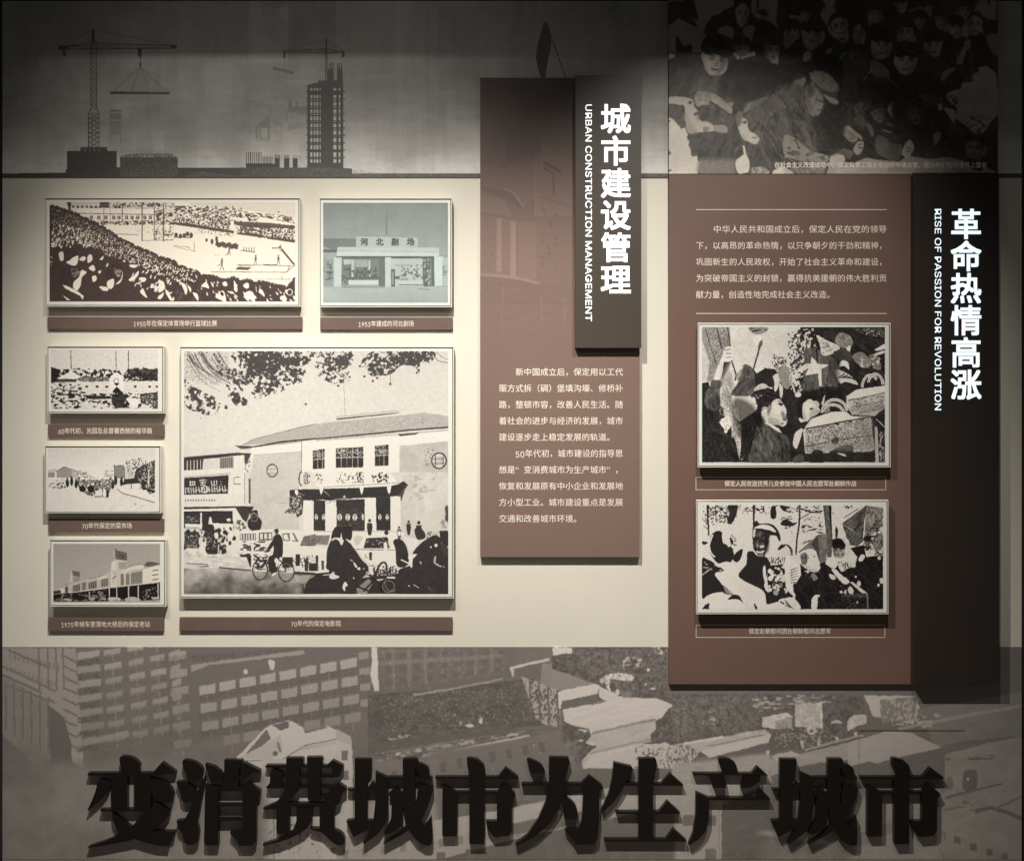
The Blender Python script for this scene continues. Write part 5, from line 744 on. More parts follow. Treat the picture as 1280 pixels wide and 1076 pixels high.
    # flag
    a.view(590, 0, 2.34); a.C(.2, "217,64 232,120 222,180 212,240 205,240 192,195 188,160 200,100"); a.L(.2, 1.2, "217,64 275,232")
    a.view(0, 0, 1); a.spk("440,217 836,217 836,223 440,223", .42, .3, .8, 10)
    return a.done(.18, 3, 0, .035)

def pic_city():
    a = Art(3, 808.4, 1277, 1073.5, 2.4, .44)
    V1 = lambda: a.view(0, 800, 5.818); V2 = lambda: a.view(200, 800, 4.571); V3 = lambda: a.view(460, 800, 5.333); V4 = lambda: a.view(690, 800, 6.724); V5 = lambda: a.view(840, 850, 5.333); V6 = lambda: a.view(1060, 850, 4.76); W = lambda: a.view(0, 790, 2.977); W2 = lambda: a.view(420, 790, 2.977); W3 = lambda: a.view(850, 790, 2.977)
    D, M, H, K = .38, .47, .62, .78
    V1(); a.P(.58, "15,55 550,55 610,920 590,930 470,760 350,470 15,250"); a.P(.52, "15,250 350,440 370,860 250,900 15,680")
    a.L(.45, 2.6, "60,70 340,190"); a.L(.45, 2.4, "20,190 410,370"); a.L(.44, 3, "15,250 200,330 300,380"); 
    for k in range(6): a.L(.44, 2.2, [40 + 62 * k, 290 + 24 * k, 44 + 62 * k, 650 + 36 * k]); a.L(.45, 2.5, [50 + 60 * k, 330 + 20 * k, 100 + 60 * k, 345 + 22 * k])
    for x in (280, 345, 405, 455): a.L(.42, 1.6, [x, 58, x + 10, 360])
    for y in range(110, 760, 78): a.L(.43, 2.2, [460, y, 560, y + 48])
    a.P(D + .02, "350,470 470,560 520,760 520,930 370,930"); a.P(.62, "520,800 605,830 605,925 525,880")
    # long slab block: bays of windows, rising to the right
    V1(); a.P(.44, "550,55 1290,55 1290,800 610,860"); V2(); a.P(.42, "0,42 1250,42 1250,400 900,470 480,540 0,620")
    rng = np.random.RandomState(4)
    def bay(x0, y0, w, h, sl, t): a.P(t, [x0, y0, x0 + w, y0 - sl, x0 + w, y0 - sl + h, x0, y0 + h])
    V1()
    for j in range(7):
        y = 90 + j * 104
        for i, (x, w) in enumerate(((560, 165), (755, 120), (930, 110), (1085, 110), (1230, 70))):
            bay(x + j * 6, y - i * 30 + (12 if i else 0) , w, 52 if i == 0 else 46, 22, .58 + rng.rand() * .04 - .012 * j)
            if i: a.L(.6, .9, [x + w / 2 + j * 6, y + 40 - i * 30, x + w / 2 + 4 + j * 6, y + 92 - i * 30])
            else: a.spk([x, y + 52, x + w, y + 36, x + w, y + 85, x, y + 98], .36, .5, 2, j + 3, .5)
    a.P(.56, "610,720 930,655 940,700 610,770")
    V2()
    a.P(.58, "180,140 820,55 830,80 280,140 180,180"); a.spk("180,90 780,42 780,60 180,130", .34, .5, 1.6, 31, .4)
    for j in range(4):
        for i in range(8):
            x = 225 + i * 115 + j * 8; y = 262 + j * 103 - i * 21
            if y > 560: continue
            bay(x, y, 92, 52, 16, .62 - .035 * j + rng.rand() * .03); a.L(.58, .8, [x + 48, y + 50, x + 50, y + 98])
    for j in range(6): bay(50 - j * 0 + j * 6, 75 + j * 100, 100, 44, 16, .6 - .02 * j); a.L(.56, .9, [100 + j * 6, 110 + j * 100, 102 + j * 6, 160 + j * 100])
    for j in range(4): bay(1135 + j * 4, 70 + j * 90, 60, 40, 8, .56)
    a.P(.78, "1208,42 1240,42 1252,290 1228,292 1200,200 1212,120"); a.E(.74, 490, 180, 14, 14); a.C(.74, "620,115 655,120 650,165 630,165"); a.P(M, "230,560 480,520 470,600 250,620", .3)
    # white house
    a.P(.76, "440,665 612,488 640,480 735,455 820,495 825,520 955,488 1088,545 1100,680 1105,760 460,760"); a.P(.44, "490,650 612,505 632,560 560,620"); a.P(.42, "640,485 735,462 738,500 690,515"); a.P(.7, "455,670 690,540 700,620 640,680"); a.L(.45, 1.2, "470,690 600,685 700,680 830,600 1088,548"); a.E(.42, 660, 645, 14, 16); a.L(.48, 3, "672,580 690,640"); a.P(.46, "825,520 950,490 955,500 830,530"); a.P(.46, "1042,635 1072,635 1072,685 1042,685"); a.P(.62, "800,610 1088,560 1090,572 810,630", .4)
    W(); a.P(.72, "975,470 1280,470 1280,851 975,851"); a.P(.74, "1200,470 1300,480 1300,851 1200,851"); W2(); a.P(.74, "0,380 60,400 66,851 0,851"); a.R(.46, 22, 440, 44, 475); a.R(.48, 28, 515, 48, 550); a.P(.68, "0,360 55,385 60,420 0,400")
    # middle dark block and roof edge
    V3(); a.P(.42, "75,48 1000,48 960,250 900,260 400,350 80,350"); [a.P(.50, [150 + 110 * i, 48 , 175 + 110 * i, 48, 180 + 110 * i, 330 - 20 * i, 155 + 110 * i, 335 - 20 * i], .6) for i in range(7)]; a.P(.5, "75,140 900,90 900,115 75,170", .6); a.P(.48, "75,70 700,48 600,48 75,95", .5)
    a.P(.37, "0,360 560,320 1100,250 1180,560 800,600 0,690"); a.shade("0,360 560,320 1100,250 1180,560 800,600 0,690", .06, 12, 33, 2); a.L(.58, 3.4, "300,362 560,325 900,255", w2=2); a.P(.40, "0,690 500,600 1000,560 1000,600 0,760"); a.E(.8, 680, 568, 30, 12); a.C(.78, "738,515 760,512 762,555 742,550"); a.E(.6, 618, 552, 10, 16); a.spk("100,640 320,620 320,640 110,670", .62, .5, 2.5, 35, 2)
    a.spk("200,740 500,690 760,650 1000,595 1000,640 740,700 480,760 60,820", .66, .55, 3, 36, 2.2); a.P(.47, "0,820 400,770 1080,630 1280,600 1280,1067 0,1067"); a.L(.72, 3, "400,770 740,700 1080,632", curve=False); a.L(.38, 2, "200,790 560,715 980,640"); a.shade("0,820 1280,600 1280,1067 0,1067", .05, 10, 37)
    for x, y in ((530, 830), (830, 780), (960, 730), (1100, 710)): a.R(.4, x - 28, y - 32, x + 28, y + 30)
    a.spk("920,760 1000,740 1000,840 930,840", .7, .25, 2, 38)
    a.P(.74, "945,178 1080,145 1210,118 1205,135 1090,162 975,190 970,240 962,240"); a.P(.42, "975,190 1090,165 1160,150 1160,260 1020,250"); a.P(.52, "1160,150 1240,160 1280,240 1280,330 1150,280"); a.P(.64, "1020,240 1280,330 1280,580 1170,560 1120,520 1060,350"); a.spk("1020,240 1280,330 1280,580 1120,520", .38, .42, 3, 39, .6)
    for x in (1080, 1140, 1200, 1262): a.L(.4, 2.4, [x, 270 + (x - 1080) * .35, x + 8, 540 + (x - 1080) * .2])
    # yard and trees on the right
    V4(); a.P(.38, "0,130 180,105 200,58 965,58 965,480 1143,490 1143,830 100,990 90,600 0,240"); a.P(.8, "0,60 165,58 170,105 60,120 10,130"); a.P(.54, "0,240 180,300 350,360 300,400 50,420 0,400"); a.P(.79, "50,430 350,365 400,380 390,445 250,480 85,510 80,570 60,570"); a.P(.42, "85,512 385,447 385,520 250,545 90,575")
    a.P(.78, "90,580 450,510 395,470 400,385 520,440 560,470 700,482 900,490 1030,545 970,580 930,650 870,670 330,790 310,740 200,720 100,680"); a.P(.71, "330,790 870,668 880,740 830,790 830,850 320,960 260,1076 250,1000 370,890 280,840"); a.L(.55, 3, "340,780 560,730 870,665", curve=False); a.L(.6, 2.4, "320,950 600,880 830,830", curve=False); a.P(.76, "260,1076 320,960 740,870 900,870 960,860 1143,850 1143,1076"); a.C(.74, "200,745 300,750 280,770 205,770"); a.P(.38, "90,680 200,740 330,800 290,850 380,890 320,930 260,1000 200,1076 110,1076"); a.E(.76, 240, 845, 26, 9); a.C(.77, "285,850 340,860 350,885 300,875"); a.C(.48, "380,505 460,510 420,525 330,545")
    a.P(.8, "435,295 560,270 690,290 690,340 560,350 490,325 485,390 500,450 460,395"); a.P(.4, "485,325 690,348 720,470 560,430 520,380"); a.spk("590,130 760,150 720,240 600,250", .74, .5, 3, 40, 2.5); a.P(.5, "570,430 670,432 665,480 600,485"); a.E(.76, 548, 435, 20, 28); a.E(.8, 810, 248, 14, 14); a.E(.76, 850, 405, 22, 10); a.E(.7, 790, 370, 10, 10); a.spk("820,60 965,60 965,130 830,100", .74, .45, 3, 41); a.E(.78, 425, 335, 24, 24)
    a.P(.37, "970,580 1143,520 1143,860 1000,880 960,860 830,870 830,790 880,760 870,680 950,640"); a.P(.76, "900,870 970,870 975,980 900,1000"); a.spk("700,880 1143,880 1143,1076 690,1076", .46, .32, 2.6, 42, .6)
    # factory lower right
    V5(); a.P(.4, "0,90 1280,95 1280,360 660,480 0,520"); a.shade("0,90 1280,95 1280,360 0,420", .08, 8, 43, 2); a.spk("200,150 340,150 340,320 200,320", .62, .18, 3, 44, 2.5); a.spk("480,100 1080,95 1080,150 560,210", .64, .42, 2.4, 45, 3)
    a.P(.7, "0,430 280,380 400,370 440,350 620,325 660,360 640,420 250,515 190,470 100,580 0,580"); a.P(.76, "190,468 480,400 660,360 640,410 260,512"); a.P(.42, "255,515 640,415 650,480 440,560 240,560"); a.L(.45, 1, "240,440 620,360"); a.L(.8, 3.4, "80,420 240,395 340,378"); a.spk("0,430 180,430 180,580 0,580", .42, .4, 3, 46, .5)
    a.P(.78, "600,245 770,215 805,240 690,270 690,325 600,310"); a.P(.62, "690,268 805,240 800,320 690,325"); a.P(.72, "820,160 1000,135 1008,320 820,310"); a.L(.8, 1.6, "995,135 1000,310"); a.spk("820,95 1080,95 1000,150 830,160", .5, .5, 2, 47, 3); a.P(.38, "670,340 860,330 1080,330 1180,370 900,460 700,450"); a.spk("690,310 1050,300 1050,400 700,440", .58, .2, 3, 48); a.E(.75, 930, 335, 34, 28); a.E(.42, 930, 338, 14, 12); a.C(.72, "860,295 940,285 920,310 870,310"); a.C(.7, "1055,285 1100,262 1140,285"); a.C(.74, "1165,310 1190,250 1250,232 1290,235 1290,290 1200,300")
    for x, y in ((870, 430), (980, 425), (1100, 400), (1225, 370), (640, 490), (525, 530)): a.P(.76, [x - 14, y - 25, x + 12, y - 25, x + 8, y + 25, x - 4, y + 25])
    a.L(.66, 3, "440,575 540,545 640,520"); a.L(.62, 3, "890,465 1100,405 1280,365"); a.L(.38, 2, "890,480 1100,420 1280,378")
    a.P(.62, "650,520 800,470 850,490 1280,390 1280,520 1000,545 860,570 660,640"); a.P(.66, "0,590 300,560 650,510 650,620 500,680 0,700"); a.P(.42, "860,570 990,545 1280,540 1280,640 900,640"); a.P(.7, "660,500 800,470 860,500 700,540")
    V6(); a.P(.74, "95,90 400,92 430,165 390,260 150,215"); a.P(.52, "190,115 410,95 400,240 200,250"); a.spk("190,110 420,95 420,280 200,260", .68, .4, 4, 49, .5); a.C(.74, "0,240 40,205 110,205 90,250 20,290 0,300"); a.P(.5, "410,170 1040,70 1040,330 700,360 520,400 480,300"); a.L(.58, 4, "300,290 700,210 1040,150"); a.shade("430,170 1040,70 1040,400 520,400", .08, 10, 50, 2); a.spk("150,215 560,190 520,290 260,280", .66, .3, 3, 51, 2.4)
    a.P(.66, "0,370 240,300 380,310 560,400 265,465 170,495 130,480 0,515"); a.P(.43, "0,515 130,485 170,497 560,402 578,420 575,660 0,740"); a.P(.56, "575,440 800,380 1040,330 1040,1076 560,1076 560,700 580,640"); a.shade("575,440 1040,330 1040,1076 575,1076", .07, 14, 52)
    a.spk("580,460 870,440 870,470 590,480", .42, .5, 3, 53, 4); a.C(.42, "690,545 765,540 765,640 690,650"); a.E(.75, 715, 588, 8, 8); a.E(.46, 605, 610, 22, 40); a.L(.42, 4, "580,700 760,650 920,615", w2=2); a.L(.42, 5, "760,780 860,760 1040,820", curve=True); a.L(.46, 3, "880,760 1040,690"); a.L(.44, 2.6, "560,770 640,760"); a.spk("620,700 760,700 760,780 630,770", .44, .2, 3, 54, 2)
    for x, y in ((562, 920), (650, 948), (745, 990), (843, 1022), (932, 1050), (555, 1045), (470, 1025)): a.P(.42, [x - 18, y - 24, x + 20, y - 18, x + 20, y + 26, x - 18, y + 18])
    # foreground roofs under the letters
    W2(); a.P(.66, "0,760 360,720 560,690 700,640 900,600 1000,580 1100,560 1280,540 1280,640 700,760 360,851 0,851", 1); a.PF(.47, "340,430 900,400 900,520 700,600 620,640 360,700", 5, curve=False); a.P(.48, "560,720 760,680 1000,660 1000,700 600,760"); a.PF(.49, "70,480 380,470 380,560 360,700 70,740", 4, curve=False); a.PF(.64, "70,640 360,590 380,740 70,851", 5, curve=False); a.P(.7, "360,700 560,670 1000,590 1000,640 560,730 360,780")
    for x, y in ((580, 815), (650, 815), (730, 780), (790, 770), (800, 825), (870, 820), (390, 840), (500, 830), (1090, 700), (1180, 690), (1040, 830), (1110, 830)): a.R(.46, x - 16, y - 22, x + 16, y + 20)
    W(); a.PF(.50, "-60,500 330,480 660,470 1000,520 1000,900 -60,900", 9, .92, curve=False); a.PF(.6, "180,600 300,560 420,620 380,720 200,700", 12, .35); a.PF(.44, "0,430 180,450 160,560 0,560", 8, .6); a.PF(.58, "420,620 900,600 900,860 500,860", 14, .5); a.shade("0,440 980,440 980,851 0,851", .08, 20, 55); a.P(.74, "890,465 990,345 1060,385 1100,470 1000,510 975,851 970,500", .0); a.L(.5, 1.4, "1020,660 1020,851"); a.spk("990,700 1280,700 1280,851 1000,851", .5, .15, 4, 56)
    W3(); a.PF(.64, "-20,490 330,450 340,560 150,640 150,880 -20,880", 3, curve=False); a.PF(.42, "155,650 520,600 660,650 660,800 380,880 160,880", 3, curve=False); a.PF(.5, "400,700 660,760 660,880 300,880", 8, .7); a.PF(.64, "280,745 470,740 560,790 420,765", 3); a.PF(.57, "640,620 980,580 980,880 640,880", 6, curve=False); a.P(.48, "660,750 800,700 800,740 660,800", .7); a.L(.72, 1, "152,600 152,851")
    for x, y in ((115, 825), (115, 700), (30, 700)): a.R(.46, x - 20, y - 20, x + 20, y + 20)
    a.view(0, 0, 1); R = np.random.RandomState(3)
    for k in range(70): a.E(.84, 250 + R.rand() * 440, 812 + R.rand() * 170, .5 + .4 * R.rand(), .5)
    a.spk("3,808 1277,808 1277,1074 3,1074", .6, .05, .8, 57, 1, .25)
    V4(); a.shade("0,130 180,105 200,58 965,58 965,480 700,482 430,390 330,350 0,240", .22, 3, 91, 1.4); a.spk("200,70 960,70 960,470 720,470 440,380 200,220", .5, .22, 1.6, 92); a.shade("970,580 1143,520 1143,860 830,870 880,760", .2, 3, 93); a.spk("970,580 1143,520 1143,860 860,860", .5, .2, 1.5, 94); a.shade("90,680 330,800 320,930 200,1076 110,1076", .2, 3, 95); a.folds("100,580 1000,480 1000,650 330,800 120,680", .05, 1.6, -14, 96, 12); a.folds("300,800 880,680 860,860 260,1070", .06, 1.4, -14, 97, 12)
    V5(); a.shade("0,90 1280,95 1280,360 660,350 0,430", .22, 3, 98, 1.4); a.spk("0,100 620,100 600,330 0,400", .5, .2, 1.5, 99); a.spk("670,340 1180,360 900,460 700,450", .62, .25, 1.6, 101); a.folds("0,500 650,510 660,620 0,700", .06, 1.4, -12, 102, 12); a.folds("650,490 1280,380 1280,520 860,570", .05, 1.4, -12, 103, 12)
    V3(); a.shade("0,360 560,320 1100,250 1180,560 800,600 0,690", .12, 3, 104, 2); a.spk("80,380 1080,270 1150,540 100,660", .5, .14, 1.4, 105, 1.5); a.spk("80,60 950,60 920,230 90,340", .54, .2, 2, 106, .6, .6); a.win(.38, "90,60 940,50 900,220 100,330", 9, 3, .5, .5, .6); a.win(.40, "120,860 1200,640 1230,760 120,980", 10, 1, .35, .55, .8); a.folds("100,740 1060,600 1070,640 60,810", .18, 1.2, -12, 107, 10)
    V2(); a.win(.36, "0,90 430,60 430,100 0,140", 26, 1, .5, .9, .5); 
    for j in range(3): a.spk([220, 320 + j * 103, 1120, 156 + j * 103, 1120, 198 + j * 103, 220, 362 + j * 103], .35, .5, 1.3, 110 + j, .4, .6)
    for j in range(3): a.L(.5, .8, [220, 256 + j * 103, 1130, 92 + j * 103], .5); a.L(.36, 1.0, [220, 318 + j * 103, 1130, 155 + j * 103], .5)
    V1()
    for j in range(7): a.spk([560, 150 + j * 104, 1280, 40 + j * 104, 1280, 80 + j * 104, 560, 190 + j * 104], .36, .35, 1.2, 120 + j, .4, .55); a.L(.36, .9, [560, 146 + j * 104, 1290, 22 + j * 104], .5)
    for k in range(9): a.spk([20 + 55 * k, 330 + 22 * k, 60 + 55 * k, 340 + 22 * k, 60 + 55 * k, 800, 20 + 55 * k, 760], .42, .3, 1.4, 130 + k, .3, .5)
    a.win(.44, "60,80 440,170 440,230 60,140", 12, 1, .5, .8, .5); a.win(.44, "30,170 420,300 420,350 30,225", 12, 1, .5, .8, .5)
    W2(); a.folds("0,740 700,640 1280,560 1280,640 700,760 0,851", .05, 2, -10, 140, 12); a.win(.46, "0,800 1280,640 1280,700 0,860", 18, 1, .3, .5, .5); W3(); a.folds("0,460 980,470 980,851 0,851", .03, 2.5, -14, 141, 12)
    a.shade("3,808 1277,808 1277,1074 3,1074", .05, 7, 61, 1.6); a.shade("3,808 1277,808 1277,1074 3,1074", .05, 30, 62)
    a.done(.8, 6, 2, 0)
    return a.done(.5, 2, 1, .03)

def pic_ghost():
    """faded print on the brown text panel, 0.5 = plain board"""
    a = Art(600, 97, 800, 707, 1.6, .5)
    V = lambda: a.view(596, 90, 5.977); W = lambda: a.view(596, 250, 5.377)
    V(); a.P(.44, "210,440 480,430 480,650 220,680"); a.P(.6, "20,850 180,870 260,910 340,1010 440,950 440,640 380,640 200,700 20,700", .35); a.P(.42, "185,700 380,655 400,675 200,715", .7); a.P(.42, "20,860 180,880 270,900 350,1010 330,1030 230,960 20,900", .35); a.P(.62, "20,880 200,950 260,1076 20,1040", .45); a.L(.7, 1.5, "200,870 270,900 350,1010", curve=True); a.L(.4, 1, "275,930 345,1020"); a.P(.59, "440,620 500,600 720,640 720,1076 440,1076", .6); a.L(.7, 1.2, "440,620 440,1076", .6); a.L(.4, 1, "500,600 720,640", .6)
    a.L(.36, 3, "495,670 630,745"); a.L(.36, 2.4, "500,715 575,760 575,915"); a.L(.66, 1.2, "487,650 487,730"); a.L(.4, .8, "470,930 720,1010"); a.R(.58, 480, 550, 560, 620, .5)
    W(); a.P(.62, "20,60 300,140 400,150 400,550 20,500", .3); a.L(.42, 2, "20,80 290,140", al=.6); a.L(.68, 6, "150,120 150,480", al=.6); a.L(.68, 7, "245,140 245,510", al=.7); a.L(.4, 1.2, "270,160 270,500", al=.6); a.spk("30,90 140,110 140,490 30,480", .4, .3, 1.6, 3, .15, .5); a.spk("160,130 230,140 230,500 170,500", .4, .2, 1.6, 4, .15, .4); a.L(.68, 3, "30,500 250,520 420,560", curve=True, al=.7); a.P(.47, "20,510 420,565 650,570 650,700 20,700", .4)
    for x, y in ((445, 60), (460, 90), (490, 150), (500, 180), (450, 225), (440, 270), (530, 250), (530, 300), (485, 320), (485, 360), (445, 385), (440, 430), (535, 100), (530, 450)): a.L(.34, 1.4, [x - 6, y - 8, x + 10, y + 10], al=.7)
    for x, y0, y1 in ((178, 570, 710), (437, 650, 890), (590, 655, 870), (165, 780, 900)): a.L(.6, 2, [x, y0, x, y1], al=.5)
    a.shade("20,500 650,560 650,1000 20,1000", .05, 3, 5, 3)
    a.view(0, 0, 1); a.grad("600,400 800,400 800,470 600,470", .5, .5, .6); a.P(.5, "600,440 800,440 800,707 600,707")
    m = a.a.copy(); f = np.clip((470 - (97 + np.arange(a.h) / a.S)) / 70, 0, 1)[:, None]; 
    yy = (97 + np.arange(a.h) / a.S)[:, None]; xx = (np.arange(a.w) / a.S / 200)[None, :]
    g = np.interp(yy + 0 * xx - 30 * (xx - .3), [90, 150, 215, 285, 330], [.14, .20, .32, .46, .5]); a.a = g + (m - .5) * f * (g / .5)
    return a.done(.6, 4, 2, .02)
# strokes of the ten thick slogan characters: view origin x, then each stroke as one outline (zoomed tracing, 7.369 px per picture px)
SLOGAN = {
'变': (100, ["c368,118 440,112 505,138 548,185 546,220 528,262 400,262 374,205", "66,272 76,262 668,260 755,162 880,252 880,268 670,287 74,287",
       "185,318 285,358 262,420 210,490 150,545 76,612 68,604 112,510 145,420 160,350", "290,280 435,280 435,592 290,592", "500,280 650,280 650,592 500,592",
       "c620,320 720,328 800,365 848,420 860,480 840,525 790,540 710,515 655,452 640,380", "186,598 640,592 700,528 826,632 790,690 720,755 640,810 480,880 250,925 76,952 70,942 200,900 330,848 460,770 590,640 560,616 192,618",
       "295,620 370,690 470,762 620,800 870,800 866,838 832,862 812,938 700,930 560,890 470,860 390,840 335,770 300,690"]),
'消': (210, ["c135,148 210,150 280,183 320,235 305,295 255,335 190,340 172,270 145,235", "c78,345 150,350 215,385 258,440 240,500 172,538 125,510 108,430",
       "336,295 340,340 268,735 286,800 278,880 240,922 178,925 148,900 132,815 95,780 78,702 150,695 200,600 260,450", "343,178 425,202 482,245 514,300 508,340 390,345 365,260 345,210",
       "518,143 682,143 692,165 655,232 650,400 518,400", "703,166 850,240 850,260 765,268 700,325 650,318", "343,368 360,376 462,396 464,915 450,930 345,930 332,912",
       "455,395 692,395 692,430 455,430", "455,548 692,548 692,567 455,567", "455,682 692,682 692,702 455,702", "685,400 750,358 850,428 848,460 815,492 812,890 780,932 655,932 632,880 572,820 572,805 690,805"]),
'费': (320, ["82,205 92,190 655,192 705,143 804,195 802,222 765,268 765,300 700,300 700,213 92,213", "150,213 250,268 232,290 232,392 100,405 92,395 125,360 130,290",
       "278,125 425,122 440,138 434,185 400,200 398,420 300,530 180,600 72,598 60,588 190,530 262,440 278,380", "468,118 600,116 616,132 612,185 592,200 592,515 478,515",
       "220,288 720,288 720,306 220,306", "100,386 720,386 720,404 100,404", "590,474 690,474 690,490 590,490", "675,404 770,360 832,400 830,425 790,455 770,540 720,575 640,590 640,480 675,470",
       "186,540 600,540 600,572 310,572 310,822 195,822 186,800", "585,545 722,560 722,790 700,800 585,790", "372,580 520,580 515,700 470,770 400,822 300,870 180,908 64,932 60,920 130,900 250,860 340,790 372,700",
       "c500,772 600,775 722,785 790,820 816,870 808,915 755,928 690,890 610,815 540,795"]),
'城': (425, ["135,133 288,135 292,155 285,238 255,272 254,700 420,690 410,712 250,785 130,852 118,845 58,708 62,702 135,692", "66,410 255,410 298,343 325,372 328,428 80,430",
       "328,252 442,305 444,600 420,720 352,825 228,912 210,915 250,850 305,720 325,520", "440,300 720,296 850,302 850,322 440,322", "450,452 515,400 577,450 577,660 560,752 500,800 430,830 400,820 470,690 478,470 450,470",
       "c708,183 760,183 808,215 822,262 812,300 755,298 712,262", "578,133 712,133 720,152 692,232 692,560 728,690 770,768 842,660 852,800 850,905 830,932 780,930 700,880 640,800 600,700 578,560",
       "722,372 858,402 856,432 820,540 772,650 690,750 560,838 402,922 400,910 520,840 620,740 690,600 712,450"]),
'市': (535, ["358,127 400,125 470,148 518,195 526,240 528,300 405,300 385,245 362,205", "66,298 645,298 715,213 832,300 834,318 70,318", "133,378 262,437 640,437 700,363 800,448 806,475 774,492 772,800 742,842 608,852 590,830 545,770 533,706 634,706 634,458 268,458 266,845 140,848 130,835",
       "380,300 518,300 518,918 384,918 380,900"]),
'为': (640, ["c140,133 210,153 270,188 297,235 302,262 240,264 188,264 172,235 150,190", "342,118 510,120 524,136 534,165 500,250 496,340 490,450 432,600 345,730 210,850 46,932 32,915 145,830 240,690 312,520 340,350",
       "88,358 640,358 710,283 832,378 842,405 805,430 803,700 788,880 745,918 582,922 565,880 500,800 486,785 618,782 645,700 655,470 655,380 90,380", "c470,492 525,502 578,550 602,615 604,680 550,690 488,685 470,600"]),
'生': (745, ["163,165 325,202 342,228 275,350 225,450 150,545 75,612 50,618 50,605 118,450 150,310", "393,128 542,128 558,148 558,228 528,280 524,875 402,875 393,860", "270,358 602,358 685,268 806,375 806,380 270,380", "180,618 580,618 658,518 775,628 775,638 188,638", "72,872 642,872 714,776 834,882 834,894 78,894"]),
'产': (850, ["c360,133 440,132 500,162 524,210 524,270 415,275 372,205", "116,264 662,266 715,201 808,284 808,292 790,284 128,284", "262,280 408,286 428,400 312,402", "600,286 742,292 735,345 650,398 560,402", "148,438 268,490 700,490 748,412 832,502 832,514 268,514 266,700 235,800 165,880 85,928 78,918 120,820 145,650"]),
}
# ---------------------------------------------------------------- helpers
def lin(c):
    c = np.asarray(c, float) / 255
    return tuple(np.where(c <= .04045, c / 12.92, ((c + .055) / 1.055) ** 2.4))
def new_mat(name):
    m = bpy.data.materials.new(name); m.use_nodes = True
    return m, m.node_tree, m.node_tree.nodes['Principled BSDF']
def paint(name, rgb, rough=.6, var=.05, scale=9, bump=.0004, grain=900, metal=0.0, spec=.35):
    m, t, b = new_mat(name); N, L = t.nodes, t.links
    tc = N.new('ShaderNodeTexCoord'); n = N.new('ShaderNodeTexNoise'); n.inputs['Scale'].default_value = scale; n.inputs['Detail'].default_value = 5
    L.new(tc.outputs['Object'], n.inputs['Vector'])
    r = N.new('ShaderNodeValToRGB'); c = np.array(lin(rgb))
    r.color_ramp.elements[0].position = .3; r.color_ramp.elements[1].position = .7
    r.color_ramp.elements[0].color = (*(c * (1 - var)), 1); r.color_ramp.elements[1].color = (*np.minimum(c * (1 + var), 1), 1)
    L.new(n.outputs['Fac'], r.inputs[0]); L.new(r.outputs[0], b.inputs['Base Color'])
    b.inputs['Roughness'].default_value = rough; b.inputs['Metallic'].default_value = metal; b.inputs['Specular IOR Level'].default_value = spec
    if bump:
        g = N.new('ShaderNodeTexNoise'); g.inputs['Scale'].default_value = grain; g.inputs['Detail'].default_value = 2
        L.new(tc.outputs['Object'], g.inputs['Vector'])
        u = N.new('ShaderNodeBump'); u.inputs['Strength'].default_value = .5; u.inputs['Distance'].default_value = bump
        L.new(g.outputs['Fac'], u.inputs['Height']); L.new(u.outputs[0], b.inputs['Normal'])
    return m
def glow(name, rgb, s):
    m = bpy.data.materials.new(name); m.use_nodes = True; t = m.node_tree; b = t.nodes['Principled BSDF']
    b.inputs['Base Color'].default_value = (*lin(rgb), 1); b.inputs['Emission Color'].default_value = (*lin(rgb), 1); b.inputs['Emission Strength'].default_value = s
    return m
def print_mat(name, tone, ink, paper, rough=.5, gamma=1.0, bump=.0002, base=None):
    """ink-on-paper material from a drawn tone array (0 ink .. 1 paper); ink, paper are sRGB 0-255"""
    h, w = tone.shape; t = np.clip(tone, 0, 1) ** gamma
    ink = np.array(ink) / 255; paper = np.array(paper) / 255
    px = np.ones((h, w, 4), np.float32)
    px[..., :3] = ink + (paper - ink) * t[..., None]
    img = bpy.data.images.new(name, w, h, alpha=False); img.colorspace_settings.name = 'sRGB'
    img.pixels.foreach_set(px[::-1].ravel()); img.update(); img.pack()
    m, nt, b = new_mat(name); N, L = nt.nodes, nt.links
    ti = N.new('ShaderNodeTexImage'); ti.image = img; ti.interpolation = 'Linear'; ti.extension = 'EXTEND'
    tc = N.new('ShaderNodeTexCoord')
    L.new(tc.outputs['UV'], ti.inputs[0])
    n = N.new('ShaderNodeTexNoise'); n.inputs['Scale'].default_value = 420; n.inputs['Detail'].default_value = 2; L.new(tc.outputs['Object'], n.inputs['Vector'])
    mr = N.new('ShaderNodeMapRange'); mr.inputs['To Min'].default_value = .88; mr.inputs['To Max'].default_value = 1.12; L.new(n.outputs['Fac'], mr.inputs[0])
    mx = N.new('ShaderNodeVectorMath'); mx.operation = 'SCALE'; L.new(ti.outputs[0], mx.inputs[0]); L.new(mr.outputs[0], mx.inputs['Scale'])
    L.new(mx.outputs[0], b.inputs['Base Color'])
    b.inputs['Roughness'].default_value = rough; b.inputs['Specular IOR Level'].default_value = .3
    u = N.new('ShaderNodeBump'); u.inputs['Strength'].default_value = .4; u.inputs['Distance'].default_value = bump
    L.new(n.outputs['Fac'], u.inputs['Height']); L.new(u.outputs[0], b.inputs['Normal'])
    return m

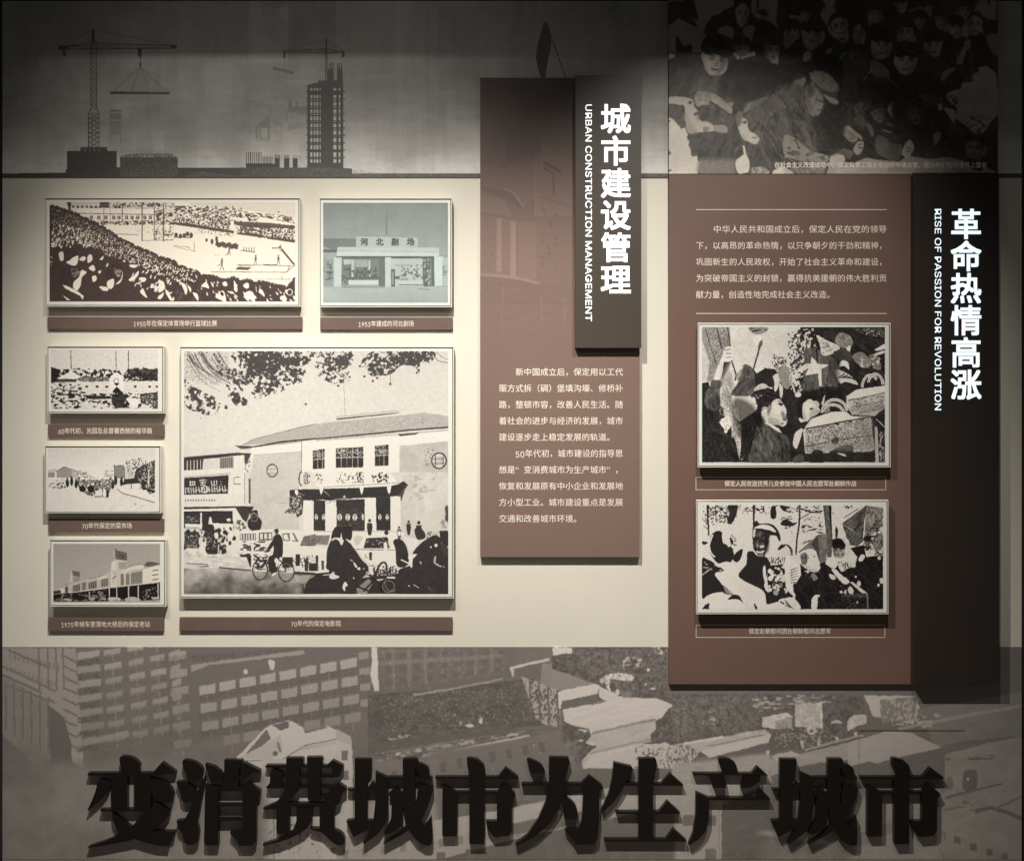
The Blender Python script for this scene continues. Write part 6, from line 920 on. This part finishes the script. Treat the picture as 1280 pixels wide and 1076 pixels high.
def obj(name, me, mat=None, parent=None, label=None, cat=None, group=None, kind=None):
    o = bpy.data.objects.new(name, me); COL.objects.link(o)
    if mat and me is not None and not me.materials: me.materials.append(mat)
    if parent: o.parent = parent
    for k, v in (('label', label), ('category', cat), ('group', group), ('kind', kind)):
        if v: o[k] = v
    return o
def root(name, px, py, label, cat, group=None):
    o = obj(name, None, None, None, label, cat, group); o.location = (X(px), 0, Z(py)); return o
def P3(px, py, d, o=None):
    """point standing d in front of the wall that is seen at (px, py); given relative to its parent's base"""
    s = (D - d) / D
    v = Vector((X(px) * s, -d, Z(CY) + (Z(py) - Z(CY)) * s))
    return v - o.location if o else v
def box_bm(bm, x0, y0, x1, y1, d0, d1, o=None, bevel=.0006):
    """board seen at pixels x0..x1, y0..y1 (front face), from d0 to d1 off the wall"""
    a, b = P3(x0, y1, d1, o), P3(x1, y0, d1, o)
    vs = [bm.verts.new(p) for p in ((a.x, -d1, a.z), (b.x, -d1, a.z), (b.x, -d1, b.z), (a.x, -d1, b.z), (a.x, -d0, a.z), (b.x, -d0, a.z), (b.x, -d0, b.z), (a.x, -d0, b.z))]
    off = -(o.location.y if o else 0)
    fs = [(0, 1, 2, 3), (5, 4, 7, 6), (4, 5, 1, 0), (3, 2, 6, 7), (4, 0, 3, 7), (1, 5, 6, 2)]
    new = [bm.faces.new([vs[i] for i in f]) for f in fs]
    if bevel:
        bmesh.ops.bevel(bm, geom=list(new[0].edges), offset=bevel, segments=2, affect='EDGES', profile=.5)
    return new
def to_mesh(bm, name):
    bmesh.ops.recalc_face_normals(bm, faces=bm.faces)
    me = bpy.data.meshes.new(name); bm.to_mesh(me); bm.free(); return me
def board(name, x0, y0, x1, y1, d0, d1, mat, parent=None, bevel=.0006, **kw):
    bm = bmesh.new(); box_bm(bm, x0, y0, x1, y1, d0, d1, parent, bevel)
    return obj(name, to_mesh(bm, name), mat, parent, **kw)
def sheet(name, x0, y0, x1, y1, d, mat, parent=None, d0=None, **kw):
    """printed sheet with UVs running over its front face; d0 gives it its thickness"""
    bm = bmesh.new(); uv = bm.loops.layers.uv.new('UVMap')
    fs = box_bm(bm, x0, y0, x1, y1, d - .0008 if d0 is None else d0, d, parent, 0)
    a, b = P3(x0, y1, d, parent), P3(x1, y0, d, parent)
    for f in bm.faces:
        for lp in f.loops:
            c = lp.vert.co; lp[uv].uv = ((c.x - a.x) / (b.x - a.x), (c.z - a.z) / (b.z - a.z))
    return obj(name, to_mesh(bm, name), mat, parent, **kw)

# ---- glyphs (Blender's own fonts)
FONT = None
try:
    fp = os.path.join(bpy.utils.system_resource('DATAFILES'), 'fonts', 'Inter.woff2')
    if os.path.exists(fp): FONT = bpy.data.fonts.load(fp)
except Exception: FONT = None
_g = {}
def glyph(ch):
    """-> (verts Nx2, faces, advance) in em"""
    if ch in _g: return _g[ch]
    c = bpy.data.curves.new('glyph', 'FONT'); c.body = ch; c.size = 1; c.resolution_u = 3
    if FONT and ord(ch) < 0x2000: c.font = FONT
    o = bpy.data.objects.new('glyph', c); COL.objects.link(o); bpy.context.view_layer.update()
    me = bpy.data.meshes.new_from_object(o.evaluated_get(bpy.context.evaluated_depsgraph_get()))
    v = np.array([tuple(p.co)[:2] for p in me.vertices]).reshape(-1, 2); f = [tuple(p.vertices) for p in me.polygons]
    adv = 1.0
    if ord(ch) < 0x2000:
        ext = []
        for body in ('H' + ch + 'H', 'HH'):
            c.body = body; m2 = bpy.data.meshes.new_from_object(o.evaluated_get(bpy.context.evaluated_depsgraph_get()))
            ext.append(max(q.co.x for q in m2.vertices)); bpy.data.meshes.remove(m2)
        adv = ext[0] - ext[1]
    bpy.data.objects.remove(o); bpy.data.curves.remove(c); bpy.data.meshes.remove(me)
    _g[ch] = (v, f, adv); return _g[ch]
def glyph_tris(ch):
    v, f, adv = glyph(ch); out = []
    for p in f:
        for i in range(1, len(p) - 1): out.append([v[p[0]], v[p[i]], v[p[i + 1]]])
    return out, adv
def text_mesh(name, s, x0, cy, size, d, mat, parent, pitch=None, width=None, center=None, bold=.012, n=4, kind='stuff', **kw):
    """one line of lettering lying on a board at depth d; x0/cy/size/pitch in picture px"""
    adv = [(pitch or size) if ord(c) >= 0x2000 else glyph(c)[2] * size * 1.3 for c in s]
    tot = sum(adv); sx = 1.0
    if width: sx = width / tot
    if center is not None: x0 = center - tot * sx / 2
    V, F = [], []
    for k in range(n + 1):
        ox, oz = (0, 0) if k == 0 else (bold * math.cos(2 * math.pi * k / n + .4), bold * math.sin(2 * math.pi * k / n + .4))
        x = x0; dd = d + .00025 + .00003 * k
        for c, a in zip(s, adv):
            v, f, _ = glyph(c)
            if len(v):
                if ord(c) < 0x2000: v = v * [1.3, 1.42] - [0, .12]
                b0 = len(V); cell = 0 if ord(c) < 0x2000 else (a - size) / 2
                for u, w_ in v: V.append(P3(x + (cell + (u + ox) * size) * sx, cy - (w_ + oz - .375) * size, dd, parent))
                F += [tuple(b0 + i for i in p) for p in f]
            x += a * sx
    me = bpy.data.meshes.new(name); me.from_pydata([tuple(p) for p in V], [], F); me.update()
    return obj(name, me, mat, parent, kind=kind, **kw)
def title_char(c, cx, cy, size, d, mat, parent, bold=.021):
    v, f, _ = glyph(c); V, F = [], []
    mx = (v[:, 0].min() + v[:, 0].max()) / 2; my = (v[:, 1].min() + v[:, 1].max()) / 2
    my = my * .5 + .375 * .5
    OFF = [(0, 0)] + [(sx_ * r_, sy_ * r_) for r_ in (bold,) for sx_ in (-1, 0, 1) for sy_ in (-1, 0, 1) if (sx_, sy_) != (0, 0)]
    for k, (ox, oy) in enumerate(OFF):
        b0 = len(V)
        for u, w_ in v: V.append(P3(cx + (u - mx + ox) * size, cy - (w_ - my + oy) * size, d + .0008 + .00003 * k, parent))
        F += [tuple(b0 + i for i in p) for p in f]
    me = bpy.data.meshes.new('title_character'); me.from_pydata([tuple(p) for p in V], [], F); me.update()
    return obj('title_character', me, mat, parent)
def side_letters(s, xb, cap, y0, y1, d, mat, parent, bold=.004):
    """Latin lettering turned to read downwards: baseline at x = xb, capitals towards +x"""
    adv = [glyph(c)[2] for c in s]; size = cap / .727; sy = (y1 - y0) / (sum(adv) - .07); y = y0
    words = []; V, F = [], []
    for c, a in zip(s, adv):
        v, f, _ = glyph(c)
        if c == ' ':
            words.append((V, F)); V, F = [], []
        for k in range(5 if len(v) else 0):
            ox, oz = (0, 0) if k == 0 else (bold * math.cos(math.pi * k / 2 + .78), bold * math.sin(math.pi * k / 2 + .78))
            b0 = len(V)
            for u, w_ in v: V.append(P3(xb + (w_ + oz) * size, y + (u + ox) * sy, d + .0008 + .00003 * k, parent))
            F += [tuple(b0 + i for i in p) for p in f]
        y += a * sy
    words.append((V, F))
    for V, F in words:
        me = bpy.data.meshes.new('subtitle_word'); me.from_pydata([tuple(p) for p in V], [], F); me.update()
        obj('subtitle_word', me, mat, parent)

# ---------------------------------------------------------------- materials
M_wall = paint('cream wall paint', (225, 217, 199), .6, .035, 2.2, .0008, 190)
M_white = paint('white photo board', (230, 226, 214), .45, .03, 12)
M_groove = paint('dark groove', (62, 57, 46), .6, .05)
M_brown = paint('brown caption board', (110, 89, 80), .5, .06, 14, .0005, 700)
M_black = paint('dark brown title board', (72, 63, 53), .42, .06, 6, .0003, 800)
M_black2 = paint('blackish brown title board', (50, 42, 36), .42, .06, 6, .0003, 800)
M_letter = paint('black lacquered letter', (25, 20, 17), .38, .08, 20, .0002, 300)
M_text = paint('cream lettering', (240, 226, 206), .6, .02, 40, 0)
M_dim = paint('dim cream lettering', (216, 204, 188), .6, .02, 40, 0)
M_glow = glow('lit white lettering', (255, 255, 255), 1.0)
M_glow2 = glow('lit cool white lettering', (232, 246, 252), 1.0)
M_dark = paint('dark surround', (44, 40, 42), .7, .1, 3)
M_ceil = paint('charcoal ceiling', (60, 58, 55), .8, .1, 3)
M_floor = paint('grey floor', (128, 120, 112), .35, .12, 4)
M_metal = paint('black lamp housing', (30, 30, 30), .4, .05, 10, 0, 300, .6)

# ---------------------------------------------------------------- setting
wall = board('wall', 3, 1.5, 1277, 1256, -.15, 0, M_wall, kind='structure', bevel=0)
board('side_wall', -420, -260, 2.2, 1256, -.15, -.004, M_dark, kind='structure', bevel=0)
board('side_wall', 1277.8, -260, 1700, 1256, -.15, -.004, M_dark, kind='structure', bevel=0)
board('upper_wall', 3, -260, 1277, .6, -.15, -.004, M_dark, kind='structure', bevel=0)
bm = bmesh.new()
for p in ((-4, -7, 0), (4, -7, 0), (4, .2, 0), (-4, .2, 0)): bm.verts.new(p)
bm.faces.new(bm.verts); obj('floor', to_mesh(bm, 'floor'), M_floor, kind='structure')
def solid(name, x0, x1, y0, y1, z0, z1, mat, parent=None, **kw):
    bm = bmesh.new(); v = [bm.verts.new(p) for p in ((x0, y0, z0), (x1, y0, z0), (x1, y1, z0), (x0, y1, z0), (x0, y0, z1), (x1, y0, z1), (x1, y1, z1), (x0, y1, z1))]
    for f in ((0, 1, 2, 3), (4, 7, 6, 5), (0, 4, 5, 1), (1, 5, 6, 2), (2, 6, 7, 3), (3, 7, 4, 0)): bm.faces.new([v[i] for i in f])
    return obj(name, to_mesh(bm, name), mat, parent, **kw)
LY = SPOTS[0][3]; LZ = Z(SPOTS[0][2]); ZS = Z(-60)
y_edge = LY * (1 - (LZ - ZS) / (LZ - Z(71.5)))
soffit = solid('ceiling_soffit', -2.6, 2.6, -y_edge, -.001, ZS, ZS + .08, M_ceil, kind='structure')
ceil = solid('ceiling', -4, 4, -7, .2, LZ + .14, LZ + .2, M_ceil, kind='structure')

# ---------------------------------------------------------------- murals
up = sheet('skyline_mural', 3, 1.5, 1277, 222.4, .003, print_mat('skyline print', pic_skyline(), (34, 30, 26), (246, 242, 232), .55), None, 0,
           label='long grey mural of tower cranes and half-built towers along the top of the wall', cat='mural')
lo = sheet('city_mural', 3, 808.4, 1277, 1073.5, .003, print_mat('city print', (pic_city() - .46) * 1.28 + .47, (26, 22, 20), (246, 234, 222), .55, .94), None, 0,
           label='grey mural of apartment blocks and factory yards along the bottom of the wall', cat='mural')
M_seam = paint('seam', (40, 34, 30), .7, .05)
board('hatch_seam', 1074, 912.5, 1206, 913.3, .003, .0038, M_seam, lo, 0)
board('hatch_seam', 1073.6, 913.4, 1074.1, 1073, .003, .0034, paint('pale seam', (110, 100, 90), .7, .05), lo, 0)

# ---------------------------------------------------------------- framed photographs
def framed(x0, y0, x1, y1, pr, pic, label, ink=(22, 19, 18), paper=(240, 232, 220), th=.025, base=.003, group='framed black and white photographs', gamma=1.0, toplip=0.2, nm='photo print'):
    r = root('framed_photo', (x0 + x1) / 2, y1, label, 'photo', group); r.location.y = -base
    board('backing_board', x0, y0, x1, y1, base, base + th - .0018, M_white, r)
    board('groove', x0 + .7, y0 + toplip, x1 - 1.0, y1 - 1.0, base + th - .0018, base + th - .0014, M_groove, r, 0)
    board('mount', x0 + 1.3, y0 + toplip + 1.3, x1 - 1.9, y1 - 1.8, base + th - .0018, base + th - .0006, M_white, r, .0004)
    # raised lip round the edge, four mitred strips
    for q in ((x0, y0 + toplip - .4, x1, y0 + toplip + .25), (x0, y1 - .8, x1, y1), (x0, y0 + toplip + .25, x0 + .55, y1 - .8), (x1 - .8, y0 + toplip + .25, x1, y1 - .8)):
        board('frame_edge', *q, base + th - .0018, base + th, M_groove if q[3] < y0 + 3 and toplip < 1 else M_white, r, 0)
    sheet('photo_print', *pr, base + th - .0002, print_mat(nm, (pic - .12) / .8, ink, paper, .42, gamma), r)
    return r
def frm(*a, **k):
    return framed(*a, **k)
def place(r): return r
framed(56.9, 248.6, 375.2, 383.3, (62.4, 253, 369.2, 377), pic_stadium(), 'wide framed photo of a packed stadium crowd above a basketball court, at the top left', nm='stadium print', ink=(58, 43, 40), paper=(244, 232, 212))
framed(399.6, 248.9, 565, 384, (404.2, 253.8, 560, 378.4), pic_gate(), 'framed grey-blue photo of a theatre gate with four characters on its sign', ink=(28, 32, 28), paper=(216, 226, 220), nm='theatre gate print')
framed(59.5, 433.6, 205, 516.6, (64.2, 436.6, 197.7, 511), pic_street(), 'small framed photo of an old street with a white gable and three masts', nm='old street print')
framed(56.6, 558, 201.4, 641, (60.5, 559.8, 194.8, 639.4), pic_market(), 'small framed photo of carts and people in a street market', nm='market print')
framed(63, 675, 207.5, 757.7, (67.2, 679.4, 200.4, 752.2), pic_station(), 'small framed photo of a long railway station building with two square towers', nm='station print', paper=(240, 230, 214))
framed(225.4, 434.2, 567.2, 747.2, (230.2, 439, 560.4, 742), pic_cinema(), 'large framed photo of a cinema building behind leaves with cyclists in the street', nm='cinema print', ink=(40, 35, 35), paper=(231, 224, 211))

# ---------------------------------------------------------------- caption boards on the cream wall
def caption(x0, y0, x1, y1, s, c, cy, w_, label):
    r = root('caption_board', (x0 + x1) / 2, y1, label, 'caption', 'brown caption boards')
    board('board', x0, y0, x1, y1, 0, .011, M_brown, r)
    text_mesh('caption_text', s, 0, cy, 8.0, .011, M_text, r, width=w_, center=c, bold=.006)
caption(59.1, 396, 377.5, 411.6, '1955年在保定体育场举行篮球比赛', 219, 404.2, 105, 'long brown caption board under the stadium photo')
caption(400.2, 396.6, 565.5, 412.2, '1953年建成的河北剧场', 482.6, 404.6, 70, 'brown caption board under the theatre gate photo')
caption(60, 530.2, 204.8, 545.6, '60年代初，光园及总督署西侧的裕华路', 131.4, 538.4, 118, 'brown caption board under the old street photo')
caption(60.5, 648.4, 204.3, 664.8, '70年代保定的菜市场', 133.6, 656.8, 63, 'brown caption board under the street market photo')
caption(60.2, 771.6, 204.3, 788.6, '1975年候车室落地大修后的保定老站', 132, 779.9, 111.5, 'brown caption board under the railway station photo')
caption(224.3, 771.4, 565.4, 788.2, '70年代的保定电影院', 394.9, 779, 63, 'longest brown caption board, under the large cinema photo')

# ---------------------------------------------------------------- middle brown text panel
T1 = .021
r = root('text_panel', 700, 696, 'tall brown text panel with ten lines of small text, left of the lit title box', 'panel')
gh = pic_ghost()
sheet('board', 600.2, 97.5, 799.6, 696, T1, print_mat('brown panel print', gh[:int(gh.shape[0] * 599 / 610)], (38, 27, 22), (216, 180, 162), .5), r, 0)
L1 = ['　　新中国成立后，保定用以工代', '赈方式拆（碉）堡填沟壕、修桥补', '路，整顿市容，改善人民生活。随', '着社会的进步与经济的发展，城市', '建设逐步走上稳定发展的轨道。',
      '　　50年代初，城市建设的指导思', '想是“变消费城市为生产城市”，', '恢复和发展原有中小企业和发展地', '方小型工业。城市建设重点是发展', '交通和改善城市环境。']
for i, s in enumerate(L1):
    s = s.replace('“', '＂').replace('”', '＂') if False else s
    n = len(s) - (1 if '50' in s else 0)
    full = 15
    text_mesh('text_line', s, 623.4, 464.9 + 20.35 * i, 10.3, T1, M_text, r, pitch=10.37, width=155.6 if n >= 15 else None, bold=.005)

# ---------------------------------------------------------------- lit title boxes
def title_box(x0, y0, x1, y1, d0, d1, mat, chars, ccx, cy0, pitch, size, eng, xb, ey0, ey1, glowm, label):
    r = root('title_box', (x0 + x1) / 2, y1, label, 'sign', 'title boxes with lit white lettering')
    board('box', x0, y0, x1, y1, d0, d1, mat, r, .0008)
    for i, c in enumerate(chars): title_char(c, ccx, cy0 + pitch * i, size, d1, glowm, r)
    side_letters(eng, xb, 11.2, ey0, ey1, d1, glowm, r)
    return r
title_box(719, 94.5, 801.6, 435, T1, T1 + .027, M_black, '城市建设管理', 769.8, 148.6, 40.2, 38.6, 'URBAN CONSTRUCTION MANAGEMENT', 731.9, 129.8, 400.6, M_glow,
          'narrow dark title box with lit characters in front of the middle brown panel')
title_box(1142.4, 218.2, 1249, 855, 0, .048, M_black2, '革命热情高涨', 1207.6, 280.2, 40.1, 39.4, 'RISE OF PASSION FOR REVOLUTION', 1168.6, 260.2, 512.4, M_glow2,
          'tall black title box with lit characters at the right edge of the wall')

# ---------------------------------------------------------------- right hand panel
T2 = .0185
cr = root('photo_panel', 1042, 217, 'large dark photo panel of a crowd in caps and fur hats, at the top right', 'photo')
sheet('photo_print', 836.2, .5, 1247.4, 217.4, T2, print_mat('crowd print', pic_crowd(), (20, 17, 15), (244, 232, 214), .5, .88), cr, 0)
text_mesh('caption_text', '在社会主义改造运动中，保定私营工商业者纷纷申请合营，图为他们在申请书上签名', 968, 206.3, 7.6, T2, M_text, cr, width=266, bold=.03)
r = root('text_panel', 989, 855, 'wide brown text panel holding two framed photos, under the crowd photo', 'panel')
board('board', 836.2, 218.2, 1142.0, 855, 0, T2, paint('right brown board', (115, 88, 76), .5, .05, 5, .0005, 600), r)
L2 = ['　　中华人民共和国成立后，保定人民在党的领导', '下，以高昂的革命热情，以只争朝夕的干劲和精神，', '巩固新生的人民政权，开始了社会主义革命和建设，', '为突破帝国主义的封锁，赢得抗美援朝的伟大胜利贡', '献力量，创造性地完成社会主义改造。']
for i, s in enumerate(L2):
    text_mesh('text_line', s, 869.6, 286.6 + 20.4 * i, 10.2, T2, M_text, r, pitch=10.4, width=239.2 if i < 4 else 17 * 10.0 + 4, bold=.005)
M_rule = M_text
board('rule_line', 870, 261.8, 1108.5, 262.6, T2, T2 + .0003, M_rule, r, 0)
board('rule_line', 870, 391.5, 1108.5, 392.3, T2, T2 + .0003, M_rule, r, 0)
def outline(x0, y0, x1, y1):
    bm = bmesh.new(); t = .75
    for q in ((x0, y0, x1, y0 + t), (x0, y1 - t, x1, y1), (x0, y0 + t, x0 + t, y1 - t), (x1 - t, y0 + t, x1, y1 - t)): box_bm(bm, *q, T2, T2 + .0003, r, 0)
    obj('caption_border', to_mesh(bm, 'caption_border'), M_dim, r)
outline(869.6, 596, 1107.6, 612.4); outline(869.8, 780.6, 1106.4, 796.8)
text_mesh('caption_text', '保定人民欢送优秀儿女参加中国人民志愿军赴朝鲜作战', 0, 604.3, 7.6, T2, M_text, r, width=165, center=988, bold=.012)
text_mesh('caption_text', '保定赴朝慰问团在朝鲜慰问志愿军', 0, 788.6, 7.6, T2, M_dim, r, width=103, center=987.3, bold=.012)
framed(871.3, 404.2, 1110.8, 583.7, (876.3, 409.6, 1104, 578), pic_farewell(), 'framed photo of smiling women holding flowers and wicker baskets, on the right brown panel', base=T2, th=.0155, toplip=1.2, nm='farewell print')
framed(869.4, 624.2, 1108, 766, (876.2, 630.6, 1101.6, 760.4), pic_laugh(), 'framed photo of a laughing man in a cap among a group under trees', base=T2, th=.0155, toplip=1.2, nm='laughing group print')

# ---------------------------------------------------------------- slogan of thick black characters
from mathutils.geometry import tessellate_polygon
TL = .023
MEAN = dict(zip('变消费城市为生产', ('to change', 'to consume', 'fee', 'town', 'market', 'into', 'to make', 'to produce')))
where = ['leftmost of the row, crossed legs at its foot', 'second from the left, three drops at its side', 'third from the left, below the white house of the mural', 'fourth from the left, between the third character and a gabled one',
         'fifth from the left, open legs and a flag-shaped bar', 'sixth from the left, a single long curved leg', 'seventh from the left, three bars on one upright', 'eighth from the left, an open roof with one curved leg', 'second from the right end of the row', 'at the right end of the row']
def slogan_char(c, i, shift=0):
    vx, strokes = SLOGAN[c]
    x0 = vx + shift; S = 7.369
    allp = np.vstack([pts(s.lstrip('c')) for s in strokes]); cx = x0 + allp[:, 0].mean() / S; yb = 930 + allp[:, 1].max() / S
    r = root('slogan_character', cx, yb, 'thick black raised character %s, %s' % (c, where[i]), 'letter', 'black slogan characters along the bottom')
    bm = bmesh.new()
    for k, s in enumerate(strokes):
        p = pts(s.lstrip('c'))
        if s[0] == 'c': p = smooth(p, 4)
        p = p / S + [x0, 930]; d1 = TL + .00012 * k
        a = 0.5 * np.sum(p[:, 0] * np.roll(p[:, 1], -1) - np.roll(p[:, 0], -1) * p[:, 1])
        if a > 0: p = p[::-1]
        fr = [bm.verts.new(P3(u, v, d1, r)) for u, v in p]
        bk = [bm.verts.new((q.co.x, -.0032, q.co.z)) for q in fr]
        n = len(fr)
        for tr in tessellate_polygon([[Vector((u, v, 0)) for u, v in p]]):
            bm.faces.new([fr[t_] for t_ in tr])
        for j in range(n): bm.faces.new((fr[(j + 1) % n], fr[j], bk[j], bk[(j + 1) % n]))
    obj('character_body', to_mesh(bm, 'character_body'), M_letter, r)
for i, c in enumerate('变消费城市为生产'): slogan_char(c, i)
slogan_char('城', 8, 531.4); slogan_char('市', 9, 531.4)

# ---------------------------------------------------------------- the lamps themselves, on a ceiling track above the view
M_lens = glow('lamp lens', (255, 238, 205), 6)
def lathe(bm, prof, n=24, mat4=Matrix()):
    rings = [[bm.verts.new(mat4 @ Vector((r_ * math.cos(2 * math.pi * k / n), r_ * math.sin(2 * math.pi * k / n), z))) for k in range(n)] for r_, z in prof]
    for a, b in zip(rings, rings[1:]):
        for k in range(n): bm.faces.new((a[k], a[(k + 1) % n], b[(k + 1) % n], b[k]))
    return rings
track = solid('lighting_track', -1.8, 1.8, -LY - .018, -LY + .018, LZ + .11, LZ + .139, M_metal, label='black ceiling track running parallel to the wall above the display', cat='lighting track')
solid('lighting_track', 420 * K - 640 * K - .4, 420 * K - 640 * K + .4, -3.418, -3.382, LZ + .11, LZ + .139, M_metal, label='short black ceiling track added for the fill spotlight, further out in the room', cat='lighting track')  # second track, added only to carry the fill spot
for k, a in enumerate(SPOTS):
    lamp = bpy.data.objects[a[0] + ('' if k == 0 else '.%03d' % k)]
    rt = obj('spotlight', None, None, None, ['black track spotlight nearest the left wall', 'black track spotlight second from the left wall', 'black track spotlight at the middle of the long track', 'black track spotlight above the right panel', 'added fill spotlight on the short track further from the wall'][k], 'spotlight', 'track spotlights'); rt.location = lamp.location
    q = lamp.rotation_euler.to_matrix().to_4x4()
    bm = bmesh.new(); lathe(bm, ((.0, .115), (.034, .112), (.038, .10), (.038, .02), (.040, .004), (.034, .004), (.03, .03)), 24, q)
    obj('housing', to_mesh(bm, 'housing'), M_metal, rt)
    bm = bmesh.new(); box = [(-.008, -.008), (.008, -.008), (.008, .008), (-.008, .008)]
    lo_ = [bm.verts.new((u, v + .0, .03)) for u, v in box]; hi_ = [bm.verts.new((u, v, .112)) for u, v in box]
    for j in range(4): bm.faces.new((lo_[j], lo_[(j + 1) % 4], hi_[(j + 1) % 4], hi_[j]))
    obj('bracket', to_mesh(bm, 'bracket'), M_metal, rt)
